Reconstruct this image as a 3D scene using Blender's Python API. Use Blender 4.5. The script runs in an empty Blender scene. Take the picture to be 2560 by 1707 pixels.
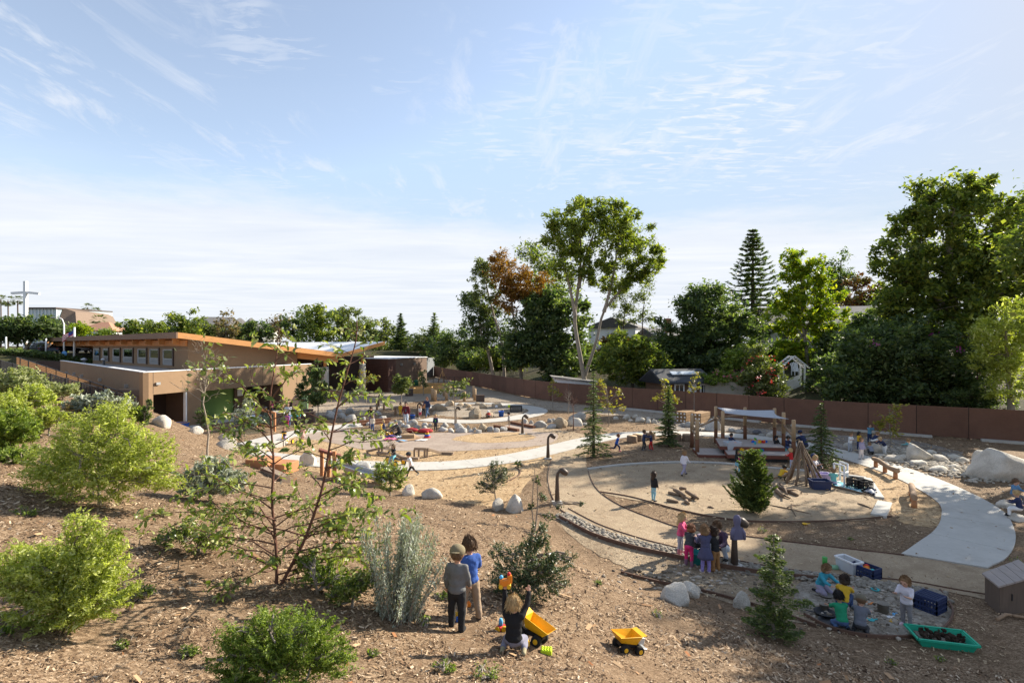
import bpy, bmesh, math, random
import numpy as np
from mathutils import Vector, Matrix, Euler

random.seed(7)
RNG = np.random.default_rng(7)
scene = bpy.context.scene
COL = scene.collection

# ------------------------------------------------------------------ camera
F, CH, HY, CX = 1300.0, 5.5, 864.0, 1280.0      # focal length and horizon in photo pixels, eye height in metres
cam = bpy.data.cameras.new('camera')
cam.sensor_width = 36.0
cam.lens = F / 2560.0 * 36.0
cam.shift_y = (HY - 853.5) / 2560.0
cam.clip_start, cam.clip_end = 0.1, 4000.0
camera = bpy.data.objects.new('camera', cam)
camera.location = (0, 0, CH)
camera.rotation_euler = (math.radians(90), 0, 0)
COL.objects.link(camera)
scene.camera = camera

# ------------------------------------------------------------------ sun and sky
SUN_AZ, SUN_EL = math.radians(58), math.radians(27.5)     # azimuth clockwise from +Y
S = Vector((math.sin(SUN_AZ) * math.cos(SUN_EL), math.cos(SUN_AZ) * math.cos(SUN_EL), math.sin(SUN_EL)))
sun = bpy.data.lights.new('sun', 'SUN')
sun.energy, sun.angle, sun.color = 5.0, math.radians(0.53), (1.0, 0.91, 0.765)
sun_o = bpy.data.objects.new('sun', sun)
sun_o.rotation_euler = (-S).to_track_quat('-Z', 'Y').to_euler()
sun_o.location = (40, 30, 40)
COL.objects.link(sun_o)

world = bpy.data.worlds.new('World')
scene.world = world
world.use_nodes = True
WN, WL = world.node_tree.nodes, world.node_tree.links
for n in list(WN):
 WN.remove(n)

class NG:
 """small helper for building node graphs"""
 def __init__(s, tree):
  s.t = tree
 def node(s, typ, ins=None, **kw):
  n = s.t.nodes.new(typ)
  for k, v in kw.items():
   setattr(n, k, v)
  for k, v in (ins or {}).items():
   if hasattr(v, 'is_output'):
    s.t.links.new(v, n.inputs[k])
   else:
    n.inputs[k].default_value = v
  return n
 def math(s, op, a, b=None, c=None, clamp=False):
  ins = {0: a}
  if b is not None: ins[1] = b
  if c is not None: ins[2] = c
  return s.node('ShaderNodeMath', ins, operation=op, use_clamp=clamp).outputs[0]
 def ramp(s, fac, stops, interp='LINEAR'):
  n = s.node('ShaderNodeValToRGB', {0: fac})
  cr = n.color_ramp
  cr.interpolation = interp
  while len(cr.elements) > 1:
   cr.elements.remove(cr.elements[-1])
  for i, (p, c) in enumerate(stops):
   e = cr.elements[0] if i == 0 else cr.elements.new(p)
   e.position = p
   e.color = (*c, 1) if len(c) == 3 else c
  return n.outputs[0]
 def mix(s, fac, a, b, typ='MIX'):
  n = s.node('ShaderNodeMix', data_type='RGBA', blend_type=typ)
  for i, v in ((0, fac), (6, a), (7, b)):
   if hasattr(v, 'is_output'): s.t.links.new(v, n.inputs[i])
   else: n.inputs[i].default_value = v if i == 0 else ((*v, 1) if len(v) == 3 else v)
  return n.outputs[2]
 def noise(s, vec, scale, detail=4.0, rough=0.55, dist=0.0):
  n = s.node('ShaderNodeTexNoise', {'Scale': scale, 'Detail': detail, 'Roughness': rough, 'Distortion': dist})
  if vec is not None: s.t.links.new(vec, n.inputs['Vector'])
  return n.outputs[0]

g = NG(world.node_tree)
sky = g.node('ShaderNodeTexSky', sky_type='NISHITA', sun_disc=False, sun_elevation=SUN_EL, sun_rotation=SUN_AZ,
   altitude=30.0, air_density=1.0, dust_density=0.25, ozone_density=1.3)
tc = g.node('ShaderNodeTexCoord')
sp = g.node('ShaderNodeSeparateXYZ', {0: tc.outputs['Generated']})
zc = g.math('MAXIMUM', sp.outputs[2], 0.03)
u = g.math('DIVIDE', sp.outputs[0], zc)
v = g.math('DIVIDE', sp.outputs[1], zc)
uv = g.node('ShaderNodeCombineXYZ', {0: u, 1: v, 2: 0.0}).outputs[0]
# a sheet of high thin cloud: one broad bank lying beyond a slanting edge, wisps in front of it
edge = g.math('SUBTRACT', v, g.math('MULTIPLY', g.math('MINIMUM', u, 0.0), 0.50))
edge = g.math('SUBTRACT', g.math('ADD', edge, g.math('MULTIPLY', g.math('MAXIMUM', u, 0.0), 0.22)), 3.95)
warp = g.noise(uv, 0.8, 9.0, 0.66)
edge = g.math('ADD', edge, g.math('MULTIPLY', g.math('SUBTRACT', warp, 0.5), 2.6))
bank = g.node('ShaderNodeMapRange', {0: edge, 1: -0.35, 2: 1.35, 3: 0.0, 4: 1.0}, interpolation_type='SMOOTHSTEP').outputs[0]
rot = g.node('ShaderNodeMapping', {0: uv, 2: (0, 0, math.radians(38)), 3: (2.2, 0.75, 1.0)}).outputs[0]
w1 = g.noise(rot, 1.9, 9.0, 0.66, 0.5)
w2 = g.noise(uv, 0.42, 3.0, 0.5)
wisp = g.math('MULTIPLY', g.node('ShaderNodeMapRange', {0: w1, 1: 0.44, 2: 0.72, 3: 0.0, 4: 1.0}, interpolation_type='SMOOTHSTEP').outputs[0],
   g.node('ShaderNodeMapRange', {0: w2, 1: 0.38, 2: 0.56, 3: 0.0, 4: 0.75}, interpolation_type='SMOOTHSTEP').outputs[0])
veil = g.node('ShaderNodeMapRange', {0: sp.outputs[2], 1: 0.0, 2: 0.30, 3: 0.55, 4: 0.10}).outputs[0]
rip = g.noise(g.node('ShaderNodeMapping', {0: uv, 2: (0, 0, math.radians(-62)), 3: (1.0, 3.2, 1.0)}).outputs[0], 5.5, 5.0, 0.6, 0.6)
rmask = g.node('ShaderNodeMapRange', {0: g.noise(uv, 0.7, 4.0, 0.6), 1: 0.44, 2: 0.58, 3: 0.0, 4: 0.8}, interpolation_type='SMOOTHSTEP').outputs[0]
pd = g.node('ShaderNodeVectorMath', {0: g.node('ShaderNodeMapping', {0: uv, 1: (-0.95, -2.5, 0)}).outputs[0]}, operation='LENGTH').outputs['Value']
patch = g.node('ShaderNodeMapRange', {0: pd, 1: 0.35, 2: 1.35, 3: 0.85, 4: 0.0}, interpolation_type='SMOOTHSTEP').outputs[0]
rmask = g.math('MAXIMUM', g.math('MULTIPLY', rmask, 0.6), g.math('MULTIPLY', patch, g.node('ShaderNodeMapRange', {0: g.noise(uv, 1.6, 5.0, 0.6), 1: 0.36, 2: 0.55, 3: 0.15, 4: 1.0}).outputs[0]))
ripple = g.math('MULTIPLY', g.node('ShaderNodeMapRange', {0: rip, 1: 0.42, 2: 0.66, 3: 0.0, 4: 1.0}, interpolation_type='SMOOTHSTEP').outputs[0], rmask)
cov = g.math('MAXIMUM', g.math('MULTIPLY', bank, 0.93), g.math('MAXIMUM', wisp, ripple))
cov = g.math('MAXIMUM', cov, veil, clamp=True)
skys = g.node('ShaderNodeHueSaturation', {'Saturation': 0.80, 'Color': sky.outputs[0]}).outputs[0]
lum = g.node('ShaderNodeRGBToBW', {0: skys}).outputs[0]
kf = g.math('DIVIDE', 3.05, g.math('MAXIMUM', lum, 3.05))      # caps sky brightness so the glow round the sun does not burn out
skyc = g.mix(1.0, skys, g.node('ShaderNodeCombineColor', {0: kf, 1: kf, 2: kf}).outputs[0], 'MULTIPLY')
ctex = g.noise(g.node('ShaderNodeMapping', {0: uv, 2: (0, 0, math.radians(30)), 3: (0.5, 1.3, 1.0)}).outputs[0], 0.9, 8.0, 0.62, 0.4)
cloud_col = g.ramp(ctex, [(0.30, (0.82, 0.86, 0.93)), (0.5, (0.90, 0.925, 0.965)), (0.68, (1.0, 1.0, 1.0))])
cloud_col = g.mix(1.0, cloud_col, (4.05, 4.12, 4.25), 'MULTIPLY')
full = g.mix(cov, skyc, cloud_col)
bg = g.node('ShaderNodeBackground', {0: full, 1: 0.106})
out = g.node('ShaderNodeOutputWorld', {0: bg.outputs[0]})

scene.view_settings.view_transform = 'Standard'
scene.view_settings.look = 'None'
scene.view_settings.exposure = 1.22
scene.view_settings.gamma = 1.0
scene.cycles.max_bounces = 10
scene.cycles.diffuse_bounces = 4
scene.cycles.transmission_bounces = 8
scene.cycles.transparent_max_bounces = 8
scene.cycles.use_denoising = True
# ------------------------------------------------------------------ helpers
def P(px, py, z=0.0):
 """photo pixel -> world point at height z"""
 Y = F * (CH - z) / (py - HY)
 return Vector(((px - CX) / F * Y, Y, z))

def D(px, py, Y):
 """photo pixel -> world point at distance Y"""
 return Vector(((px - CX) / F * Y, Y, CH - (py - HY) / F * Y))

def smooth01(t):
 t = np.clip(t, 0, 1)
 return t * t * (3 - 2 * t)

def poly_sd(X, Y, poly):
 """signed distance to a polygon, positive inside"""
 poly = np.asarray(poly, float)
 d2 = np.full(X.shape, 1e18)
 inside = np.zeros(X.shape, bool)
 n = len(poly)
 for i in range(n):
  a, b = poly[i], poly[(i + 1) % n]
  e = b - a
  wx, wy = X - a[0], Y - a[1]
  t = np.clip((wx * e[0] + wy * e[1]) / (e @ e), 0, 1)
  d2 = np.minimum(d2, (wx - t * e[0]) ** 2 + (wy - t * e[1]) ** 2)
  c = ((a[1] > Y) != (b[1] > Y)) & (X < (b[0] - a[0]) * (Y - a[1]) / (b[1] - a[1] + 1e-12) + a[0])
  inside ^= c
 return np.where(inside, 1, -1) * np.sqrt(d2)

def vnoise(x, y, seed=0):
 """smooth value noise, numpy"""
 xi, yi = np.floor(x).astype(np.int64), np.floor(y).astype(np.int64)
 xf, yf = x - xi, y - yi
 def h(a, b):
  n = (a * 374761393 + b * 668265263 + seed * 974634541) & 0xffffffff
  n = ((n ^ (n >> 13)) * 1274126177) & 0xffffffff
  return ((n ^ (n >> 16)) & 0xffff) / 65535.0
 sx, sy = xf * xf * (3 - 2 * xf), yf * yf * (3 - 2 * yf)
 return (h(xi, yi) * (1 - sx) + h(xi + 1, yi) * sx) * (1 - sy) + (h(xi, yi + 1) * (1 - sx) + h(xi + 1, yi + 1) * sx) * sy

# hill control points: world x, y, z
HILL = [(-22.4, 31, 1.2), (-32, 36.5, 2.2), (-41.4, 42, 3.2), (-60, 50, 4.0), (-17.7, 18, 3.55), (-11.8, 12, 3.3),
  (-7.4, 7.5, 2.98), (-4.9, 5, 2.75), (-4.4, 4.5, 2.7), (-5.7, 9, 2.48), (-4.15, 6.5, 2.4), (-3.06, 4.8, 2.42),
  (-3.1, 6.8, 2.3), (-1.46, 5, 2.2), (-2.05, 7, 2.05), (-2.78, 9.5, 1.9), (-6.2, 14, 1.5), (-10, 17, 1.75),
  (0, 6.5, 1.67), (-.8, 7.2, 1.62), (1.67, 7.6, 1.02), (0, 5.6, 1.9), (0, 10.5, 1.15), (.3, 8.6, 1.4), (0, 13, .75),
  (-1, 16.5, .4), (2.97, 9.2, .6), (2.3, 7, .95), (4.6, 8.3, .45), (6.4, 8.2, .25), (8.2, 8.3, .12),
  (0, 0, 3.0), (-5, 0, 3.4), (5, 0, 1.6), (10, 0, .7), (-15, 22, 2.6), (-18, 27, 1.7), (-30, 25, 4.2), (-40, 20, 5.0),
  (-20, 8, 4.6), (-30, 0, 5.5), (-14, 24, 1.2), (0, -12, 4.0), (-60, 20, 6.0), (-60, 0, 6.5), (18, 0, .3)]
FOOTPX = [(430, 1092), (560, 1130), (720, 1170), (900, 1215), (1080, 1250), (1250, 1275), (1400, 1300), (1470, 1395),
  (1620, 1455), (1850, 1525), (2080, 1600), (2300, 1650), (2560, 1670)]
HILLPOLY = [(-22, 32.4)] + [tuple(P(*q)[:2]) for q in FOOTPX] + [(16, 7), (24, -25), (-120, -25), (-120, 74), (-74, 62), (-41.4, 43.5)]

def _tps_fit(pts, lam=0.02):
 A = np.asarray(pts, float)
 n = len(A)
 d = np.hypot(A[:, None, 0] - A[None, :, 0], A[:, None, 1] - A[None, :, 1])
 K = np.where(d > 0, d ** 2 * np.log(d + 1e-12), 0) + lam * np.eye(n)
 Q = np.c_[np.ones(n), A[:, :2]]
 M = np.block([[K, Q], [Q.T, np.zeros((3, 3))]])
 w = np.linalg.solve(M, np.r_[A[:, 2], 0, 0, 0])
 return A, w
_TA, _TW = _tps_fit(HILL)

FENCEPX = [(1084, 941.5), (1140, 955), (1204, 968), (1320, 993), (1440, 1008), (1560, 1021), (1690, 1034), (1800, 1044),
  (1950, 1060), (2109, 1075), (2338, 1092), (2560, 1108), (2800, 1124)]
FENCE = [P(*q) for q in FENCEPX]
BEYOND = [tuple(p[:2]) for p in FENCE] + [(60, 22), (500, 20), (500, 600), (-13.9, 600)]

def height(X, Y):
 X, Y = np.atleast_1d(np.asarray(X, float)), np.atleast_1d(np.asarray(Y, float))
 z = np.zeros(X.shape)
 m = (X > -125) & (X < 30) & (Y > -30) & (Y < 80)
 if m.any():
  x, y = X[m], Y[m]
  d = np.hypot(x[..., None] - _TA[:, 0], y[..., None] - _TA[:, 1])
  t = (np.where(d > 0, d ** 2 * np.log(d + 1e-12), 0) @ _TW[:-3]) + _TW[-3] + _TW[-2] * x + _TW[-1] * y
  t = np.clip(t, 0.0, 7.5)
  sd = poly_sd(x, y, HILLPOLY)
  k = smooth01(sd / 2.2)
  rel = (vnoise(x * 1.1, y * 1.1, 3) - .5) * .10 + (vnoise(x * 3.1, y * 3.1, 5) - .5) * .05
  z[m] = np.where(sd > 0, (t + rel) * k, 0)
 up = (X + 48) * -.66 + (Y - 60) * .75
 z = np.maximum(z, 4.4 * smooth01(up / 13.0))
 sd = poly_sd(X, Y, BEYOND)
 b = np.where(sd > 0.6, np.minimum((sd - .6) * .20, 5.2), 0) * smooth01((sd - .6) / 4)
 z = np.maximum(z, b)
 return z

def hz(x, y):
 return float(height(np.array([x]), np.array([y]))[0])

def GH(px, py, ymin=3.0, ymax=130.0):
 """where the ray through a photo pixel meets the ground"""
 Ys = np.concatenate([np.arange(ymin, 30, .04), np.arange(30, ymax, .25)])
 Xs = (px - CX) / F * Ys
 Zs = CH - (py - HY) / F * Ys
 H = height(Xs, Ys)
 i = np.argmax(H >= Zs)
 return Vector((Xs[i], Ys[i], float(H[i])))

# ---- meshes
def np_mesh(name, V, faces, smooth=False):
 """faces: int array (n, k)"""
 V = np.asarray(V, np.float32)
 faces = np.asarray(faces, np.int32)
 me = bpy.data.meshes.new(name)
 n, k = faces.shape
 me.vertices.add(len(V))
 me.vertices.foreach_set('co', V.ravel())
 me.loops.add(n * k)
 me.loops.foreach_set('vertex_index', faces.ravel())
 me.polygons.add(n)
 me.polygons.foreach_set('loop_start', np.arange(0, n * k, k, dtype=np.int32))
 me.polygons.foreach_set('use_smooth', np.full(n, smooth))
 me.update(calc_edges=True)
 return me

def wloc(o):
 v = Vector((0, 0, 0))
 while o is not None:
  v += o.location
  o = o.parent
 return v

def meta(o, label=None, cat=None, group=None, kind=None):
 if label: o['label'] = label
 if cat: o['category'] = cat
 if group: o['group'] = group
 if kind: o['kind'] = kind
 return o

def empty(name, loc, label=None, cat=None, group=None):
 o = bpy.data.objects.new(name, None)
 o.location = loc
 o.empty_display_size = .2
 COL.objects.link(o)
 return meta(o, label, cat, group)

def add(name, me, mat, parent=None, loc=None):
 """link a mesh given in world coordinates; the object's origin goes to loc (or its parent's)"""
 o = bpy.data.objects.new(name, me)
 if mat is not None:
  for m in (mat if isinstance(mat, (list, tuple)) else [mat]):
   me.materials.append(m)
 off = wloc(parent) if parent is not None else (Vector(loc) if loc is not None else Vector((0, 0, 0)))
 if off.length > 0:
  me.transform(Matrix.Translation(-off))
 if parent is not None: o.parent = parent
 elif loc is not None: o.location = loc
 COL.objects.link(o)
 return o

def copy_tree(o, parent=None, loc=None, rotz=None, scale=None):
 c = o.copy()
 COL.objects.link(c)
 c.parent = parent
 if loc is not None: c.location = loc
 if rotz is not None: c.rotation_euler = (0, 0, rotz)
 if scale is not None: c.scale = scale
 for ch in o.children:
  copy_tree(ch, c)
 return c

class MB:
 """mesh builder, world coordinates"""
 def __init__(s):
  s.v, s.f, s.sm, s.mi = [], [], [], []
 def _add(s, vs, fs, smooth=False, mi=0):
  b = len(s.v)
  s.v += [tuple(p) for p in vs]
  s.f += [tuple(b + i for i in f) for f in fs]
  s.sm += [smooth] * len(fs)
  s.mi += [mi] * len(fs)
  return s
 def box(s, c, size, rz=0.0, M=None, mi=0):
  x, y, z = [d / 2 for d in size]
  vs = [Vector((i * x, j * y, k * z)) for k in (-1, 1) for j in (-1, 1) for i in (-1, 1)]
  R = M if M is not None else Matrix.Rotation(rz, 3, 'Z')
  vs = [R @ q + Vector(c) for q in vs]
  return s._add(vs, [(0, 2, 3, 1), (4, 5, 7, 6), (0, 1, 5, 4), (2, 6, 7, 3), (0, 4, 6, 2), (1, 3, 7, 5)], mi=mi)
 def bar(s, p, q, w, h, up=(0, 0, 1), mi=0):
  """rectangular bar from p to q, w sideways, h along up"""
  p, q = Vector(p), Vector(q)
  a = (q - p).normalized()
  side = a.cross(Vector(up))
  if side.length < 1e-5: side = a.cross(Vector((0, 1, 0)))
  side.normalize()
  n = side.cross(a).normalized()
  vs = [b + side * (i * w / 2) + n * (j * h / 2) for b in (p, q) for j in (-1, 1) for i in (-1, 1)]
  return s._add(vs, [(0, 1, 3, 2), (4, 6, 7, 5), (0, 4, 5, 1), (2, 3, 7, 6), (0, 2, 6, 4), (1, 5, 7, 3)], mi=mi)
 def wall(s, p, q, z0, z1, th, mi=0):
  """upright slab from plan point p to q, thickness th to the left of p->q (negative: right)"""
  p, q = Vector((p[0], p[1])), Vector((q[0], q[1]))
  e = (q - p).normalized()
  n = Vector((-e.y, e.x)) * th
  return s.prism([p, q, q + n, p + n], z0, z1, mi)
 def prism(s, pts, z0, z1, mi=0):
  """extruded plan polygon; z0 / z1 may be lists"""
  n = len(pts)
  a = sum(pts[i][0] * pts[(i + 1) % n][1] - pts[(i + 1) % n][0] * pts[i][1] for i in range(n))
  if a < 0:
   pts = list(pts)[::-1]
   if not np.isscalar(z0): z0 = list(z0)[::-1]
   if not np.isscalar(z1): z1 = list(z1)[::-1]
  lo = [z0] * n if np.isscalar(z0) else z0
  hi = [z1] * n if np.isscalar(z1) else z1
  vs = [(p[0], p[1], lo[i]) for i, p in enumerate(pts)] + [(p[0], p[1], hi[i]) for i, p in enumerate(pts)]
  fs = [tuple(range(n))[::-1], tuple(range(n, 2 * n))] + [(i, (i + 1) % n, n + (i + 1) % n, n + i) for i in range(n)]
  return s._add(vs, fs, mi=mi)
 def tube(s, pts, radii, n=8, cap=True, mi=0, smooth=True):
  pts = [Vector(p) for p in pts]
  if np.isscalar(radii): radii = [radii] * len(pts)
  vs, fs = [], []
  ref = None
  for i, p in enumerate(pts):
   t = (pts[min(i + 1, len(pts) - 1)] - pts[max(i - 1, 0)]).normalized()
   if ref is None:
    ref = t.orthogonal().normalized()
   ref = (ref - t * ref.dot(t))
   if ref.length < 1e-6: ref = t.orthogonal()
   ref.normalize()
   b = t.cross(ref)
   for k in range(n):
    a = 2 * math.pi * k / n
    vs.append(p + (ref * math.cos(a) + b * math.sin(a)) * radii[i])
  for i in range(len(pts) - 1):
   for k in range(n):
    k2 = (k + 1) % n
    fs.append((i * n + k, i * n + k2, (i + 1) * n + k2, (i + 1) * n + k))
  s._add(vs, fs, smooth, mi)
  if cap:
   b = len(s.v) - len(vs)
   s.f += [tuple(b + k for k in range(n))[::-1], tuple(b + (len(pts) - 1) * n + k for k in range(n))]
   s.sm += [False, False]; s.mi += [mi, mi]
  return s
 def lathe(s, prof, c, n=16, M=None, mi=0, smooth=True):
  """profile of (radius, height) about the vertical through c"""
  c = Vector(c)
  vs, fs = [], []
  for r, h in prof:
   for k in range(n):
    a = 2 * math.pi * k / n
    q = Vector((r * math.cos(a), r * math.sin(a), h))
    vs.append((M @ q if M is not None else q) + c)
  for i in range(len(prof) - 1):
   for k in range(n):
    k2 = (k + 1) % n
    fs.append((i * n + k, i * n + k2, (i + 1) * n + k2, (i + 1) * n + k))
  fs.append(tuple(range(n))[::-1])
  fs.append(tuple((len(prof) - 1) * n + k for k in range(n)))
  return s._add(vs, fs, smooth, mi)
 def ball(s, c, r, M=None, seg=12, rings=8, mi=0):
  c = Vector(c)
  if np.isscalar(r): r = (r, r, r)
  vs, fs = [(0, 0, -1)], []
  for i in range(1, rings):
   t = math.pi * i / rings
   for k in range(seg):
    a = 2 * math.pi * k / seg
    vs.append((math.sin(t) * math.cos(a), math.sin(t) * math.sin(a), -math.cos(t)))
  vs.append((0, 0, 1))
  for k in range(seg):
   k2 = (k + 1) % seg
   fs.append((0, 1 + k2, 1 + k))
   for i in range(rings - 2):
    a = 1 + i * seg
    fs.append((a + k, a + k2, a + seg + k2, a + seg + k))
   a = 1 + (rings - 2) * seg
   fs.append((a + k, a + k2, len(vs) - 1))
  out = []
  for q in vs:
   q = Vector((q[0] * r[0], q[1] * r[1], q[2] * r[2]))
   out.append((M @ q if M is not None else q) + c)
  return s._add(out, fs, True, mi)
 def capsule(s, p, q, r1, r2, n=10):
  p, q = Vector(p), Vector(q)
  a = (q - p)
  L = a.length
  if L < 1e-6: return s.ball(p, max(r1, r2))
  a /= L
  pts, rad = [], []
  for t in (-.98, -.8, -.45): pts.append(p + a * r1 * t); rad.append(r1 * math.sqrt(max(1 - t * t, .02)))
  for t in (0, .5, 1): pts.append(p + a * L * t); rad.append(r1 + (r2 - r1) * t)
  for t in (.45, .8, .98): pts.append(q + a * r2 * t); rad.append(r2 * math.sqrt(max(1 - t * t, .02)))
  return s.tube(pts, rad, n)
 def mesh(s, name):
  me = bpy.data.meshes.new(name)
  me.from_pydata(s.v, [], s.f)
  me.polygons.foreach_set('use_smooth', s.sm)
  me.polygons.foreach_set('material_index', s.mi)
  me.update()
  return me
 def build(s, name, mat, parent=None, loc=None, bevel=0.0):
  o = add(name, s.mesh(name), mat, parent, loc)
  if bevel:
   b = o.modifiers.new('bevel', 'BEVEL')
   b.width, b.segments, b.limit_method = bevel, 2, 'ANGLE'
  return o

# ---- materials
MATS = {}
def new_mat(name):
 m = bpy.data.materials.new(name)
 m.use_nodes = True
 nt = m.node_tree
 for n in list(nt.nodes): nt.nodes.remove(n)
 gg = NG(nt)
 o = gg.node('ShaderNodeOutputMaterial')
 return m, gg, o

def mat(name, col, rough=.7, var=.18, scale=6.0, bump=.15, bscale=40.0, metal=0.0, spec=.3, dirt=None, stretch=None, objvar=0.0):
 """painted / natural surface: base colour with two scales of mottling and fine relief"""
 if name in MATS: return MATS[name]
 m, gg, o = new_mat(name)
 tc = gg.node('ShaderNodeTexCoord')
 vec = tc.outputs['Object']
 if stretch:
  vec = gg.node('ShaderNodeMapping', {0: vec, 3: stretch}).outputs[0]
 n1 = gg.noise(vec, scale, 5.0, .6)
 n2 = gg.noise(vec, scale * 7, 3.0, .6)
 c = np.array(col)
 lo, hi = tuple(np.clip(c * (1 - var), 0, 1)), tuple(np.clip(c * (1 + var), 0, 1))
 base = gg.ramp(n1, [(.3, lo), (.7, hi)])
 base = gg.mix(.35, base, gg.ramp(n2, [(.3, lo), (.7, hi)]))
 if dirt is not None:
  n3 = gg.noise(vec, scale * .6, 6.0, .7, .4)
  base = gg.mix(gg.node('ShaderNodeMapRange', {0: n3, 1: .52, 2: .72, 3: 0.0, 4: .7}).outputs[0], base, dirt)
 if objvar:
  rv = gg.math('MULTIPLY_ADD', gg.node('ShaderNodeObjectInfo').outputs['Random'], objvar, 1 - objvar / 2)
  base = gg.mix(1.0, base, gg.node('ShaderNodeCombineColor', {0: rv, 1: rv, 2: rv}).outputs[0], 'MULTIPLY')
 b = gg.node('ShaderNodeBsdfPrincipled', {'Base Color': base, 'Roughness': rough, 'Metallic': metal, 'Specular IOR Level': spec})
 if bump:
  nb = gg.noise(vec, bscale, 4.0, .6)
  bn = gg.node('ShaderNodeBump', {'Strength': bump, 'Distance': .02, 'Height': nb})
  gg.t.links.new(bn.outputs[0], b.inputs['Normal'])
 gg.t.links.new(b.outputs[0], o.inputs[0])
 MATS[name] = m
 return m

def leaf_mat(name, cols, trans=.35, rough=.5):
 """leaves: colour differs from leaf to leaf, light shines through"""
 if name in MATS: return MATS[name]
 m, gg, o = new_mat(name)
 geo = gg.node('ShaderNodeNewGeometry')
 n = len(cols)
 c = gg.ramp(geo.outputs['Random Per Island'], [(i / max(n - 1, 1), cc) for i, cc in enumerate(cols)])
 b = gg.node('ShaderNodeBsdfPrincipled', {'Base Color': c, 'Roughness': rough, 'Specular IOR Level': .35})
 ct = gg.mix(1.0, c, (1.35, 1.45, .5), 'MULTIPLY')
 t = gg.node('ShaderNodeBsdfTranslucent', {0: ct})
 mx = gg.node('ShaderNodeMixShader', {0: trans, 1: b.outputs[0], 2: t.outputs[0]})
 gg.t.links.new(mx.outputs[0], o.inputs[0])
 MATS[name] = m
 return m

def chip_mat(name, cols, rough=.85):
 if name in MATS: return MATS[name]
 m, gg, o = new_mat(name)
 geo = gg.node('ShaderNodeNewGeometry')
 n = len(cols)
 c = gg.ramp(geo.outputs['Random Per Island'], [(i / max(n - 1, 1), cc) for i, cc in enumerate(cols)])
 b = gg.node('ShaderNodeBsdfPrincipled', {'Base Color': c, 'Roughness': rough, 'Specular IOR Level': .2})
 gg.t.links.new(b.outputs[0], o.inputs[0])
 MATS[name] = m
 return m

def ground_mat(name, cols, scale, bump=.6, patch=None, pscale=.25, stretch=(1, 1, 1), dist=.03):
 """loose ground: cells of chips or grit with tone patches"""
 if name in MATS: return MATS[name]
 m, gg, o = new_mat(name)
 tc = gg.node('ShaderNodeTexCoord')
 vec = gg.node('ShaderNodeMapping', {0: tc.outputs['Object'], 3: stretch}).outputs[0]
 w = gg.node('ShaderNodeTexNoise', {'Vector': vec, 'Scale': scale * .35, 'Detail': 3.0})
 vec2 = gg.mix(.10, vec, w.outputs[1], 'LINEAR_LIGHT')
 vo = gg.node('ShaderNodeTexVoronoi', {'Vector': vec2, 'Scale': scale, 'Randomness': 1.0})
 vo2 = gg.node('ShaderNodeTexVoronoi', {'Vector': vec2, 'Scale': scale * 2.3, 'Randomness': 1.0})
 sep = gg.node('ShaderNodeSeparateColor', {0: vo.outputs['Color']})
 sep2 = gg.node('ShaderNodeSeparateColor', {0: vo2.outputs['Color']})
 f = gg.math('ADD', gg.math('MULTIPLY', sep.outputs[0], .6), gg.math('MULTIPLY', sep2.outputs[1], .4))
 n = len(cols)
 c = gg.ramp(f, [(i / max(n - 1, 1), cc) for i, cc in enumerate(cols)])
 if patch is not None:
  n1 = gg.noise(vec, pscale, 6.0, .65, .6)
  c = gg.mix(gg.node('ShaderNodeMapRange', {0: n1, 1: .42, 2: .66, 3: 0.0, 4: .75}).outputs[0], c, patch)
 b = gg.node('ShaderNodeBsdfPrincipled', {'Base Color': c, 'Roughness': .92, 'Specular IOR Level': .12})
 hgt = gg.math('ADD', f, gg.math('MULTIPLY', gg.noise(vec, scale * .5, 5.0, .6), .8))
 bn = gg.node('ShaderNodeBump', {'Strength': bump, 'Distance': dist, 'Height': hgt})
 gg.t.links.new(bn.outputs[0], b.inputs['Normal'])
 gg.t.links.new(b.outputs[0], o.inputs[0])
 MATS[name] = m
 return m

def glass_mat(name, tint=(.75, .85, .85), rough=.02):
 if name in MATS: return MATS[name]
 m, gg, o = new_mat(name)
 a = gg.node('ShaderNodeBsdfTransparent', {0: (*tint, 1)})
 b = gg.node('ShaderNodeBsdfGlossy', {0: (.9, .95, .95, 1), 'Roughness': rough})
 fr = gg.node('ShaderNodeFresnel', {0: 1.7})
 mx = gg.node('ShaderNodeMixShader', {0: gg.math('ADD', gg.math('MULTIPLY', fr.outputs[0], .75), .10, clamp=True), 1: a.outputs[0], 2: b.outputs[0]})
 gg.t.links.new(mx.outputs[0], o.inputs[0])
 MATS[name] = m
 return m
# ------------------------------------------------------------------ ground
from mathutils.geometry import tessellate_polygon

M_MULCH = ground_mat('mulch', [(.075, .046, .027), (.19, .125, .075), (.33, .23, .145), (.48, .36, .245)], 26.0, .9,
     patch=(.17, .11, .066), pscale=.45, stretch=(1, 1.7, 1))
M_CHIPS = ground_mat('pale_wood_chips', [(.19, .115, .060), (.38, .26, .145), (.50, .36, .21), (.60, .45, .28)], 13.0, .8,
     patch=(.36, .24, .13), pscale=.5)
M_CHIPS2 = ground_mat('brown_wood_chips', [(.095, .060, .036), (.20, .135, .082), (.29, .20, .125), (.40, .29, .185)], 14.0, .8,
     patch=(.15, .10, .062), pscale=.4)
M_SAND = ground_mat('decomposed_granite', [(.27, .20, .13), (.39, .30, .20), (.48, .38, .265)], 36.0, .5, patch=(.28, .205, .135), pscale=1.3, dist=.03)
M_DIG = ground_mat('dug_dirt', [(.26, .195, .13), (.40, .31, .21), (.52, .415, .29)], 26.0, .9, patch=(.20, .145, .095), pscale=1.1, dist=.05)
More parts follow.
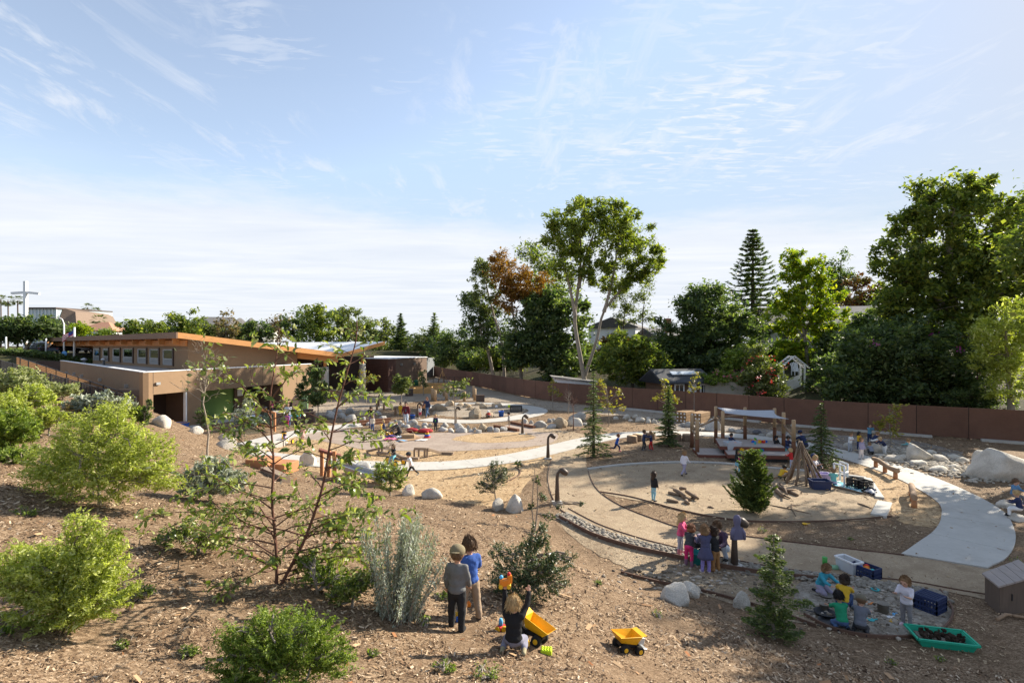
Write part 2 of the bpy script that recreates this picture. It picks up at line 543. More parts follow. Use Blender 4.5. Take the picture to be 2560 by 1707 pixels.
M_MUD = ground_mat('grey_mud', [(.13, .105, .080), (.24, .20, .155), (.36, .315, .255)], 20.0, 1.0, patch=(.46, .42, .36), pscale=1.9, dist=.05)
M_ROAD = ground_mat('trodden_dirt', [(.25, .205, .155), (.33, .275, .215), (.39, .33, .26)], 30.0, .3, patch=(.24, .195, .145), pscale=.35)
M_CONC = mat('concrete', (.46, .44, .40), .85, .10, 1.2, .12, 60, dirt=(.35, .325, .285))
M_RUST = mat('rusty_steel', (.13, .075, .052), .8, .3, 8, .2)

def grid_axis(a0, a1, step, far):
 mid = np.arange(a0, a1 + 1e-6, step)
 out = [mid]
 k = 1.0
 lo, hi, s = [], [], step
 x0, x1 = a0, a1
 while x0 > -far:
  s *= 1.25
  x0 -= s; x1 += s
  lo.append(x0); hi.append(x1)
 return np.concatenate([np.array(lo[::-1]), mid, np.array(hi)])

gx = grid_axis(-62, 46, .6, 1600)
gy = grid_axis(-2, 100, .6, 1600)
GX, GY = np.meshgrid(gx, gy)
GZ = height(GX.ravel(), GY.ravel())
V = np.c_[GX.ravel(), GY.ravel(), GZ]
nx, ny = len(gx), len(gy)
ii = (np.arange(ny - 1)[:, None] * nx + np.arange(nx - 1)[None, :]).ravel()
ground = add('ground', np_mesh('ground', V, np.c_[ii, ii + 1, ii + nx + 1, ii + nx], True), M_MULCH)
M_LITTER_SHADE = ground_mat('litter_and_shade', [(.020, .018, .010), (.045, .042, .020), (.075, .062, .034), (.11, .09, .05)], 9.0, .9, patch=(.045, .055, .018), pscale=.12)  # leaf litter, coloured extra dark to carry the shade beyond the fence
ground.data.materials.append(M_LITTER_SHADE)
cxy = V[np.c_[ii, ii + 1, ii + nx + 1, ii + nx]].mean(1)
_far = (poly_sd(cxy[:, 0], cxy[:, 1], BEYOND) > .4) | ((cxy[:, 0] + 48) * -.66 + (cxy[:, 1] - 60) * .75 > 2)
ground.data.polygons.foreach_set('material_index', _far.astype(np.int32))
meta(ground, 'brown mulch covered ground of the play yard and its hillside', 'ground', kind='structure')

def catmull(pts, closed=True, sub=6):
 n = len(pts)
 out = []
 rng = range(n) if closed else range(n - 1)
 for i in rng:
  if closed: p = [pts[(i + k - 1) % n] for k in range(4)]
  else: p = [pts[max(0, min(n - 1, i + k - 1))] for k in range(4)]
  for j in range(sub):
   t = j / sub
   out.append(.5 * ((2 * p[1]) + (-p[0] + p[2]) * t + (2 * p[0] - 5 * p[1] + 4 * p[2] - p[3]) * t * t + (-p[0] + 3 * p[1] - 3 * p[2] + p[3]) * t ** 3))
 if not closed: out.append(pts[-1])
 return out

KEEPOFF, SANDS = [], []
def sheet(name, px, z, material, label, ragged=0.0, cat='ground', smooth=True):
 pts = [P(*q) for q in px]
 pts = [Vector((p.x, p.y)) for p in pts]
 if smooth: pts = catmull(pts)
 if ragged:
  pts = [p + Vector((random.gauss(0, ragged), random.gauss(0, ragged))) for p in pts]
 if name == 'brick_plaza' or name == 'mud_pit': KEEPOFF.append([tuple(p) for p in pts])
 if name in ('sand_circle', 'gravel_path') and len(SANDS) < 2: SANDS.append([tuple(p) for p in pts])
 tri = tessellate_polygon([[Vector((p.x, p.y, 0)) for p in pts]])
 me = bpy.data.meshes.new(name)
 fs = []
 for t in tri:
  a, b, c = [pts[i] for i in t]
  fs.append(t if (b - a).cross(c - a) > 0 else t[::-1])
 me.from_pydata([(p.x, p.y, z) for p in pts], [], fs)
 me.update()
 o = add(name, me, material)
 return meta(o, label, cat, kind='structure')

sheet('wood_chip_bed', [(620, 1152), (680, 1100), (760, 1086), (900, 1118), (1130, 1122), (1290, 1112), (1380, 1095), (1480, 1090),
      (1480, 1120), (1395, 1150), (1330, 1190), (1290, 1240), (1200, 1262), (1060, 1240), (900, 1208), (740, 1170)],
 .004, M_CHIPS, 'pale orange wood chips round the curved concrete path', .10)
sheet('wood_chip_bed', [(560, 1075), (640, 1050), (720, 1040), (800, 1042), (900, 1028), (990, 1030), (1080, 1046), (1100, 1058), (1000, 1072), (900, 1070), (800, 1068), (700, 1086), (600, 1096)],
 .004, M_CHIPS2, 'brown chips among boulders by the tan school wall', .12)
sheet('wood_chip_bed', [(1400, 1128), (1470, 1110), (1540, 1098), (1640, 1091), (1760, 1092), (1900, 1102), (2010, 1120), (2130, 1165), (2290, 1220), (2365, 1290),
      (2330, 1350), (2260, 1310), (2215, 1250), (2170, 1195), (2000, 1176), (1800, 1157), (1660, 1155), (1540, 1166), (1470, 1176), (1420, 1160)],
 .004, M_CHIPS2, 'tan wood chips around the wooden deck and sand circle', .08)
sheet('wood_chip_bed', [(2090, 1165), (2160, 1160), (2260, 1200), (2340, 1250), (2366, 1300), (2330, 1318), (2250, 1300), (2215, 1250), (2170, 1198)],
 .008, M_CHIPS, 'pale chips between the sand circle and curving path', .08)
sheet('wood_chip_bed', [(1370, 1030), (1480, 1030), (1600, 1050), (1720, 1070), (1690, 1079), (1560, 1085), (1450, 1100), (1390, 1090), (1310, 1060), (1330, 1040)],
 .004, M_CHIPS2, 'brown chips in the boulder bed along the fence', .12)
sheet('sand_circle', [(1470, 1175), (1560, 1165), (1680, 1159), (1800, 1161), (1900, 1170), (2000, 1178), (2160, 1194), (2207, 1250), (2195, 1292), (2100, 1303),
     (1930, 1305), (1800, 1296), (1650, 1262), (1500, 1231), (1472, 1200)], .012, M_SAND, 'round pale sand floor of the gathering circle', .02)
sheet('gravel_path', [(1400, 1126), (1372, 1165), (1368, 1205), (1385, 1255), (1425, 1290), (1500, 1318), (1600, 1352), (1690, 1378), (1800, 1402), (1950, 1430),
     (2100, 1446), (2250, 1458), (2390, 1482), (2570, 1512), (2570, 1437), (2440, 1418), (2270, 1390), (2100, 1371), (1900, 1346), (1720, 1324),
     (1640, 1300), (1545, 1262), (1492, 1222), (1470, 1178), (1466, 1140), (1470, 1106)], .010, M_SAND, 'tan decomposed granite path curving past the sand circle', .02)
sheet('gravel_path', [(1290, 1078), (1330, 1066), (1420, 1078), (1470, 1092), (1400, 1112), (1330, 1112)], .010, M_SAND, 'tan gravel joining the brick plaza and concrete path', .02)
sheet('dirt_road', [(700, 1046), (790, 1012), (880, 975), (1075, 950), (1088, 940), (1150, 958), (1204, 970), (1320, 995), (1440, 1010), (1560, 1023), (1690, 1036), (1690, 1050), (1560, 1040),
     (1440, 1030), (1330, 1020), (1250, 1006), (1130, 1000), (1040, 1004), (960, 1024), (860, 1034), (780, 1040)], .006, M_ROAD, 'trodden grey dirt yard and lane along the brown fence', .06)
sheet('dirt_patch', [(1130, 1016), (1250, 1013), (1310, 1022), (1300, 1036), (1200, 1042), (1110, 1040), (1080, 1030)], .006, M_ROAD, 'bare dirt inside the looping path', .1)
sheet('gravel_strip', [(1640, 1046), (1800, 1062), (2000, 1082), (2160, 1092), (2330, 1110), (2420, 1150), (2300, 1160), (2150, 1140), (2000, 1095), (1800, 1078), (1660, 1072)],
 .006, ground_mat('river_gravel', [(.13, .115, .10), (.24, .215, .19), (.34, .31, .28), (.45, .42, .38)], 10.0, 1.0, patch=(.12, .08, .05), pscale=.5), 'grey river gravel below the brown fence', .1)
sheet('digging_ground', [(1400, 1300), (1440, 1350), (1520, 1400), (1640, 1442), (1850, 1515), (2030, 1560), (2040, 1480), (1960, 1440), (1850, 1425), (1700, 1395), (1560, 1350)],
 .010, M_DIG, 'dug over sandy dirt between the two steel edgings', .05)
sheet('mud_pit', [(2010, 1452), (2070, 1440), (2200, 1466), (2330, 1484), (2376, 1525), (2366, 1575), (2310, 1597), (2180, 1592), (2080, 1568), (2010, 1530), (1985, 1485)],
 .016, M_MUD, 'grey half dried mud of the mud play pit', .03)

# brick plaza
m, gg, o_ = new_mat('brick_pavers')
tc_ = gg.node('ShaderNodeTexCoord')
mp = gg.node('ShaderNodeMapping', {0: tc_.outputs['Object'], 2: (0, 0, math.radians(8))})
br = gg.node('ShaderNodeTexBrick', {'Vector': mp.outputs[0], 'Color1': (.36, .28, .22, 1), 'Color2': (.28, .205, .16, 1), 'Mortar': (.18, .145, .115, 1), 'Scale': 1.0,
         'Mortar Size': .018, 'Brick Width': .60, 'Row Height': .30, 'Bias': .1})
cc = gg.mix(.45, br.outputs[0], gg.ramp(gg.noise(tc_.outputs['Object'], .7, 6, .65), [(.3, (.23, .175, .135)), (.7, (.43, .35, .28))]))
bb = gg.node('ShaderNodeBsdfPrincipled', {'Base Color': cc, 'Roughness': .85})
bn = gg.node('ShaderNodeBump', {'Strength': .5, 'Distance': .01, 'Height': br.outputs[1]})
bn.invert = True
gg.t.links.new(bn.outputs[0], bb.inputs['Normal'])
gg.t.links.new(bb.outputs[0], o_.inputs[0])
sheet('brick_plaza', [(740, 1092), (800, 1078), (870, 1073), (960, 1084), (1080, 1082), (1140, 1081), (1230, 1081), (1285, 1074), (1262, 1064), (1310, 1056), (1348, 1066), (1330, 1078),
     (1390, 1084), (1385, 1104), (1330, 1116), (1250, 1122), (1130, 1128), (1030, 1127), (917, 1124), (850, 1111), (790, 1100)], .014, m, 'pinkish brick paver plaza inside the curved path')
sheet('wood_chip_island', [(1130, 1099), (1155, 1090), (1200, 1084), (1290, 1081), (1325, 1087), (1340, 1095), (1310, 1102), (1240, 1107), (1180, 1106)], .020, M_CHIPS,
 'leaf shaped island of pale wood chips in the brick plaza', .04)

# concrete paths cast in slabs
def strip_path(name, label, px, width, z=.035, slab=2.4, wend=None, nend=None):
 c = catmull([Vector(P(*q)[:2]) for q in px], False, 10)
 d = [0.0]
 for a, b in zip(c, c[1:]): d.append(d[-1] + (b - a).length)
 L = d[-1]
 root = empty(name, (c[0].x, c[0].y, 0), label, 'path')
 root['kind'] = 'structure'
 nn_ = [Vector((-(b - a).y, (b - a).x)).normalized() * width * .5 for a, b in zip(c, c[1:])]; nn_.append(nn_[-1])
 KEEPOFF.append([tuple(p + q) for p, q in zip(c, nn_)] + [tuple(p - q) for p, q in zip(c, nn_)][::-1])
 def at(s):
  s = min(max(s, 0), L)
  i = max(0, min(len(d) - 2, int(np.searchsorted(d, s)) - 1))
  t = (s - d[i]) / max(d[i + 1] - d[i], 1e-6)
  p = c[i].lerp(c[i + 1], t)
  e = (c[min(i + 2, len(c) - 1)] - c[max(i - 1, 0)]).normalized()
  return p, Vector((-e.y, e.x))
 s = 0.0
 while s < L - .05:
  e = min(s + slab, L)
  if L - e < .6: e = L
  n = max(2, int((e - s) / .4))
  lft, rgt = [], []
  for k in range(n + 1):
   q = s + .006 + (e - s - .012) * k / n
   p, nn = at(q)
   if nend is not None:
    kk = float(smooth01((q - (L - 1.5)) / 1.5)); nn = (nn * (1 - kk) + (nend if nend.dot(nn) > 0 else -nend).normalized() * kk)
   w = width if wend is None else width + (wend - width) * float(smooth01((q / L - .8) / .2))
   lft.append(p + nn * w / 2); rgt.append(p - nn * w / 2)
  b = MB()
  m_ = len(lft)
  vs = [(q.x, q.y, zz) for zz in (-.05, z) for q in lft + rgt]
  fs = []
  N = 2 * m_
  for k in range(m_ - 1):
   fs.append((N + k, N + m_ + k, N + m_ + k + 1, N + k + 1))
   fs.append((k, N + k, N + k + 1, k + 1)[::-1])
   fs.append((m_ + k, m_ + k + 1, N + m_ + k + 1, N + m_ + k)[::-1])
  fs.append((0, m_, N + m_, N)); fs.append((m_ - 1, N + m_ - 1, N + N - 1, N - 1))
  b._add(vs, fs)
  b.build('slab', M_CONC, root)
  s = e
 return root
strip_path('concrete_path', 'pale concrete path sweeping round the whole play yard',
  [(560, 1122), (640, 1138), (740, 1150), (880, 1162), (1050, 1166), (1180, 1159), (1300, 1142), (1400, 1119), (1470, 1102), (1545, 1089), (1640, 1084), (1750, 1085), (1880, 1093),
   (1990, 1108), (2090, 1131), (2150, 1148), (2250, 1180), (2350, 1223), (2424, 1268), (2441, 1306), (2436, 1338), (2412, 1367), (2357, 1403)], 1.62, wend=1.72, nend=Vector((-1.21, .70)))
strip_path('concrete_path', 'narrow concrete path looping round the big boulders',
  [(1060, 1048), (1120, 1053), (1190, 1054), (1273, 1047), (1330, 1036), (1345, 1026), (1319, 1018), (1250, 1010.5), (1170, 1008.5), (1100, 1014), (1060, 1019)], 1.6)
strip_path('concrete_path', 'concrete path running from the slide mound to the school', [(640, 1108), (700, 1092), (780, 1076), (860, 1066), (905, 1063)], 1.7)

# steel edgings: thin rusty strips bent round the beds
def edging(name, label, px, h=.10, group=None, terrain=True, sub=8, matl=None, th=.03):
 c = catmull([(GH(*q) if terrain else P(*q)) for q in px], False, sub)
 b = MB()
 for p, q in zip(c, c[1:]):
  zp, zq = (hz(p.x, p.y), hz(q.x, q.y)) if terrain else (0, 0)
  b.bar((p.x, p.y, zp + h / 2 - .03), (q.x, q.y, zq + h / 2 - .03), th, h + .06)
 o = b.build(name, matl or M_RUST, loc=(c[0].x, c[0].y, c[0].z))
 return meta(o, label, 'edging', group)
edging('steel_edging', 'rusty edging between the mulch and left side of the gravel path', [(1377, 1150), (1370, 1200), (1390, 1262), (1430, 1292)], .03, th=.02)
edging('steel_edging', 'rusty edging along the sand circle side of the gravel path', [(1470, 1178), (1490, 1221), (1545, 1262), (1640, 1300), (1720, 1324), (1900, 1346), (2100, 1371), (2260, 1389)], .04, th=.02)
edging('steel_edging', 'rusty edging curving below the round sand floor', [(1500, 1231), (1580, 1244), (1700, 1276), (1830, 1300), (1960, 1306), (2100, 1303), (2230, 1292)], .05, th=.022)
edging('steel_edging', 'thin edging on the path side of the cobbles', [(1420, 1272), (1500, 1312), (1600, 1346), (1690, 1370), (1790, 1392), (1950, 1421), (2100, 1440), (2260, 1453), (2400, 1477), (2480, 1490)], .035, th=.022)
edging('steel_edging', 'tall edging below the cobbles holding back the dug dirt', [(1398, 1296), (1480, 1340), (1580, 1372), (1690, 1396), (1790, 1418), (1920, 1440), (2050, 1452)], .12)
edging('steel_edging', 'low edging above the boulders on the mulch slope', [(1552, 1434), (1640, 1456), (1750, 1480), (1850, 1506), (1960, 1540), (2040, 1570)], .07)
edging('steel_edging', 'rounded edging looping round the far end of the mud pit', [(2010, 1540), (2080, 1576), (2180, 1594), (2300, 1596), (2360, 1575), (2382, 1530), (2350, 1480)], .07)
edging('rubber_edging', 'curved reddish edging in the mulch near the pair of white boulders', [(1266, 1206), (1296, 1190), (1300, 1178), (1288, 1168)], .05)
edging('concrete_curb', 'pale concrete curb along the back of the sand circle', [(1470, 1174), (1560, 1163), (1680, 1157), (1800, 1159), (1900, 1169), (1990, 1176), (2070, 1184), (2165, 1196)], .07, terrain=False,
 matl=M_CONC, th=.16)
c_ = P(2165, 1196); d_ = P(2178, 1225); e_ = P(2205, 1252)
for i, (a, b_, w_) in enumerate((((2168, 1198), (2200, 1247), .26), ((2212, 1258), (2196, 1292), .42))):
 a3, b3 = P(*a), P(*b_)
 o = MB().bar(a3 + Vector((0, 0, .03)), b3 + Vector((0, 0, .03)), w_, .10).build('concrete_curb', M_CONC, loc=a3, bevel=.01)
 meta(o, ('long flat concrete curb piece beside the blue blanket', 'short wide concrete curb slab at the end of the sand circle')[i], 'curb')

# far paving: street and car park beyond the school
M_ASPH = mat('asphalt', (.085, .085, .088), .9, .2, 1.5, .2)
def quad_sheet(name, pts, material, label, cat='road'):
 me = bpy.data.meshes.new(name)
 me.from_pydata([tuple(p) for p in pts], [], [tuple(range(len(pts)))])
 me.update()
 return meta(add(name, me, material), label, cat, kind='structure')
quad_sheet('street', [(-200, 92, 4.45), (-30, 92, 4.45), (-30, 118, 4.45), (-200, 118, 4.45)], M_ASPH, 'grey asphalt street beyond the school')

# ---- loose chips lying on the mulch
def chip_cloud(name, label, n, ylo, yhi, xf, size, cols, ragged=True, only=None, zoff=.006, grow=7.0):
 Y = ylo * (yhi / ylo) ** RNG.random(n)
 X = (RNG.random(n) * 2 - 1) * xf * Y
 if only is not None:
  k = only(X, Y)
  X, Y = X[k], Y[k]
  n = len(X)
 Z = height(X, Y) + zoff
 L = size * np.minimum(RNG.lognormal(0, .45, n), 2.2) * np.clip(Y / grow, .5, 1.2)
 W = L * RNG.uniform(.18, .45, n)
 a = RNG.uniform(0, 2 * np.pi, n)
 ux = np.c_[np.cos(a), np.sin(a), RNG.normal(0, .28, n)]
 uy = np.c_[-np.sin(a), np.cos(a), RNG.normal(0, .35, n)]
 C = np.c_[X, Y, Z + W * .25]
 hx, hy = ux * (L / 2)[:, None], uy * (W / 2)[:, None]
 Vv = np.stack([C - hx - hy * .6, C + hx * .9 - hy, C + hx + hy * .7, C - hx * .95 + hy], 1).reshape(-1, 3)
 fq = np.arange(4 * n).reshape(n, 4)
 o = add(name, np_mesh(name, Vv, fq), chip_mat(name + '_' + label[:6], cols))
 return meta(o, label, 'leaves' if 'leaves' in name else 'wood chips', kind='stuff')
in_hill = lambda X, Y: (poly_sd(X, Y, HILLPOLY) > .15)
chip_cloud('mulch_chips', 'loose bark chips scattered over the mulched slope', 165000, 4.2, 28, 1.05, .033,
  [(.045, .025, .014), (.10, .058, .032), (.19, .115, .066), (.30, .20, .12), (.43, .31, .20), (.58, .46, .33)], only=in_hill)
chip_cloud('dry_leaves', 'fallen tan leaves lying on the mulch', 700, 4.5, 24, 1.0, .085,
  [(.22, .12, .06), (.34, .20, .10), (.45, .33, .2), (.38, .14, .05)], only=in_hill, zoff=.012)

def flat_ok(X, Y):
 k = poly_sd(X, Y, HILLPOLY) < 0
 k &= poly_sd(X, Y, BEYOND) < -.3
 for pl_ in KEEPOFF:
  k &= poly_sd(X, Y, pl_) < 0
 return k
chip_cloud('yard_chips', 'loose wood chips and twigs strewn over the flat yard', 60000, 8.5, 55, .95, .075,
  [(.10, .06, .035), (.22, .14, .085), (.36, .25, .15), (.48, .36, .22), (.58, .46, .30)], only=lambda X, Y: flat_ok(X, Y) & ~((poly_sd(X, Y, SANDS[0]) > 0) & (RNG.random(len(X)) > .34)) & ~((poly_sd(X, Y, SANDS[1]) > 0) & (RNG.random(len(X)) > .22)), zoff=.024, grow=26.0)

chip_cloud('dry_leaves', 'dry leaves and crumbs of bark lying on the paths and sand', 2600, 9, 45, .95, .07,
  [(.16, .09, .045), (.28, .17, .09), (.40, .29, .17), (.10, .06, .035)], only=lambda X, Y: (poly_sd(X, Y, HILLPOLY) < 0) & (poly_sd(X, Y, BEYOND) < -.3), zoff=.045, grow=20.0)
# ------------------------------------------------------------------ school building
M_STUCCO = mat('tan_stucco', (.262, .172, .102), .9, .09, .5, .2, 70, dirt=(.225, .148, .088))
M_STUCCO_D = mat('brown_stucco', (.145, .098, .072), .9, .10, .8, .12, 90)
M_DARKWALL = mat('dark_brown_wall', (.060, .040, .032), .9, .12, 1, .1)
M_ROOFWHITE = mat('white_roof_membrane', (.74, .74, .74), .6, .05, .8, .05)
M_ROOFGREY = mat('grey_roof', (.34, .33, .32), .9, .08, .8, .1)
M_GLULAM = mat('orange_timber', (.58, .28, .10), .6, .20, 2.2, .1, 30, stretch=(1, 1, 6))
M_SOFFIT = mat('soffit_boards', (.55, .24, .085), .65, .22, 3.0, .1, 30, stretch=(.4, 4, 1))
M_FASCIA = mat('weathered_fascia', (.22, .14, .095), .8, .25, 3, .2, stretch=(1, 1, 4))
M_WHITE = mat('white_paint', (.78, .78, .77), .5, .04, 3, .03)
M_GREENWALL = mat('green_wall_paint', (.18, .30, .085), .7, .05, 1, .05)
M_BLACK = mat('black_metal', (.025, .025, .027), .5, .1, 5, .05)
M_DKBROWN = mat('dark_brown_paint', (.075, .052, .042), .6, .1, 4, .06)
M_GREY = mat('grey_metal', (.36, .37, .38), .45, .08, 5, .04, metal=.5)
M_GLASS = glass_mat('window_glass')
M_STEEL = mat('galvanised_steel', (.45, .46, .47), .4, .08, 6, .03, metal=.8)

def on_line(px, A, B):
 """plan point where the ray of a photo column crosses the line A-B"""
 k = (px - CX) / F
 d = B - A
 t = (k * A.y - A.x) / (d.x - k * d.y)
 return A + d * t

V2 = lambda x, y: Vector((x, y))
C2, D2, E2 = V2(-23.07, 32.5), V2(-18.34, 47.5), V2(-50.4, 58)
TOP = 3.82
school = empty('school_building', (C2.x, C2.y, 0), 'low tan stucco school with butterfly roof, orange timber eaves and clerestory windows', 'building')
# facade: piers and lintels butted end to end
w = MB()
a, b_, c_, d_, e_ = C2, on_line(383, C2, D2), on_line(470, C2, D2), on_line(503, C2, D2), on_line(707, C2, D2)
TH = .30
w.wall(a, b_, 0, TOP, TH); w.wall(b_, c_, 2.38, TOP, TH); w.wall(c_, d_, 0, TOP, TH); w.wall(d_, e_, 2.30, TOP, TH); w.wall(e_, D2, 0, TOP, TH)
back = D2 + V2(-10, 8)
w.wall(D2, back, 0, TOP, TH)
w.build('wall', M_STUCCO, school)
w = MB().wall(E2, C2, 0, TOP, TH)
w.build('wall', M_STUCCO, school)
# control joints in the stucco
for px in (383, 470, 560, 657, 742):
 q = on_line(px, C2, D2)
 nrm = (D2 - C2).normalized(); nrm = V2(nrm.y, -nrm.x)
 p_ = q + nrm * .004
 z0 = 2.4 if px in (560, 657) else (0.02 if px not in (383, 470) else 2.42)
 MB().bar((p_.x, p_.y, z0), (p_.x, p_.y, TOP - .02), .02, .012, up=(nrm.x, nrm.y, 0)).build('joint', M_DKBROWN, school)
# parapet cap and flat roof
def cap(A, B, zz=TOP, wd=.34):
 e = (B - A).normalized(); n = V2(-e.y, e.x)
 A_, B_ = A - n * .03, B - n * .03
 return MB().prism([A_, B_, B_ + n * wd, A_ + n * wd], zz, zz + .05).build('parapet_cap', M_ROOFWHITE, school)
cap(C2, D2); cap(E2, C2 + (E2 - C2).normalized() * .34)
MB().prism([C2 + V2(-.6, .9), D2 + V2(-.4, .2), back, E2 + V2(12, 10), E2 + V2(.6, .5)], 3.35, 3.45).build('flat_roof', M_ROOFGREY, school)
# recessed rooms behind the openings
nin = V2(-(D2 - C2).y, (D2 - C2).x).normalized()
def room(A, B, dep, mats, zt):
 A, B = A + nin * TH, B + nin * TH
 ex = (B - A).normalized()
 A, B = A - ex * .4, B + ex * .4
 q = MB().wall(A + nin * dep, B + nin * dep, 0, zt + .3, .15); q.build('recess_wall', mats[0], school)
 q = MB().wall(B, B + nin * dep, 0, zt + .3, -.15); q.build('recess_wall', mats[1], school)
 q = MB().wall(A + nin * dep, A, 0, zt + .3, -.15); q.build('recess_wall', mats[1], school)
 q = MB().prism([A, B, B + nin * dep, A + nin * dep], zt + .28, zt + .32); q.build('recess_ceiling', M_STUCCO, school)
 q = MB().prism([A - nin * 1.2, B - nin * 1.2, B + nin * dep, A + nin * dep], -.02, .03); q.build('recess_floor', M_CONC, school)
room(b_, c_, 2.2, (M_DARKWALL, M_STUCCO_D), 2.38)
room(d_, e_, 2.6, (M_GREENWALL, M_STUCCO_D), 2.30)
q0 = d_ + nin * (TH + 2.52)
L_ = (e_ - d_).length; ex_ = (e_ - d_).normalized()
# brown bay with a dark door at the far end of the green recess
s0 = q0 + ex_ * (L_ * .70)
MB().wall(s0, s0 + ex_ * (L_ * .3 + .3), .03, 2.55, -.12).build('recess_wall', M_STUCCO_D, school)
s1 = s0 + ex_ * 1.3 - nin * .13
MB().wall(s1, s1 + ex_ * 1.1, .04, 2.12, -.05).build('door', M_BLACK, school)
s2 = s0 + ex_ * .25 - nin * .13
MB().wall(s2, s2 + ex_ * .55, 1.35, 1.95, -.02).build('notice', M_WHITE, school)
# white reveal beside the first opening, wall lights, flat dark panel for an arched cutout
q = c_ + nin * .05
MB().wall(q - ex_ * .14, q - ex_ * .02, 0.02, 2.36, .2).build('door_frame', M_WHITE, school)
for px, zz in ((393, 3.15), (737, 3.35)):
 q = on_line(px, C2, D2) - nin * .12
 MB().prism([q - ex_ * .14, q + ex_ * .14, q + ex_ * .14 + nin * .115, q - ex_ * .14 + nin * .115], zz - .16, zz).build('wall_light', M_STEEL, school)
for px, py in ((320, 965), (253, 949), (207, 939), (188, 934), (170, 931)):
 q = on_line(px, C2, E2)
 n2 = V2((E2 - C2).y, -(E2 - C2).x).normalized() * -1
 q = q + n2 * .10
 zz = CH - (py - HY) / F * q.y
 MB().box((q.x, q.y, zz), (.2, .2, .24), math.atan2((E2 - C2).y, (E2 - C2).x)).build('wall_light', M_STEEL, school)
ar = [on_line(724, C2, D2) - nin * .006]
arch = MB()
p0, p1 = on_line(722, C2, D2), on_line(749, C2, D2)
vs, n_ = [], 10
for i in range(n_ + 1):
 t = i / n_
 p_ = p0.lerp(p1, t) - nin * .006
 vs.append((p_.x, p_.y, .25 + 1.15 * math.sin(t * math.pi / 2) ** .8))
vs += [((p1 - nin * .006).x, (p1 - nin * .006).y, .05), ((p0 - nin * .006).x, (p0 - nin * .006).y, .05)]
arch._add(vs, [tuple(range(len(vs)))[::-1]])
arch.build('arch_dark_panel', M_DARKWALL, school)  # flat panel on the wall, its colour painting the dark inside of a cutout
# upper volume
U0 = V2(-27.4, 44.0); WD = V2(.63, .776).normalized(); VD = V2(-.776, .63).normalized()
U1 = U0 + WD * 9.7
U3 = U0 + VD * 30.1
def roof_z(p):
 """top of the sloping roof over a plan point"""
 s = (p - U0).dot(WD) + 1.2
 return 6.54 - 1.86 * s / 15.1
w = MB()
e = U1 + VD * 30
w.prism([U0, U1, U1 + VD * .25, U0 + VD * .25], 3.3, [roof_z(U0) - .34, roof_z(U1) - .34, roof_z(U1) - .34, roof_z(U0) - .34])
w.build('upper_wall', M_STUCCO, school)
def on_face(px): return on_line(px, U0, U3)
edges = [(406, 433), (373, 398), (343, 367), (306.5, 333), (281, 301), (256, 272), (233, 250)]
zt_, zb_ = 5.18, 3.74
pos = U0 + VD * .27
segs = []
for l, r in edges:
 segs.append((on_face(r), on_face(l)))
mull = MB()
cur = pos
for A, B in segs:
 if (A - cur).dot(VD) > .02:
  mull.prism([cur, A, A + WD * .22, cur + WD * .22], 3.3, 5.9)
 mull.prism([A, B, B + WD * .22, A + WD * .22], zt_, 5.9)
 mull.prism([A, B, B + WD * .22, A + WD * .22], 3.3, zb_)
 cur = B
mull.prism([cur, U3, U3 + WD * .22, cur + WD * .22], 3.3, 5.9)
mull.build('clerestory_wall', M_STUCCO, school)
for A, B in segs:
 fr = MB()
 i3 = lambda p, z: (p.x, p.y, z)
 A_, B_ = A + WD * .06, B + WD * .06
 ev = (B_ - A_).normalized()
 for z in (zt_ - .05, zb_ + .05, 4.30): fr.bar(i3(A_, z), i3(B_, z), .08, .08)
 for p in (A_ + ev * .04, B_ - ev * .04): fr.bar(i3(p, zb_ + .10), i3(p, zt_ - .10), .08, .078)
 wi = fr.build('window', M_GREY, school)
 gp = MB().prism([A_ + ev * .08, B_ - ev * .08, B_ - ev * .08 + WD * .01, A_ + ev * .08 + WD * .01], 4.34, zt_ - .09)
 gp.build('pane', M_GLASS, wi)
 lv = MB()
 for k in range(6):
  z = zb_ + .13 + k * .075
  lv.bar(i3(A_ + ev * .08, z), i3(B_ - ev * .08, z), .05, .055)
 lv.build('louvre', M_GREY, wi)
 q = A - WD * .02
 MB().box((q.x - VD.x * .1, q.y - VD.y * .1, 4.5), (.22, .16, 1.6), math.atan2(VD.y, VD.x)).build('mullion', M_DKBROWN, school)
# dark interior behind the glass
e0, e1 = U0 + WD * 6 + VD * .3, U3 + WD * 6
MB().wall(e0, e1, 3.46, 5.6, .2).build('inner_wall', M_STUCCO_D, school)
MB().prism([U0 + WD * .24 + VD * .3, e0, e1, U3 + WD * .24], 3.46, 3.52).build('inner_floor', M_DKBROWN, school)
# main roof slab with fascias
R0 = U0 - WD * 1.2 - VD * 1.2
R1 = R0 + WD * 15.1
R3, R2 = R0 + VD * 52, R1 + VD * 52
zr = lambda p: roof_z(p)
pts = [R0, R1, R2, R3]
MB().prism(pts, [zr(p) - .16 for p in pts], [zr(p) for p in pts]).build('roof', M_ROOFGREY, school)
MB().prism([R0 - VD * .10, R1 - VD * .10, R1, R0], [zr(p) - .42 for p in (R0, R1, R1, R0)], [zr(p) + .05 for p in (R0, R1, R1, R0)]).build('fascia', M_GLULAM, school)
MB().prism([R0 - WD * .12 - VD * .1, R0 - VD * .1, R3, R3 - WD * .12], zr(R0) - .44, zr(R0) + .06).build('fascia', M_FASCIA, school)
pts = [R0 + WD * .05 + VD * .05, R1, R2, R3 + WD * .05]
MB().prism(pts, [zr(p) - .34 for p in pts], [zr(p) - .20 for p in pts]).build('soffit', M_SOFFIT, school)
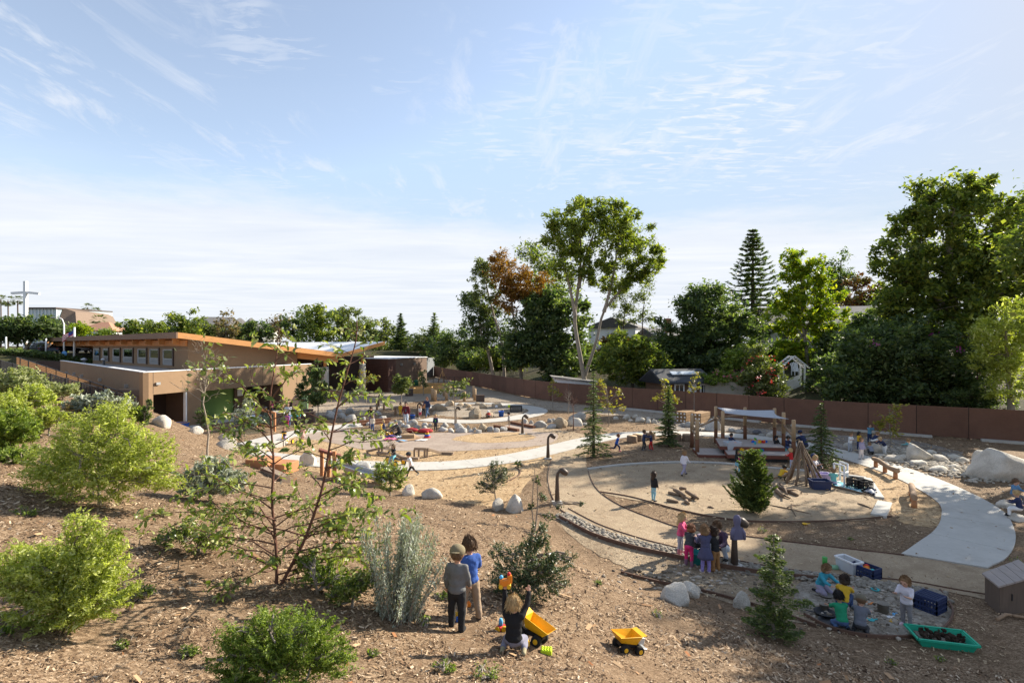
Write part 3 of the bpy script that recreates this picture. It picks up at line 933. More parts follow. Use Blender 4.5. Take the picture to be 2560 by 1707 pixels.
for px in (431.6, 396, 363, 330.6, 302, 273, 248, 222.7, 198.6, 177, 155, 134, 118):
 A = on_line(px, R0 + WD * .5, R3 + WD * .5)
 B = A + WD * (7.0)
 MB().prism([A, B, B + VD * .14, A + VD * .14], [zr(A) - .86, zr(B) - .80, zr(B) - .80, zr(A) - .86], [zr(A) - .345, zr(B) - .345, zr(B) - .345, zr(A) - .345]).build('rafter', M_GLULAM, school)
A, B = R0 + WD * 1.0 + VD * 1.3, R3 + WD * 1.0
MB().prism([A, B, B + WD * .18, A + WD * .18], zr(A) - .95, zr(A) - .44).build('eave_beam', M_SOFFIT, school)
A, B = U1 + VD * .2, R1 + VD * .2 - WD * .3
MB().prism([A, B, B + VD * .25, A + VD * .25], [zr(A) - .95, zr(B) - .95, zr(B) - .95, zr(A) - .95], [zr(A) - .36, zr(B) - .36, zr(B) - .36, zr(A) - .36]).build('porch_beam', M_GLULAM, school)
# far wing of the butterfly roof, white membrane facing the yard
Q0, Q3 = R1 + WD * .02, R2 + WD * .02
Q1, Q2 = R1 + WD * 5.4, R2 + WD * 5.4
zq = [4.70, 5.95, 5.95, 4.70]
MB().prism([Q0, Q1, Q2 - VD * 20, Q3 - VD * 20], [z - .25 for z in zq], zq).build('roof', M_ROOFWHITE, school)
MB().prism([Q0 - VD * .1, Q1 - VD * .1, Q1, Q0], [4.34, 5.58, 5.58, 4.34], [4.72, 5.98, 5.98, 4.72]).build('fascia', M_GLULAM, school)
# porch: columns and dark back wall
for px, py, pt in ((813, 996, 917), (906, 985, 909)):
 b0 = P(px, py)
 zc = CH - (pt - HY) / F * b0.y
 col = MB().lathe([(.36, 0), (.36, zc), (.30, zc + .02)], b0, 18).build('column', M_CONC, school)
 MB().box((b0.x, b0.y, (zc + 4.62) / 2), (.26, .26, 4.6 - zc)).build('post', M_GLULAM, school)
A, B = back, V2(-17.5, 66.0)
MB().wall(A, B, 0, 4.2, .3).build('porch_wall', M_DARKWALL, school)
MB().wall(B, V2(-14.4, 61.6) + V2(-7.3, 6.0), 0, 4.1, .3).build('porch_wall', M_DARKWALL, school)
# brown box wing: board clad corner and stucco side
K0, K1 = V2(-14.65, 61.4), V2(-11.72, 71.5)
kd = (K1 - K0).normalized()
K3 = K0 + VD * 10
MB().prism([K0, K1, K1 + VD * 10, K3], 0, 3.9).build('wing_wall', M_STUCCO_D, school)
MB().prism([K0 - kd * .1 - VD * .1, K1 + kd * .1 - VD * .1, K1 + kd * .1 + VD * 10, K3 - kd * .1], 3.9, 3.98).build('wing_roof', M_ROOFWHITE, school)
cl = MB()
kn = V2(-VD.y, VD.x)
kn = kn if kn.dot(V2(0, -1)) > 0 else -kn
nr = V2(kd.y, -kd.x)
for k in range(20):
 z0 = .03 + k * .19
 cl.prism([K0, K3, K3 + kn * .05, K0 + kn * .05], z0, z0 + .165)
 cl.prism([K0, K0 + kd * 1.8, K0 + kd * 1.8 + nr * .05, K0 + nr * .05], z0, z0 + .165)
o = cl.build('board_cladding', mat('dark_red_boards', (.10, .048, .036), .75, .15, 3, .1), school)
for px, py in ((1002, 911), (1035, 909)):
 q = on_line(px, K0, K1) + nr * .1
 zz = CH - (py - HY) / F * q.y
 MB().box((q.x, q.y, zz), (.24, .2, .3), math.atan2(kd.y, kd.x)).build('wall_light', M_STEEL, school)
q0, q1 = on_line(1043, K0, K1) + nr * .03, on_line(1054, K0, K1) + nr * .03
MB().wall(q0, q1, .03, 2.3, -.03).build('door', M_STUCCO, school)
# roof vents
for px, py in ((260, 905), (210, 902)):
 q = D(px, py, 55)
 MB().lathe([(.12, 0), (.12, .5), (.3, .52), (.26, .66), (.05, .75)], (q.x, q.y, 3.45), 12).build('roof_vent', M_STEEL, school)

# grey block wall behind the wing
k_ = P(1067, 945); k2 = D(1086, 945, 93)
o = MB().wall(k_, (k2.x, k2.y), 0, 3.4, .3).build('block_wall', mat('grey_block', (.19, .20, .21), .9, .1, 1.5, .2), loc=k_)
meta(o, 'grey concrete block wall between the brown wing and yard fence', 'wall')
# dark retaining wall at the far end of the ramp
r0, r1 = E2 + V2(.05, -.05), V2(-66, 66)
o = MB().wall(r1, r0, 0, 3.75, .3).build('retaining_wall', M_DARKWALL, loc=(r0.x, r0.y, 0))
meta(o, 'dark brown retaining wall running off from the school wall below the hedge', 'wall')

# ramp fence: posts, rail, wires and pickets
def ramp_fence(A, B, za, zb, label, pm, step=.22):
 A, B = Vector((A[0], A[1], za)), Vector((B[0], B[1], zb))
 root = empty('mesh_fence', A, label, 'fence', 'mesh fences along the ramp')
 L = (B - A).length
 MB().bar(A + Vector((0, 0, 1.1)), B + Vector((0, 0, 1.1)), .05, .05).build('rail', M_BLACK, root)
 for k in range(8):
  z = .08 + k * .125
  MB().bar(A + Vector((0, 0, z)), B + Vector((0, 0, z)), .022, .022).build('wire', M_BLACK, root)
 pk = MB().box((0, 0, .55), (.045, .03, 1.05)).mesh('picket')
 pk.materials.append(pm)
 n = int(L / step)
 for k in range(n + 1):
  o = bpy.data.objects.new('picket', pk)
  o.parent = root
  o.location = (B - A) * (k / n)
  COL.objects.link(o)
 for k in range(0, int(L / 2.4) + 1):
  p = A + (B - A) * min(1, k * 2.4 / L)
  MB().bar(p + Vector((0, 0, -.6)), p + Vector((0, 0, 1.16)), .07, .07).build('post', M_BLACK, root)
 return root
M_PICK = mat('rusty_picket', (.30, .16, .07), .7, .2, 6, .1)
ramp_fence((-22.45, 31.0), (-41.4, 42.0), 1.28, 3.24, 'black wire mesh fence along the planted slope side of the ramp', M_BLACK)
ramp_fence((-23.35, 32.05), (-44, 46.2), 1.32, 3.40, 'mesh fence with rusty pickets on the school side of the ramp', M_PICK)

# yard fence: brown slatted panels between posts
M_FENCE = mat('brown_fence_boards', (.158, .082, .055), .8, .16, 1.2, .1, 60, objvar=.30, dirt=(.115, .062, .046))
fpts = catmull([Vector((p.x, p.y)) for p in FENCE], False, 6)
FENCE_H = 1.86
yard_fence = empty('yard_fence', (fpts[0].x, fpts[0].y, 0), 'long reddish brown board fence closing off the far side of the yard', 'fence')
dist = [0]
for a, b_ in zip(fpts, fpts[1:]): dist.append(dist[-1] + (b_ - a).length)
def fat(s):
 i = max(0, min(len(dist) - 2, int(np.searchsorted(dist, s)) - 1))
 return fpts[i].lerp(fpts[i + 1], (s - dist[i]) / (dist[i + 1] - dist[i]))
s = 0
PAN = 2.44
while s < dist[-1] - .5:
 p, q = fat(s), fat(min(s + PAN, dist[-1]))
 e = (q - p).normalized(); n = V2(-e.y, e.x)
 p_, q_ = p + e * .02, q - e * .02
 bd = MB()
 for k in range(12):
  z0 = .06 + k * .15
  jj = random.uniform(-.003, .003)
  bd.prism([p_ + n * jj, q_ + n * jj, q_ + n * (.03 + jj), p_ + n * (.03 + jj)], z0, z0 + .1475)
 bd.build('panel', M_FENCE, yard_fence)
 MB().bar((p.x + n.x * .09, p.y + n.y * .09, -.1), (p.x + n.x * .09, p.y + n.y * .09, FENCE_H), .09, .09).build('post', M_DKBROWN, yard_fence)
 s += PAN
# concrete footing strip under the right part of the fence
for lab, a, b_ in (('pale concrete footing below the fence behind the timber cribs', (1555, 1020.5), (1690, 1034)), ('pale concrete footing below the fence behind the shade sail', (1790, 1043.2), (1905, 1055)),
    ('pale concrete footing below the fence behind the crouching children', (1980, 1063), (2330, 1091.6)), ('pale concrete footing lit by sun at the end of the fence', (2450, 1100), (2590, 1110.2))):
 c = [Vector(P(a[0] + (b_[0] - a[0]) * t, a[1] + (b_[1] - a[1]) * t)[:2]) for t in (0, .5, 1)]
 f0 = MB()
 for i in range(2):
  e = (c[i + 1] - c[i]).normalized(); n = V2(-e.y, e.x)
  f0.prism([c[i] - n * .55, c[i + 1] - n * .55, c[i + 1] - n * .12, c[i] - n * .12], -.05, .12)
 o = f0.build('concrete_footing', M_CONC, loc=(c[0].x, c[0].y, 0))
 meta(o, lab, 'curb')

# ------------------------------------------------------------------ background houses
M_PALE = mat('pale_siding', (.55, .54, .50), .8, .06, 2, .08)
M_SHINGLE = mat('grey_shingle', (.20, .19, .18), .9, .2, 3, .2)
M_CLAY = mat('clay_tile', (.42, .22, .14), .85, .2, 3, .2)
M_BRICK = mat('red_brick', (.30, .11, .075), .9, .2, 5, .2)
M_PANEDARK = mat('dark_pane', (.03, .035, .04), .08, .1, 2, 0, spec=.8)

def gable_house(name, label, c, size, rz, wm, rm, pitch=.35, over=.5, wins=(), chim=None, hip=False):
 """c: centre of the base; windows as (face, along, z, w, h), face 0 = long front, 1 = right gable"""
 root = empty(name, c, label, 'house')
 R = Matrix.Rotation(rz, 3, 'Z')
 W, Dp, H = size
 T = lambda x, y, z: R @ Vector((x, y, z)) + Vector(c)
 b = MB()
 rh = Dp / 2 * pitch * 2 if not hip else Dp / 2 * pitch * 2
 x, y = W / 2, Dp / 2
 vs = [T(i * x, j * y, k) for k in (-2.0, H) for j in (-1, 1) for i in (-1, 1)]
 if not hip:
  vs += [T(-x, 0, H + rh), T(x, 0, H + rh)]
  fs = [(0, 2, 3, 1), (0, 1, 5, 4), (2, 6, 7, 3), (0, 4, 8, 6, 2), (1, 3, 7, 9, 5), (4, 5, 9, 8), (6, 8, 9, 7)]
 else:
  fs = [(0, 2, 3, 1), (0, 1, 5, 4), (2, 6, 7, 3), (0, 4, 6, 2), (1, 3, 7, 5), (4, 5, 7, 6)]
 b._add(vs, fs); b.build('wall', wm, root)
 rb = MB()
 o = over
 dz = rh * o / y
 rx = x + o if not hip else max(x - y * .9, .2)
 e = [(-x - o, -y - o, H - dz + .03), (x + o, -y - o, H - dz + .03), (x + o, y + o, H - dz + .03), (-x - o, y + o, H - dz + .03), (-rx, 0, H + rh + .05), (rx, 0, H + rh + .05)]
 up = [T(*q) for q in e] + [T(q[0], q[1], q[2] - .16) for q in e]
 fs = [(0, 1, 5, 4), (2, 3, 4, 5), (6, 10, 11, 7), (8, 11, 10, 9), (0, 6, 7, 1), (2, 8, 9, 3)]
 fs += [(1, 2, 5), (3, 0, 4), (7, 11, 8), (9, 10, 6), (1, 7, 8, 2), (3, 9, 6, 0)]
 rb._add(up, fs)
 ro = rb.build('roof', rm, root)
 if chim:
  cx_, cy_, ch_ = chim
  MB().box(T(cx_, cy_, H + ch_ / 2), (.9, .7, ch_), rz).build('chimney', M_BRICK, ro)
 for (fc, al, z, ww, hh) in wins:
  if fc == 0: p = T(al, -y - .04, z); r2 = rz
  else: p = T((x + .04) * (1 if fc == 1 else -1), al, z); r2 = rz + math.pi / 2
  wn = MB()
  ca, sa = math.cos(r2), math.sin(r2)
  for dx, dz_, w_, h_ in ((0, hh / 2, ww + .12, .10), (0, -hh / 2, ww + .12, .10), (-ww / 2, 0, .10, hh - .1), (ww / 2, 0, .10, hh - .1), (0, 0, .05, hh - .1)):
   wn.box((p.x + dx * ca, p.y + dx * sa, p.z + dz_), (w_, .09, h_), r2)
  wo = wn.build('window', M_WHITE, root)
  MB().box(p, (ww - .1, .03, hh - .1), r2).build('pane', M_PANEDARK, wo)
 return root

def house_at(px, py_base, Y, **kw):
 p = D(px, py_base, Y)
 return (p.x, p.y, p.z)
gable_house('house', 'pale two storey house half hidden behind the sunlit tree', house_at(2050, 905, 66), (14, 9, 5.0), math.radians(-12), M_PALE, M_SHINGLE, .22, .7,
   wins=((0, -5.0, 3.6, 2.0, 1.6), (0, -1.0, 3.6, 2, 1.6), (0, 3.8, 3.4, 2, 1.6), (0, 5.6, 3.4, 1.1, 1.5), (0, -3.5, 1.0, 2.0, 1.6), (0, 4.5, .8, 2, 1.5)))
gable_house('house', 'white gabled house behind the tall pale trunked tree', house_at(1545, 868, 92), (9, 8, 3.6), math.radians(65), M_WHITE, M_SHINGLE, .18, .5,
   wins=((1, 0, 1.6, 1.6, 1.6), (0, -2, 1.5, 1.4, 1.4), (2, 0, 1.6, 1.6, 1.4)))
gable_house('house', 'low white house with red brick chimney behind dark trees', house_at(1690, 868, 86), (10, 8, 2.0), math.radians(8), M_PALE, M_SHINGLE, .14, .6, wins=((0, -2, 1.1, 1.6, 1.1), (0, 2, 1.1, 1.6, 1.1)), chim=(-2.6, -2.5, 2.6))
for i, (px, py, Y, sz, rz, wm, rm, lab) in enumerate((
  (262, 846, 118, (7, 6, 2.0), 5, M_WHITE, M_CLAY, 'white flat fronted house with clay tile hip roof beyond the street'),
  (545, 850, 140, (7, 7, 4.2), 12, M_WHITE, M_SHINGLE, 'white house among far trees above the school roof'),
  (600, 856, 150, (6, 6, 4.0), 40, M_WHITE, M_SHINGLE, 'far house with a steep grey roof peak'),
  (628, 854, 146, (5, 6, 3.6), 45, M_PALE, M_SHINGLE, 'far pale house with a dark pointed roof'),
  (655, 852, 155, (9, 6, 3.6), 5, M_PALE, M_SHINGLE, 'far house with a long low shingle roof'))):
 gable_house('house', lab, house_at(px, py, Y), sz, math.radians(rz), wm, rm, .5 if 'steep' in lab or 'pointed' in lab else .28, .5, wins=((0, -1.4, 1.4, 1.1, 1.2), (0, 1.4, 1.4, 1.1, 1.2)), hip=(i in (0, 2, 3)))
# garden shed with skylights
p = D(1690, 985, 47)
shed = gable_house('garden_shed', 'brown garden shed with dark roof and two skylights behind the fence', (p.x, p.y, 0.0), (4.2, 3.4, 2.55), math.radians(14), mat('brown_siding', (.15, .085, .052), .85, .15, 4, .1), mat('charcoal_shingle', (.055, .058, .065), .8, .2, 5, .2), .24, .45,
    wins=((0, -.75, 1.55, .85, 1.15), (0, 1.65, 1.55, .6, 1.1)))
shed['category'] = 'shed'
R = Matrix.Rotation(math.radians(14), 3, 'Z')
q = R @ Vector((.55, -1.74, 1.15)) + Vector((p.x, p.y, 0)); MB().box(q, (.75, .05, 2.1), math.radians(14)).build('door', M_WHITE, shed)
for al, w_ in ((-.6, .95), (.45, 1.9)):
 q = R @ Vector((al, -.95, 2.55 + (3.4 / 2 - .95) * .48 + .16)) + Vector((p.x, p.y, 0))
 Ms = R @ Matrix.Rotation(math.atan(.48), 3, 'X')
 MB().box(q, (w_, .55, .10), M=Ms).build('skylight', mat('skylight_glass', (.5, .55, .6), .12, .05, 2, 0, spec=.8), shed)
# low white shed
p = D(1440, 975, 54)
o = empty('low_shed', (p.x, p.y, 0), 'low white shed with a littered lean-to roof behind the fence', 'shed')
MB().prism([(p.x - 2.2, p.y), (p.x + 1.6, p.y - .6), (p.x + 1.6, p.y + 2.6), (p.x - 2.2, p.y + 3)], 0, [2.15, 1.7, 1.7, 2.15]).build('wall', M_WHITE, o)
MB().prism([(p.x - 2.5, p.y - .3), (p.x + 2.4, p.y - 1.0), (p.x + 2.4, p.y + 2.9), (p.x - 2.5, p.y + 3.3)], [2.2, 1.66, 1.66, 2.2], [2.28, 1.74, 1.74, 2.28]).build('roof', M_SHINGLE, o)
# retaining wall of pale block
a, b_ = D(1745, 990, 46), D(1875, 1000, 44)
o = MB().wall((a.x, a.y), (b_.x, b_.y), 0, 2.35, .3).build('garden_wall', mat('pale_block', (.36, .33, .27), .9, .2, 1.5, .2), loc=(a.x, a.y, 0))
meta(o, 'stained pale block garden wall below the flowering bushes', 'wall')
# white garden arbor with picket gate
a = D(1985, 965, 44.5)
ag = hz(a.x, a.y)
arb = empty('garden_arbor', (a.x, a.y, ag), 'white painted garden arbor with pointed roof and lattice', 'arbor')
wA = 1.85
for dx in (-wA / 2, wA / 2):
 for dy in (0, .7):
  MB().bar((a.x + dx, a.y + dy, ag - .1), (a.x + dx, a.y + dy, ag + 2.1), .12, .12).build('post', M_WHITE, arb)
for s_ in (-1, 1):
 for dy in (-.1, .8):
  MB().bar((a.x + s_ * (wA / 2 + .35), a.y + dy, ag + 1.85), (a.x + s_ * .02, a.y + dy, ag + 2.85), .12, .09).build('rafter', M_WHITE, arb)
for k in range(6):
 t = .15 + k * .15
 for s_ in (-1, 1):
  x_ = s_ * (wA / 2 + .3) * (1 - t)
  MB().bar((a.x + x_, a.y - .1, ag + 1.93 + t), (a.x + x_, a.y + .8, ag + 1.93 + t), .05, .04).build('slat', M_WHITE, arb)
def picket_run(a, b, label, z, h=1.0, step=.17, nm='picket_fence', m=None, group=None):
 root = empty(nm, (a[0], a[1], z), label, 'fence', group)
 A, B = Vector((a[0], a[1], 0)), Vector((b[0], b[1], 0))
 L = (B - A).length
 pm = MB().box((0, 0, h / 2), (.095, .03, h)).mesh('picket')
 pm.materials.append(m or M_WHITE)
 ang = math.atan2(B.y - A.y, B.x - A.x)
 n = int(L / step)
 for k in range(n + 1):
  q = A + (B - A) * (k / n)
  o = bpy.data.objects.new('picket', pm)
  o.parent = root
  o.location = (q.x - A.x, q.y - A.y, hz(q.x, q.y) - z)
  o.rotation_euler = (0, 0, ang)
  COL.objects.link(o)
 off = Vector((math.sin(ang), -math.cos(ang), 0)) * -.035
 for zz in (.25, h - .25):
  MB().bar(A + off + Vector((0, 0, hz(A.x, A.y) + zz)), B + off + Vector((0, 0, hz(B.x, B.y) + zz)), .04, .08).build('rail', m or M_WHITE, root)
 return root
b0, b1 = D(1950, 985, 43.6), D(2005, 975, 45.2)
picket_run((b0.x, b0.y), (b1.x - .1, b1.y), 'white picket gate and fence under the garden arbor', hz(b0.x, b0.y), 1.05)
# grey board fence behind the yard fence, left
g0, g1 = D(1150, 935, 82), D(1312, 918, 72)
picket_run((g0.x, g0.y), (g1.x, g1.y), 'grey weathered board fence in the garden behind the eucalyptus trunks', hz(g0.x, g0.y), 1.9, .26, 'board_fence', mat('grey_boards', (.34, .31, .25), .9, .15, 3, .15))
# chair above the arbor
a = D(1990, 905, 49)
az = hz(a.x, a.y)
ch = empty('garden_chair', (a.x, a.y, az), 'white slatted garden chair on the bank above the arbor', 'chair')
for k in range(5):
 x_ = -.24 + k * .12
 MB().bar((a.x + x_, a.y + .1, az + .35), (a.x + x_ * 1.25, a.y + .42, az + 1.22 - abs(k - 2) * .06), .095, .025).build('back_slat', M_WHITE, ch)
MB().box((a.x, a.y - .15, az + .36), (.56, .5, .04)).build('seat', M_WHITE, ch)
for s_ in (-1, 1):
 MB().box((a.x + s_ * .32, a.y - .1, az + .58), (.12, .62, .03)).build('arm', M_WHITE, ch)
 for dy in (-.38, .18):
  MB().box((a.x + s_ * .32, a.y + dy, az + .28), (.06, .06, .58)).build('leg', M_WHITE, ch)

# ------------------------------------------------------------------ beyond the school, left
UPZ = 4.42
# cross
c = D(64, 790, 120)
cr = empty('church_cross', (c.x, c.y, UPZ), 'tall white cross standing beside the church', 'cross')
zt = CH + (HY - 703) / F * 120; za = CH + (HY - 731) / F * 120
MB().bar((c.x, c.y, UPZ - .3), (c.x, c.y, zt), .62, .62).build('upright', M_WHITE, cr)
hl = 29 / F * 120
for s_ in (-1, 1):
 MB().bar((c.x + s_ * .31, c.y, za), (c.x + s_ * hl, c.y + s_ * .6, za - .25), .6, .5).build('arm', M_WHITE, cr)
# church
c = D(140, 800, 135)
chh = empty('church', (c.x, c.y, UPZ), 'brown shingled church with a tall glazed front', 'church')
sx = 135 / F
xl, xm, xr = (72 - CX) * sx, (142 - CX) * sx, (203 - CX) * sx
zt_ = CH + (HY - 771) * sx
M_CHSH = mat('brown_shake', (.20, .145, .11), .9, .2, 2, .2, stretch=(1, 1, 5))
MB().prism([(xl, 135), (xm, 135), (xm + 3, 150), (xl - 3, 150)], UPZ, zt_ - .1).build('glass_front', mat('church_glass', (.42, .50, .53), .15, .1, .3, 0, spec=.7), chh)
for k in range(9):
 x_ = xl + (xm - xl) * k / 8
 MB().box((x_, 134.9, (UPZ + zt_) / 2), (.16, .2, zt_ - UPZ - .2)).build('mullion', M_WHITE, chh)
MB().prism([(xl - .5, 134.4), (xm + .3, 134.4), (xm + 3, 150), (xl - 3, 150)], zt_ - .1, zt_ + .25).build('roof', M_DKBROWN, chh)
bt = [(xm + .35, 132.5), (xr + 1.4, 132.5), (xr + 1.4, 151), (xm + .35, 151)]
tp_ = [(xm + .32, 136.5), (xr - 3.6, 137.5), (xr - 3.6, 150), (xm + .32, 150)]
zz_ = [zt_ + .3, zt_ - .7, zt_ - .7, zt_ + .3]
vs = [(x, y, UPZ - .6) for x, y in bt] + [(x, y, z) for (x, y), z in zip(tp_, zz_)]
MB()._add(vs, [(3, 2, 1, 0), (4, 5, 6, 7), (0, 1, 5, 4), (1, 2, 6, 5), (2, 3, 7, 6), (3, 0, 4, 7)]).build('mansard', M_CHSH, chh)
# street furniture
def pole_thing(name, label, px, py0, py1, Y, r, cat, arm=None, flag=None):
 b0, t0 = D(px, py0, Y), D(px, py1, Y)
 zb = min(b0.z, hz(b0.x, b0.y))
 root = empty(name, (b0.x, b0.y, zb), label, cat)
 MB().tube([(b0.x, b0.y, zb), (b0.x, b0.y, t0.z)], [r, r * .75], 10).build('pole', M_WHITE, root)
 if arm:
  pts = [(b0.x, b0.y, t0.z - .1), (b0.x - arm * .2, b0.y, t0.z + .5), (b0.x - arm * .6, b0.y, t0.z + .75), (b0.x - arm, b0.y, t0.z + .75)]
  MB().tube(pts, [r * .6] * 4, 8).build('arm', M_WHITE, root)
  MB().ball((b0.x - arm - .25, b0.y, t0.z + .72), (.4, .16, .1)).build('lamp_head', M_GREY, root)
 return root, b0, t0
pole_thing('street_lamp', 'white street lamp with a curved arm beside the flagpole', 160, 898, 808, 66, .10, 'lamp', arm=1.1)
pole_thing('light_pole', 'short white car park light pole by the ficus tree', 15, 888, 842, 66, .11, 'lamp', arm=None)
pole_thing('light_pole', 'white car park light pole in front of the parked cars', 115, 884, 846, 70, .11, 'lamp')
fl, b0, t0 = pole_thing('flagpole', 'white flagpole with a red, white and blue flag', 186, 898, 818, 66, .14, 'flagpole')
M_FLAGB, M_FLAGR, M_FLAGW = mat('flag_blue', (.04, .06, .25), .8, .1), mat('flag_red', (.5, .03, .04), .8, .1), mat('flag_white', (.75, .75, .75), .8, .05)
fg = MB()
W_, H_ = 1.7, 1.5
def fpt(u, v): return (b0.x - .12 - u * W_ * .8, b0.y + .25 * math.sin(u * 6), t0.z - .2 - v * H_ * .55 - u * .95)
for j in range(7):
 for i in range(6):
  u0, u1, v0, v1 = i / 6, (i + 1) / 6, j / 7, (j + 1) / 7
  mi = 0 if (i < 3 and j < 4) else (1 if j % 2 == 0 else 2)
  fg._add([fpt(u0, v0), fpt(u1, v0), fpt(u1, v1), fpt(u0, v1)], [(0, 1, 2, 3)], mi=mi)
fg.build('flag', [M_FLAGB, M_FLAGR, M_FLAGW], fl)
# parked cars
M_TYRE = mat('tyre_rubber', (.02, .02, .02), .9, .1)
def car(label, c, rz, colr, suv=False, group='cars beyond the hedge'):
 root = empty('parked_car', (0, 0, 0), label, 'car', group)
 cm = mat('car_paint_' + str(colr), colr, .25, .03, 1, 0, spec=.6)
 hB, hR = (.95, 1.72) if suv else (.85, 1.42)
 prof = [(-2.25, .32), (-2.28, .62), (-2.15, hB), (-1.75, hB + .06), (1.0, hB), (2.05, hB - .14), (2.25, .55), (2.22, .32)]
 b = MB()
 n = len(prof)
 vs = [(x, -.87, z) for x, z in prof] + [(x, .87, z) for x, z in prof]
 b._add(vs, [tuple(range(n)), tuple(range(n, 2 * n))[::-1]] + [(i, i + n, (i + 1) % n + n, (i + 1) % n) for i in range(n)])
 b.build('body', cm, root, bevel=.08)
 top = [(-2.0 if suv else -1.75, hB + .04), (-1.65 if suv else -1.1, hR), (.15, hR), (.95, hB + .01)]
 b = MB(); n = 4
 vs = [(x, -.80 + (.10 if z > hB + .1 else 0), z) for x, z in top] + [(x, .80 - (.10 if z > hB + .1 else 0), z) for x, z in top]
 b._add(vs, [(0, 1, 2, 3), (7, 6, 5, 4), (0, 4, 5, 1), (2, 6, 7, 3)])
 b.build('glasshouse', M_PANEDARK, root)
 MB().box(((top[1][0] + top[2][0]) / 2, 0, hR + .015), (top[2][0] - top[1][0] + .1, 1.42, .05)).build('roof', cm, root, bevel=.02)
 for x in (-1.4, 1.4):
  for s_ in (-1, 1):
   wl = MB().tube([(x, s_ * .70, .33), (x, s_ * .90, .33)], .33, 14).build('wheel', M_TYRE, root)
   MB().tube([(x, s_ * .89, .33), (x, s_ * .915, .33)], .2, 10).build('rim', M_STEEL, wl)
 for s_ in (-1, 1):
  MB().box((2.2, s_ * .62, .66), (.06, .35, .14)).build('headlight', M_WHITE, root)
  MB().box((-2.24, s_ * .66, .70), (.05, .28, .18)).build('tail_light', mat('tail_red', (.35, .02, .02), .3, .1), root)
 root.location = c
 root.rotation_euler = (0, 0, rz)
 return root
for px, Y, rz, colr, suv, lab in ((110, 100, 184, (.45, .46, .48), True, 'silver wagon driving along the street beyond the hedge'),
        (170, 97, 5, (.03, .03, .04), True, 'black SUV parked on the street'),
        (112, 76, 100, (.10, .11, .13), False, 'dark hatchback seen from behind in the car park'),
        (160, 76, 96, (.10, .13, .20), False, 'blue grey sedan parked beside the dark hatchback'),
        (222, 80, 170, (.04, .04, .045), True, 'black car at the end of the car park row')):
 q = D(px, 880, Y)
 z = max(hz(q.x, q.y), 4.45 if Y > 92 else 0)
 car(lab, (q.x, q.y, z), math.radians(rz), colr, suv)
# blue sign on the street lamp post
q = D(162, 884, 65.6)
o = empty('round_sign', (q.x, q.y, hz(q.x, q.y)), 'small blue and white round sign on a post by the hedge', 'sign')
zg = hz(q.x, q.y)
MB().bar((q.x, q.y, zg), (q.x, q.y, q.z + .2), .06, .06).build('post', M_WHITE, o)
Mx = Matrix.Rotation(math.pi / 2, 3, 'X')
MB().lathe([(.34, -.02), (.34, .02)], (q.x, q.y - .06, q.z), 18, M=Mx).build('disc', mat('sign_blue', (.10, .28, .55), .5, .03), o)
# ------------------------------------------------------------------ boulders and cobbles
def granite(name, a, b_, c):
 m, gg, o = new_mat(name)
 tc = gg.node('ShaderNodeTexCoord')
 oi = gg.node('ShaderNodeObjectInfo')
 vec = gg.node('ShaderNodeVectorMath', {0: tc.outputs['Object'], 1: oi.outputs['Location']}, operation='ADD').outputs[0]
 n1 = gg.noise(vec, 1.4, 6, .65, .5)
 n2 = gg.noise(vec, 55, 2, .6)
 col = gg.ramp(n1, [(.32, tuple(x * .62 for x in a)), (.42, a), (.55, b_), (.72, c)])
 col = gg.mix(.45, col, gg.ramp(n2, [(.35, tuple(x * .55 for x in b_)), (.5, b_), (.66, tuple(min(1, x * 1.35) for x in b_))]))
 rnd = gg.math('MULTIPLY_ADD', oi.outputs['Random'], .34, .80)
 col = gg.mix(1.0, col, gg.node('ShaderNodeCombineColor', {0: rnd, 1: rnd, 2: rnd}).outputs[0], 'MULTIPLY')
 b = gg.node('ShaderNodeBsdfPrincipled', {'Base Color': col, 'Roughness': .88, 'Specular IOR Level': .2})
 h = gg.math('ADD', gg.noise(vec, 5, 8, .7), gg.math('MULTIPLY', n2, .25))
 bn = gg.node('ShaderNodeBump', {'Strength': .8, 'Distance': .09, 'Height': h})
 gg.t.links.new(bn.outputs[0], b.inputs['Normal'])
 gg.t.links.new(b.outputs[0], o.inputs[0])
 return m
G_WHITE = granite('white_granite', (.42, .375, .31), (.60, .555, .48), (.70, .66, .59))
G_GREY = granite('grey_granite', (.30, .285, .265), (.46, .44, .405), (.58, .555, .51))
G_TAN = granite('tan_granite', (.28, .205, .135), (.45, .36, .25), (.56, .47, .35))

def rock_mesh(seed, sub=3, rough=.30, flat=.35):
 bm = bmesh.new()
 bmesh.ops.create_icosphere(bm, subdivisions=sub, radius=1.0)
 r = np.random.default_rng(seed)
 from mathutils import noise as mn
 off = Vector(r.uniform(-50, 50, 3))
 planes = [(Vector(r.normal(0, 1, 3)).normalized(), r.uniform(.55, .84)) for _ in range(9)]
 for v in bm.verts:
  p = v.co.copy()
  d = 1 + rough * mn.noise(p * .9 + off) + rough * .45 * mn.noise(p * 2.3 + off) + rough * .15 * mn.noise(p * 6 + off)
  p *= d
  for n, k in planes:
   t = p.dot(n) - k
   if t > 0: p -= n * t * .88
  if p.z < -flat: p.z = -flat + (p.z + flat) * .2
  v.co = p
 me = bpy.data.meshes.new('boulder')
 bm.to_mesh(me); bm.free()
 me.polygons.foreach_set('use_smooth', [True] * len(me.polygons))
 return me
_rk = [0]
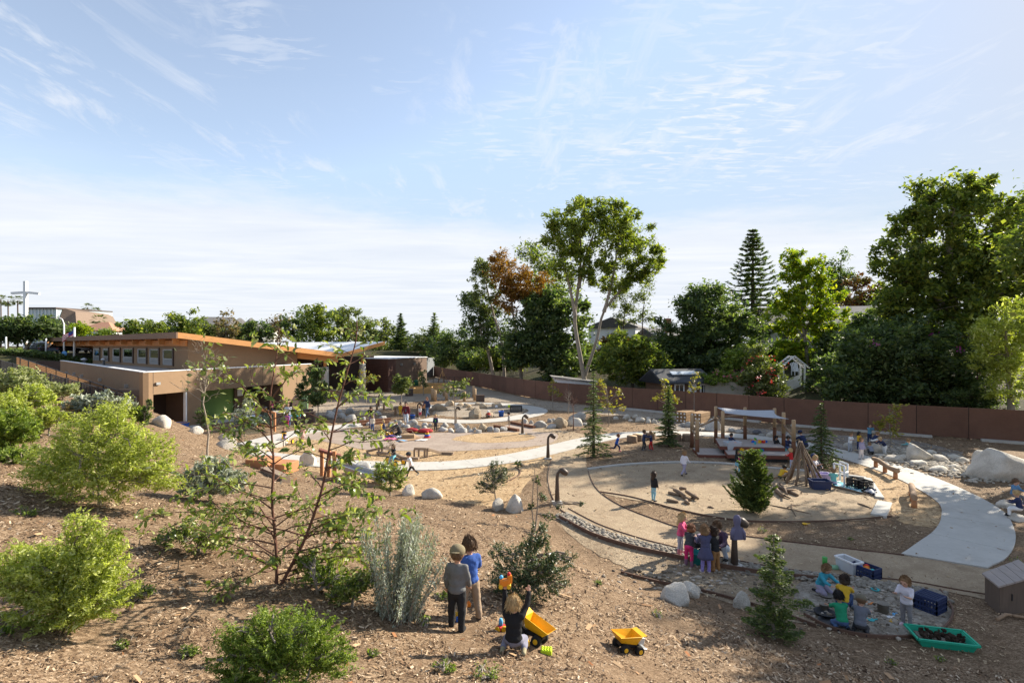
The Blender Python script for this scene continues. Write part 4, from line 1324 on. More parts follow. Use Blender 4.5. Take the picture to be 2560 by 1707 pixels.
def rock(px, py, w, h, label, group=None, m=G_GREY, big=False, name='boulder', dep=.8, rz=None, rough=.30):
 """boulder whose foot shows at (px, py), w x h photo pixels"""
 _rk[0] += 1
 g0 = GH(px, py)
 s = g0.y / F
 W, H = w * s, h * s
 me = rock_mesh(_rk[0], 4 if big else 3, rough)
 co = np.zeros(len(me.vertices) * 3, np.float32); me.vertices.foreach_get('co', co); co = co.reshape(-1, 3)
 co /= np.abs(co[:, :2]).max()
 zmin, zmax = co[:, 2].min(), co[:, 2].max()
 elev = math.atan2(CH - g0.z, g0.y)
 Hm = max(.10, (H - W * dep * math.sin(elev) * .35) * 1.0)
 co[:, 2] = (co[:, 2] - zmin) / (zmax - zmin) * (Hm * 1.22) - Hm * .22
 co[:, 0] *= W / 2; co[:, 1] *= W / 2 * dep
 me.vertices.foreach_set('co', co.ravel())
 me.update()
 o = bpy.data.objects.new(name, me)
 me.materials.append(m)
 c = g0 + Vector((g0.x, g0.y, 0)).normalized() * (W * dep * .42)
 o.location = (c.x, c.y, hz(c.x, c.y) if g0.z > .05 else 0)
 o.rotation_euler = (0, 0, rz if rz is not None else 0)
 COL.objects.link(o)
 return meta(o, label, 'boulder', group)

LA = 'grey white boulder in the low row edging the brick plaza'
for q in [(1031, 1068, 36, 19), (1041, 1072, 20, 10), (1061, 1067, 18, 11), (1018, 1071, 17, 9), (1060, 1074, 19, 9), (1076, 1068, 14, 9), (1110, 1072, 28, 16), (1106, 1080, 31, 13), (1128, 1082, 17, 11),
  (1147, 1074, 29, 16), (1153, 1083.5, 35, 15), (1169, 1077, 14, 14), (1177, 1082, 15, 9), (1186, 1076, 13, 8), (1196, 1084, 21, 11), (1227, 1080.5, 22, 14), (1241, 1081, 17, 12), (1260, 1078, 24, 11),
  (979, 1069, 23, 14), (996, 1063, 21, 12), (1007, 1068, 15, 9)]:
 rock(*q, LA, 'boulders edging the brick plaza')
rock(1207, 1079.5, 25, 22, 'tall tan boulder standing out in the row by the brick plaza', m=G_TAN)
LB = 'pale boulder heaped in the cluster near the school porch'
for q in [(878, 1056, 33, 21), (904, 1051, 26, 10), (909, 1053, 17, 11), (884, 1069, 35, 10), (920, 1064, 16, 9), (957, 1051, 28, 12), (947, 1038, 19, 10), (876, 1035, 24, 15), (825, 1040, 26, 14), (829, 1049, 34, 16), (842, 1031, 28, 11), (855, 1046, 24, 13)]:
 rock(*q, LB, 'boulders near the school porch')
rock(900, 1041, 36, 17, 'brown mottled boulder in the cluster near the school porch', m=G_TAN)
rock(1098, 1028, 43, 19, 'long split tan boulder inside the looping path', m=G_TAN, big=True, dep=.6)
rock(1188, 1047, 47, 27, 'largest tan boulder inside the looping path', m=G_TAN, big=True)
rock(1226, 1044, 26, 14, 'tan boulder behind the child in red', m=G_TAN)
for q in [(1126, 1016, 28, 15), (1166, 1020, 27, 12), (1177, 1026, 22, 9), (1209, 1022, 22, 14), (1241, 1018, 29, 11), (1195, 1015, 22, 9), (1150, 1014, 20, 8)]:
 rock(*q, 'rounded brownish boulder along the far side of the looping path', 'boulders on the looping path', m=G_TAN)
LC = 'pale rounded boulder in the group beside the plank bridge'
for q in [(1311, 1063, 25, 16), (1328, 1060, 13, 10), (1352, 1070, 38, 19), (1374, 1058, 17, 12), (1379, 1057, 20, 11), (1378, 1072, 26, 12), (1457, 1064, 24, 8)]:
 rock(*q, LC, 'boulders beside the plank bridge')
rock(1401, 1071, 42, 28, 'pointed brown grey boulder beside the plank bridge', m=G_TAN, big=True)
rock(1440, 1066, 44, 22, 'long pale flat topped boulder beside the pointed one', m=G_WHITE, big=True)
rock(1448, 1053, 56, 24, 'broad grey boulder behind the flat topped one', m=G_GREY, big=True)
LD = 'smooth pale boulder in the row in front of the lane'
for q in [(1568, 1048, 24, 13), (1588, 1046, 15, 10), (1576, 1054, 16, 6), (1601, 1056, 26, 14), (1621, 1051, 15, 9), (1621, 1058, 15, 10), (1636, 1059, 17, 11), (1540, 1049, 14, 8)]:
 rock(*q, LD, 'boulders in front of the lane', m=G_WHITE)
LE = 'grey boulder in the stony bed behind the shade deck'
for q in [(1723, 1069, 29, 15), (1706, 1066, 16, 9), (1757, 1069, 19, 11), (1744, 1076, 20, 12), (1829, 1078, 22, 9), (1849, 1083, 26, 10), (1905, 1091, 22, 8), (1996, 1097, 19, 10), (1962, 1093, 18, 8)]:
 rock(*q, LE, 'boulders behind the shade deck')
rock(1784, 1079, 46, 31, 'big rough grey boulder behind the corner of the shade deck', big=True, rough=.3)
rock(1932, 1095, 34, 16, 'smooth white boulder behind the shade deck', m=G_WHITE)
rock(1892, 1086, 24, 12, 'dark boulder behind the shade deck', m=granite('dark_granite', (.07, .07, .08), (.12, .12, .13), (.18, .18, .19)))
LF = 'pale stone in the dry stream bed by the curving path'
for q in [(2235, 1155, 49, 18), (2200, 1142, 30, 8), (2328, 1134, 24, 11), (2349, 1155, 47, 20), (2387, 1146, 35, 11), (2405, 1157, 38, 15), (2293, 1165, 38, 15), (2343, 1180, 45, 17), (2384, 1170, 31, 11), (2387, 1181, 26, 10), (2417, 1191, 35, 12), (2440, 1172, 24, 10), (2262, 1147, 34, 11)]:
 rock(*q, LF, 'stones in the dry stream bed', m=G_WHITE)
rock(2187, 1136, 47, 28, 'pale boulder with children crouching round it', m=G_WHITE, big=True)
rock(2116, 1118, 30, 12, 'flat pale boulder beside the boy in white', m=G_WHITE)
rock(2295, 1154, 62, 46, 'round pale boulder the child in teal leans on', m=G_WHITE, big=True)
rock(2492, 1203, 128, 84, 'huge white boulder, the largest in the yard', m=G_WHITE, big=True, dep=.7, rough=.3)
rock(2470, 1186, 92, 66, 'broad white boulder lying against the huge one', m=G_WHITE, big=True, dep=.6)
rock(2562, 1190, 30, 26, 'small pale boulder beside the huge one', m=G_WHITE)
rock(2516, 1271, 48, 20, 'flat white stone seat under the boy in blue', m=G_WHITE)
rock(2545, 1304, 46, 20, 'flat white stone seat under the child in navy', m=G_WHITE)
rock(1684, 1512, 84, 62, 'large white boulder with a sloping shoulder on the mulch bank', m=G_WHITE, big=True, dep=1.0, rough=.3)
rock(1728, 1494, 52, 38, 'smaller white boulder leaning behind the large one on the mulch bank', m=G_WHITE, big=True)
rock(1857, 1524, 54, 44, 'white speckled boulder half behind the small cypress', m=G_WHITE, big=True)
rock(1243, 1279, 40, 34, 'left one of two white boulders in the mulch', m=G_WHITE, big=True, dep=1.1, rough=.45)
rock(1287, 1284, 52, 46, 'larger of two white boulders in the mulch', m=G_WHITE, big=True, dep=1.2, rough=.45)
rock(1022, 1239, 38, 28, 'pale boulder behind the tall silver shrub', m=G_WHITE)
rock(1079, 1246, 63, 27, 'long pale boulder at the foot of the slope behind the silver shrub', m=G_WHITE, dep=.5)
rock(885, 1188, 44, 24, 'rounded cream boulder at the side of the slide', m=G_WHITE)
rock(908, 1182, 44, 27, 'grey cracked boulder at the side of the slide', m=G_GREY)
rock(406, 1070, 52, 32, 'cream boulder outside the school doorway', m=G_WHITE)
rock(492, 1086, 42, 20, 'cream boulder beside the bare sapling trunk', m=G_WHITE)
rock(566, 1103, 44, 20, 'smooth cream boulder above the mound', m=G_WHITE)
rock(568, 1124, 58, 26, 'broad cream boulder lying in front of the mound', m=G_WHITE)
rock(772, 1165, 40, 38, 'tall white boulder next to the slide tower', m=G_WHITE, big=True)
for q in [(1850, 1447), (1440, 1400), (1500, 1400)]:
 pass

# cobble swale
sw = [(1402, 1286), (1480, 1326), (1580, 1359), (1690, 1384), (1795, 1406), (1920, 1431), (2060, 1447), (2180, 1463), (2290, 1480), (2370, 1496)]
c = catmull([Vector(P(*q)[:2]) for q in sw], False, 10)
base = MB()
L, R_ = [], []
for i, p in enumerate(c):
 e = (c[min(i + 1, len(c) - 1)] - c[max(i - 1, 0)]).normalized(); n = V2(-e.y, e.x)
 wd = .26 + .10 * math.sin(i * .3)
 L.append(p + n * wd); R_.append(p - n * wd)
k = len(L)
base._add([(q.x, q.y, .022) for q in L + R_], [(i, k + i, k + i + 1, i + 1) for i in range(k - 1)])
swale = meta(base.build('cobble_swale', M_MUD), 'strip of river cobbles between the two steel edgings', 'ground', kind='structure')
cob = []
for i in range(6):
 me = rock_mesh(900 + i, 2, .12, .6)
 me.name = 'cobble'
 cob.append(me)
cm = granite('river_cobble', (.27, .235, .19), (.42, .375, .31), (.56, .51, .44))
for me in cob: me.materials.append(cm)
cnt = 0
placed = []
tries = 0
while cnt < 300 and tries < 6000:
 tries += 1
 i = random.randrange(len(c) - 1)
 if random.random() > min(1.0, 14 / c[i].y + .2): continue
 t = random.random()
 p = c[i].lerp(c[i + 1], t)
 e = (c[i + 1] - c[i]).normalized(); n = V2(-e.y, e.x)
 q = p + n * random.uniform(-.24, .24)
 r = random.uniform(.05, .085)
 if any((q - a).length < (r + b) * .8 for a, b in placed): continue
 placed.append((q, r))
 o = bpy.data.objects.new('cobble', cob[cnt % 6])
 o.parent = swale
 o.location = (q.x, q.y, .022 + r * .35)
 o.scale = (r * random.uniform(1, 1.5), r, r * random.uniform(.55, .8))
 o.rotation_euler = (0, 0, random.uniform(0, 6.28))
 COL.objects.link(o)
 cnt += 1
# finer stones filling in between, too small to pick out
fill = []
vs_, fs_ = [], []
bm = bmesh.new(); bmesh.ops.create_icosphere(bm, subdivisions=1, radius=1)
iv = np.array([v.co[:] for v in bm.verts]); iff = np.array([[v.index for v in f.verts] for f in bm.faces]); bm.free()
NN = 900
VV, FF = [], []
for k in range(NN):
 i = random.randrange(len(c) - 1)
 p = c[i].lerp(c[i + 1], random.random()); e = (c[i + 1] - c[i]).normalized(); n = V2(-e.y, e.x)
 q = p + n * random.uniform(-.25, .25)
 r = random.uniform(.022, .045)
 VV.append(iv * [r * 1.3, r, r * .7] + [q.x, q.y, .022 + r * .3]); FF.append(iff + len(iv) * k)
o = add('pebbles', np_mesh('pebbles', np.concatenate(VV), np.concatenate(FF), True), chip_mat('pebble_tones', [(.22, .19, .15), (.37, .325, .26), (.5, .45, .38)]), swale)
o['kind'] = 'stuff'
# gravel in the dry stream bed at the right
VV, FF = [], []
sb = [(2230, 1125), (2290, 1150), (2340, 1165), (2400, 1178), (2440, 1185)]
cc_ = catmull([Vector(P(*q)[:2]) for q in sb], False, 8)
for k in range(1500):
 i = random.randrange(len(cc_) - 1)
 p = cc_[i].lerp(cc_[i + 1], random.random())
 q = p + V2(random.gauss(0, .9), random.gauss(0, .9))
 r = random.uniform(.03, .09)
 VV.append(iv * [r * 1.3, r, r * .7] + [q.x, q.y, .01 + r * .3]); FF.append(iff + len(iv) * k)
o = add('stream_gravel', np_mesh('stream_gravel', np.concatenate(VV), np.concatenate(FF), True), MATS['pebble_tones'])
meta(o, 'small stones covering the dry stream bed', 'gravel', kind='stuff')

# crumbs of mud and pebbles in the mud pit and digging ground
VV, FF, k = [], [], 0
for n_m, cx_, cy_, sx, sy in ((420, 2170, 1530, 75, 28), (300, 1720, 1430, 110, 22)):
 for _ in range(n_m):
  q = P(random.gauss(cx_, sx), random.gauss(cy_ + (18 if cx_ < 2000 else 0), sy))
  r = abs(random.gauss(.022, .014)) + .006
  VV.append(iv * [r * random.uniform(.8, 1.6), r, r * .7] + [q.x, q.y, hz(q.x, q.y) + .012 + r * .3]); FF.append(iff + len(iv) * k); k += 1
o = add('mud_crumbs', np_mesh('mud_crumbs', np.concatenate(VV), np.concatenate(FF), True), chip_mat('mud_tones', [(.10, .08, .06), (.2, .165, .125), (.34, .29, .23), (.46, .41, .35)]))
meta(o, 'clods and pebbles strewn over the mud pit and dug dirt', 'clods', kind='stuff')
# ------------------------------------------------------------------ play yard furniture
M_LOG = mat('weathered_log', (.30, .20, .125), .85, .25, 4, .3, 25, stretch=(1, 1, .25))
M_POSTW = mat('pine_post', (.42, .29, .17), .8, .22, 4, .25, 25, stretch=(2, 2, .2))
M_POSTD = mat('stained_post', (.17, .075, .04), .8, .25, 4, .25, stretch=(2, 2, .2))
M_DECK = mat('grey_deck_boards', (.33, .28, .25), .8, .15, 3, .2, 20, stretch=(7, .4, 1))
M_DECKRIM = mat('red_deck_rim', (.16, .055, .038), .7, .15, 3, .1)
M_TIMBER = mat('golden_timber', (.50, .30, .12), .75, .18, 4, .15, 25)
M_TIMBERD = mat('grey_timber', (.27, .20, .145), .85, .2, 4, .2, 25, stretch=(.6, 4, 4))
M_BARK = mat('stick_bark', (.20, .14, .095), .9, .3, 10, .4, 30)
M_ORANGE = mat('orange_stain', (.42, .19, .085), .65, .12, 3, .1)
M_LAMP = mat('bronze_lamp', (.085, .060, .045), .5, .2, 6, .1)
M_SAIL = mat('grey_sailcloth', (.40, .41, .44), .9, .05, 2, .08)
def pl(name, c, r=.5, **k): return mat('plastic_' + name, c, r, .06, 6, .02, **k)
P_RED, P_BLUE, P_YEL, P_GRN, P_ORG, P_TEAL, P_NAVY, P_WHT, P_BLK, P_PINK = (pl('red', (.55, .03, .03)), pl('blue', (.03, .12, .50)), pl('yellow', (.72, .42, .02)), pl('green', (.06, .32, .06)),
 pl('orange', (.75, .22, .02)), pl('teal', (.03, .38, .40)), pl('navy', (.022, .035, .095)), pl('white', (.72, .72, .72)), pl('black', (.02, .02, .022)), pl('pink', (.70, .16, .30)))
P_LIME, P_SKY = pl('lime', (.55, .72, .03)), pl('sky', (.10, .42, .75))
m_, gg_, o__ = new_mat('clear_plastic')
a_ = gg_.node('ShaderNodeBsdfPrincipled', {'Base Color': (.72, .74, .78, 1), 'Roughness': .3}); b__ = gg_.node('ShaderNodeBsdfTransparent', {0: (.9, .92, .95, 1)})
gg_.t.links.new(gg_.node('ShaderNodeMixShader', {0: .5, 1: a_.outputs[0], 2: b__.outputs[0]}).outputs[0], o__.inputs[0])
P_CLEAR = m_
ZUP = Vector((0, 0, 1))

# bollard lamps with bent necks
def lamp(px, py, label, ang=0.0, h=1.17):
 g0 = GH(px, py)
 root = empty('path_lamp', g0, label, 'lamp', 'bent neck lamps along the paths')
 dx = Vector((math.cos(ang), math.sin(ang), 0))
 MB().box(g0 + ZUP * .03, (.34, .34, .07), ang).build('base_plate', M_CONC, root)
 MB().tube([g0, g0 + ZUP * h * .45, g0 + ZUP * h * .80, g0 + ZUP * h * .90 + dx * .02, g0 + ZUP * h * .98 + dx * .09, g0 + ZUP * h + dx * .18],
   [.095, .072, .056, .052, .048, .046], 12).build('pole', M_LAMP, root)
 p = g0 + ZUP * h + dx * .14
 ax = (dx * .85 - ZUP * .55).normalized()
 MB().tube([p - ax * .06, p, p + ax * .09, p + ax * .17, p + ax * .25], [.03, .095, .115, .105, .095], 12).build('lamp_head', M_LAMP, root)
 return root
lamp(947, 1018, 'bent neck path lamp beside the log arch by the porch', .1)
lamp(1044, 1047, 'bent neck path lamp beside the woman in navy', .1)
lamp(1139, 1061, 'bent neck path lamp behind the row of plaza boulders', .1)
lamp(1306, 1086, 'bent neck path lamp at the end of the wood chip island', .1)
lamp(1370, 1147, 'bent neck path lamp on the edge of the concrete path', .1)
lamp(1393, 1259, 'bent neck path lamp on the gravel path beside the cobbles', .1)
lc = lamp(1836, 1416, 'bent neck path lamp with a child\'s jacket hung on it', .3, 1.14)
# jacket hung over the lamp
g0 = wloc(lc) + Vector((.06, -.02, 0))
M_JKT = mat('grey_purple_fleece', (.14, .13, .20), .95, .12, 8, .2)
jk = empty('hung_jacket', g0 + ZUP * .5, 'grey purple hooded jacket hanging over a path lamp', 'jacket')
b = MB()
prof = [(.17, .70), (.165, .77), (.15, .88), (.135, .96), (.085, 1.03), (.10, 1.09), (.115, 1.16), (.105, 1.23), (.07, 1.28), (.01, 1.30)]
n_ = 20
vs = []
for r, z in prof:
 for k in range(n_):
  a = 2 * math.pi * k / n_
  f = 1 + (.16 * math.sin(a * 3 + z * 4) + .08 * math.sin(a * 7)) * (1 if z < 1.0 else .25)
  vs.append(g0 + Vector((r * f * math.cos(a) * .82, r * f * math.sin(a) * .6, z + (.04 * math.sin(a * 2) if z < .7 else 0))))
fs = [(i * n_ + k, i * n_ + (k + 1) % n_, (i + 1) * n_ + (k + 1) % n_, (i + 1) * n_ + k) for i in range(len(prof) - 1) for k in range(n_)]
b._add(vs, fs, True)
b.build('body', M_JKT, jk)
for s_ in (-1, 1):
 MB().tube([g0 + Vector((s_ * .09, -.02, .97)), g0 + Vector((s_ * .145, -.05, .86)), g0 + Vector((s_ * .155, -.05, .70))], [.045, .048, .04], 10).build('sleeve', M_JKT, jk)

# balance beams
def beam(label, pts, w=.16, legs=True):
 pts = [Vector(p) for p in pts]
 root = empty('balance_beam', (pts[0].x, pts[0].y, 0), label, 'balance beam', 'balance beams in the wood chips')
 for p, q in zip(pts, pts[1:]):
  MB().bar(p, q, w, .12).build('plank', M_TIMBERD, root, bevel=.01)
 for p in pts:
  if p.z > .14:
   MB().bar((p.x, p.y, -.05), (p.x, p.y, p.z - .05), .09, .09).build('leg', M_TIMBERD, root)
 p, q = pts[0], pts[1]
 for t in (.35, .8):
  r = p.lerp(q, t)
  if r.z > .2: MB().bar((r.x, r.y, -.05), (r.x, r.y, r.z - .05), .09, .09).build('leg', M_TIMBERD, root)
 return root
def PZ(px, py, z): return P(px, py, z)
beam('weathered balance beam sloping down beside the plaza', [PZ(1036, 1121, .42), PZ(1068, 1122, .42), PZ(1104, 1132, .07), PZ(1134, 1133, .07)])
beam('low weathered balance beam behind the running boy', [PZ(943, 1131, .12), PZ(985, 1134, .12), PZ(1010, 1144, .10), PZ(1047, 1146, .10)])
beam('balance beam rising to a point near the flowering twigs', [PZ(918, 1128, .07), PZ(955, 1119, .34), PZ(975, 1119, .34)])
# plank bridge rails either side of the brick neck
for lab, a, b_ in (('dark plank kerb on the plaza side of the brick bridge', (1236, 1068), (1296, 1079)), ('dark plank kerb on the far side of the brick bridge', (1277, 1059), (1336, 1071)),
    ('dark plank kerb above the plaza steps', (893, 1058), (976, 1050)), ('second dark plank kerb of the plaza steps', (904, 1064), (972, 1057))):
 A, B = P(*a), P(*b_)
 o = MB().bar(A + ZUP * .08, B + ZUP * .08, .2, .2).build('plank_kerb', M_POSTD, loc=A, bevel=.01)
 meta(o, lab, 'kerb')
# stumps
for px, py in ((1580, 1106), (1594, 1102), (1626, 1098), (1690, 1101), (1719, 1102)):
 g0 = P(px, py)
 r = 14 * g0.y / F * .5 * 2
 r = .30
 root = empty('tree_stump', g0, 'sawn tree stump seat beside the curved path behind the spruces', 'stump', 'stump seats beside the path')
 pr = [(r * 1.04, -.05), (r, .1), (r * .98, .36), (r * .95, .38)]
 MB().lathe(pr, g0, 16).build('bark', M_BARK, root)
 MB().lathe([(r * .93, .375), (r * .93, .388)], g0, 16).build('cut_face', M_POSTW, root)
# log benches
def log_bench(label, A, B, r=.17, zt=.42, split=True):
 A, B = Vector(A), Vector(B)
 root = empty('log_bench', A, label, 'bench')
 pts = [A.lerp(B, t) + Vector((0, 0, zt - r * .6 + .03 * math.sin(t * 7))) for t in np.linspace(0, 1, 7)]
 MB().tube(pts, [r * .9, r, r * 1.02, r * .96, r, r, r * .92], 12).build('log', M_LOG, root)
 for t in (.1, .5, .92):
  q = A.lerp(B, t)
  MB().lathe([(.085, -.05), (.08, zt - r * 1.3)], q, 12).build('leg', M_ORANGE, root)
 return root
log_bench('split log bench on orange legs beside the curving path', P(2184, 1166), P(2244, 1200), .10)
log_bench('short pale log bench standing alone in the chips', P(2278, 1236), P(2286, 1272), .10)
# log arch and tables near the porch
def arch(label, c, w, h, d=.3, top=None):
 root = empty('log_table', c, label, 'table')
 c = Vector(c)
 for s_ in (-1, 1): MB().lathe([(.10, -.05), (.09, h - .08)], c + Vector((s_ * (w / 2 - .1), 0, 0)), 10).build('leg', M_LOG, root)
 MB().bar(c + Vector((-w / 2, 0, h)), c + Vector((w / 2, 0, h)), d, .16).build('top', top or M_LOG, root, bevel=.03)
 return root
arch('rustic log arch beside a path lamp near the porch', P(951, 1025), .80, .92)
arch('low plank play table beside the child in yellow', P(1000, 1037), .95, .62, .5, M_TIMBERD)
# play timbers: dark brown cubes
def cube_seat(label, px, py, w, h, m=None):
 g0 = P(px, py)
 root = empty('storage_cube', g0, label, 'box')
 c = g0 + Vector((0, w / 2, 0))
 MB().box(c + ZUP * (h / 2 - .02), (w, w, h - .06), .2).build('body', m or M_DKBROWN, root, bevel=.015)
 MB().box(c + ZUP * (h - .02), (w * 1.06, w * 1.06, .07), .2).build('lid', m or M_DKBROWN, root, bevel=.01)
 return root
cube_seat('dark brown cube box beside the woman in teal', 765, 1058, .85, .75)
cube_seat('dark brown box standing behind another by the school wall', 761, 1050, .80, .72)
cube_seat('brown box at the corner of the raised planters', 1021, 990, .85, .72)
cube_seat('brown box at the end of the rope posts', 1200, 1005, .75, .66)
# bins
def bin_(label, px, py, r, h, m):
 g0 = P(px, py)
 root = empty('waste_bin', g0, label, 'bin')
 MB().lathe([(r * .94, 0), (r, h * .8), (r * 1.06, h * .82), (r * 1.06, h * .86), (r * .98, h * .9)], g0, 16).build('drum', m, root)
 MB().lathe([(r * .97, h * .9), (r * .8, h), (r * .3, h * 1.03)], g0, 16).build('lid', m, root)
 return root
M_BINP, M_BIND = pl('pale_green', (.24, .40, .22)), pl('dark_green', (.035, .14, .075))
bin_('pale green round bin against the tan school wall', 759, 1022, .40, 1.1, M_BINP)
bin_('dark green bin beside the brown wing', 1039, 969, .42, 1.0, M_BIND)
# raised planters
for i, (px, py, w, rz) in enumerate(((1052, 980, 2.6, .15), (1064, 984, 2.9, .05), (1086, 970, 3.0, .1), (1104, 977, 2.2, .1))):
 g0 = P(px, py)
 root = empty('raised_planter', g0, 'timber raised planter box in the cluster below the brown wing', 'planter', 'raised planters')
 for k in range(3):
  for s_ in (-1, 1):
   MB().box(g0 + Vector((0, .6 + s_ * .6, .11 + k * .2)), (w, .07, .185), 0).build('board', M_TIMBER, root)
   MB().box(g0 + Vector((s_ * (w / 2 - .035), .6, .11 + k * .2)), (.065, 1.12, .185), 0).build('board', M_TIMBER, root)
 MB().box(g0 + Vector((0, .6, .25)), (w - .15, 1.05, .5)).build('soil', M_MUD, root)
# rope posts
RP = [(1081, 1000, 1.15), (1088, 1003, 1.1), (1116, 1000, 1.0), (1161, 1004, 1.0), (1187, 1001, 1.2), (1184, 992, 1.2), (1110, 990, 1.1)]
tops = []
for px, py, h in RP:
 g0 = P(px, py)
 o = MB().lathe([(.155, -.1), (.15, h - .02), (.12, h)], g0, 14).build('timber_post', M_POSTW, loc=g0)
 meta(o, 'round pine post in the roped group below the planters', 'post', 'roped pine posts')
 tops.append(g0 + ZUP * h * .45)
for i, (a, b_) in enumerate(((1, 2), (2, 3), (3, 4))):
 A, B = tops[a], tops[b_]
 pts = [A.lerp(B, t) - ZUP * .25 * math.sin(math.pi * t) for t in np.linspace(0, 1, 9)]
 o = MB().tube(pts, .02, 6).build('rope', M_TIMBER, loc=A)
 meta(o, 'slack rope slung between the round pine posts', 'rope', 'ropes between the pine posts')
# bean pole tipi and black rail near the far fence corner
g0 = P(1106, 956)
root = empty('bean_tipi', g0, 'slender bean pole tipi by the far end of the fence', 'garden tipi')
for k in range(5):
 a = k * 1.256
 MB().tube([g0 + Vector((math.cos(a) * .8, math.sin(a) * .8, 0)), g0 + Vector((-math.cos(a) * .12, -math.sin(a) * .12, 2.1))], .035, 6).build('pole', M_TIMBER, root)
g0, g1 = P(1070, 958), P(1178, 962)
root = empty('black_railing', g0, 'low black metal railing by the far end of the fence', 'railing')
for z in (.25, 1.0): MB().bar(g0 + ZUP * z, g1 + ZUP * z, .05, .05).build('rail', M_BLACK, root)
for k in range(9):
 q = g0.lerp(g1, k / 8)
 MB().bar(q - ZUP * .05, q + ZUP * 1.08, .06, .06).build('post', M_BLACK, root)
# stone planter bowl in the porch
g0 = P(840, 996)
root = empty('stone_bowl', g0, 'wide tan stone bowl planter in front of the porch column', 'planter')
MB().lathe([(.45, 0), (.62, .2), (.82, .5), (.95, .8), (.97, .88), (.88, .9), (.80, .78)], g0, 24).build('bowl', mat('tan_cast_stone', (.36, .28, .19), .9, .15, 3, .2), root)

M_CRIB = mat('tan_sleeper', (.30, .19, .10), .85, .25, 3, .2, 25)
# ---- timber cribs
def crib(label, px, py, n, mm, w, Lz, tilt):
 """stack of railway sleepers seen end on"""
 g0 = P(px, py)
 root = empty('timber_crib', g0, label, 'timber stack', 'timber cribs by the fence')
 s_ = .26
 d = Vector((math.sin(tilt), math.cos(tilt), 0)); e = Vector((math.cos(tilt), -math.sin(tilt), 0))
 for j in range(mm):
  for i in range(n):
   c = g0 + e * ((i - (n - 1) / 2) * s_) + ZUP * (s_ * (j + .5))
   off = random.uniform(-.05, .05)
   MB().bar(c + d * off, c + d * (Lz + off), s_ - .02, s_ - .02).build('sleeper', M_CRIB, root, bevel=.008)
   MB().box(c + d * (off - .006), (.10, .012, .10), -tilt).build('end_cap', P_WHT, root)
 return root
crib('left crib of stacked dark timbers with white end caps', 1703, 1056, 3, 3, 1, 1.5, .75)
crib('right crib of stacked dark timbers with white end caps', 1739, 1060, 3, 3, 1, 1.6, .75)

# ---- shade deck
deck_root = empty('play_deck', P(1880, 1140), 'low stepped timber deck on posts with railings', 'deck')
def deck(px, z, th=.16):
 pts = [P(x, y, z) for x, y in px]
 pl2 = [(p.x, p.y) for p in pts]
 MB().prism(pl2, z - .03, z).build('boards', M_DECK, deck_root)
 cx_, cy_ = sum(p[0] for p in pl2) / len(pl2), sum(p[1] for p in pl2) / len(pl2)
 q = [(cx_ + (x - cx_) * 1.012, cy_ + (y - cy_) * 1.012) for x, y in pl2]
 MB().prism(q, max(z - .03 - th, .01), z - .032).build('rim', M_DECKRIM, deck_root)
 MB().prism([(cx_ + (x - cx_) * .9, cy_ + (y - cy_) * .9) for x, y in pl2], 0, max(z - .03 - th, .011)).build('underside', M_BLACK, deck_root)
deck([(1732, 1119), (1809, 1121), (1822, 1137), (1746, 1135)], .16)
deck([(1806, 1116), (1965, 1119), (1978, 1138), (1820, 1135)], .36)
deck([(1789, 1095), (1940, 1101), (1962, 1118), (1800, 1114)], .56)
M_P = [M_POSTW, M_POSTD]
POSTS = [(1730, 1118, 1037, 0), (1743, 1137, 1048, 0), (1789.5, 1107, 1015.6, 0), (1807, 1121, 1027, 0), (1862.6, 1098, 1018, 0), (1936.5, 1102, 1020, 0), (1959, 1121, 1030.5, 0), (1984, 1143, 1049, 0)]
ptop = []
for px, py, pt, _ in POSTS:
 g0 = P(px, py)
 zt = CH - (pt - HY) / F * g0.y
 MB().lathe([(.10, -.05), (.096, .8)], g0, 14).build('post_foot', M_POSTD, deck_root)
 MB().lathe([(.096, .8), (.09, zt - .02), (.07, zt)], g0, 14).build('post', M_POSTW, deck_root)
 ptop.append(g0 + ZUP * zt)
def rail(i, j, zi, zj):
 a, b_ = ptop[i].copy(), ptop[j].copy()
 a.z, b_.z = zi, zj
 MB().tube([a, a.lerp(b_, .5) + ZUP * .01, b_], .055, 10).build('rail', M_LOG, deck_root)
rail(0, 1, .95, .9); rail(0, 2, .95, 1.35); rail(2, 3, 1.45, 1.3); rail(2, 4, 1.42, 1.42); rail(4, 5, 1.42, 1.4); rail(5, 6, 1.45, 1.35); rail(6, 7, 1.25, 1.0)
# sail
cr_ = [ptop[2] - ZUP * .05, ptop[5] - ZUP * .12, ptop[7] - ZUP * .08, ptop[3] - ZUP * .1]
cr_[2] = ptop[7].lerp(ptop[6], .45) - ZUP * .15
NS = 12
vs = []
for j in range(NS + 1):
 for i in range(NS + 1):
  u_, v_ = i / NS, j / NS
  p = cr_[0] * (1 - u_) * (1 - v_) + cr_[1] * u_ * (1 - v_) + cr_[2] * u_ * v_ + cr_[3] * (1 - u_) * v_
  cen = (cr_[0] + cr_[1] + cr_[2] + cr_[3]) / 4
  bow = (u_ * (1 - u_) + v_ * (1 - v_))
  edge_ = 1 - .16 * max(4 * u_ * (1 - u_) * abs(2 * v_ - 1) ** 4, 4 * v_ * (1 - v_) * abs(2 * u_ - 1) ** 4)
  p = cen + (p - cen) * edge_ - ZUP * .22 * bow
  vs.append(p)
fs = [(j * (NS + 1) + i, j * (NS + 1) + i + 1, (j + 1) * (NS + 1) + i + 1, (j + 1) * (NS + 1) + i) for j in range(NS) for i in range(NS)]
sail = MB()._add(vs, fs, True)
o = sail.build('shade_sail', M_SAIL, loc=cr_[0])
sm = o.modifiers.new('thick', 'SOLIDIFY'); sm.thickness = .012
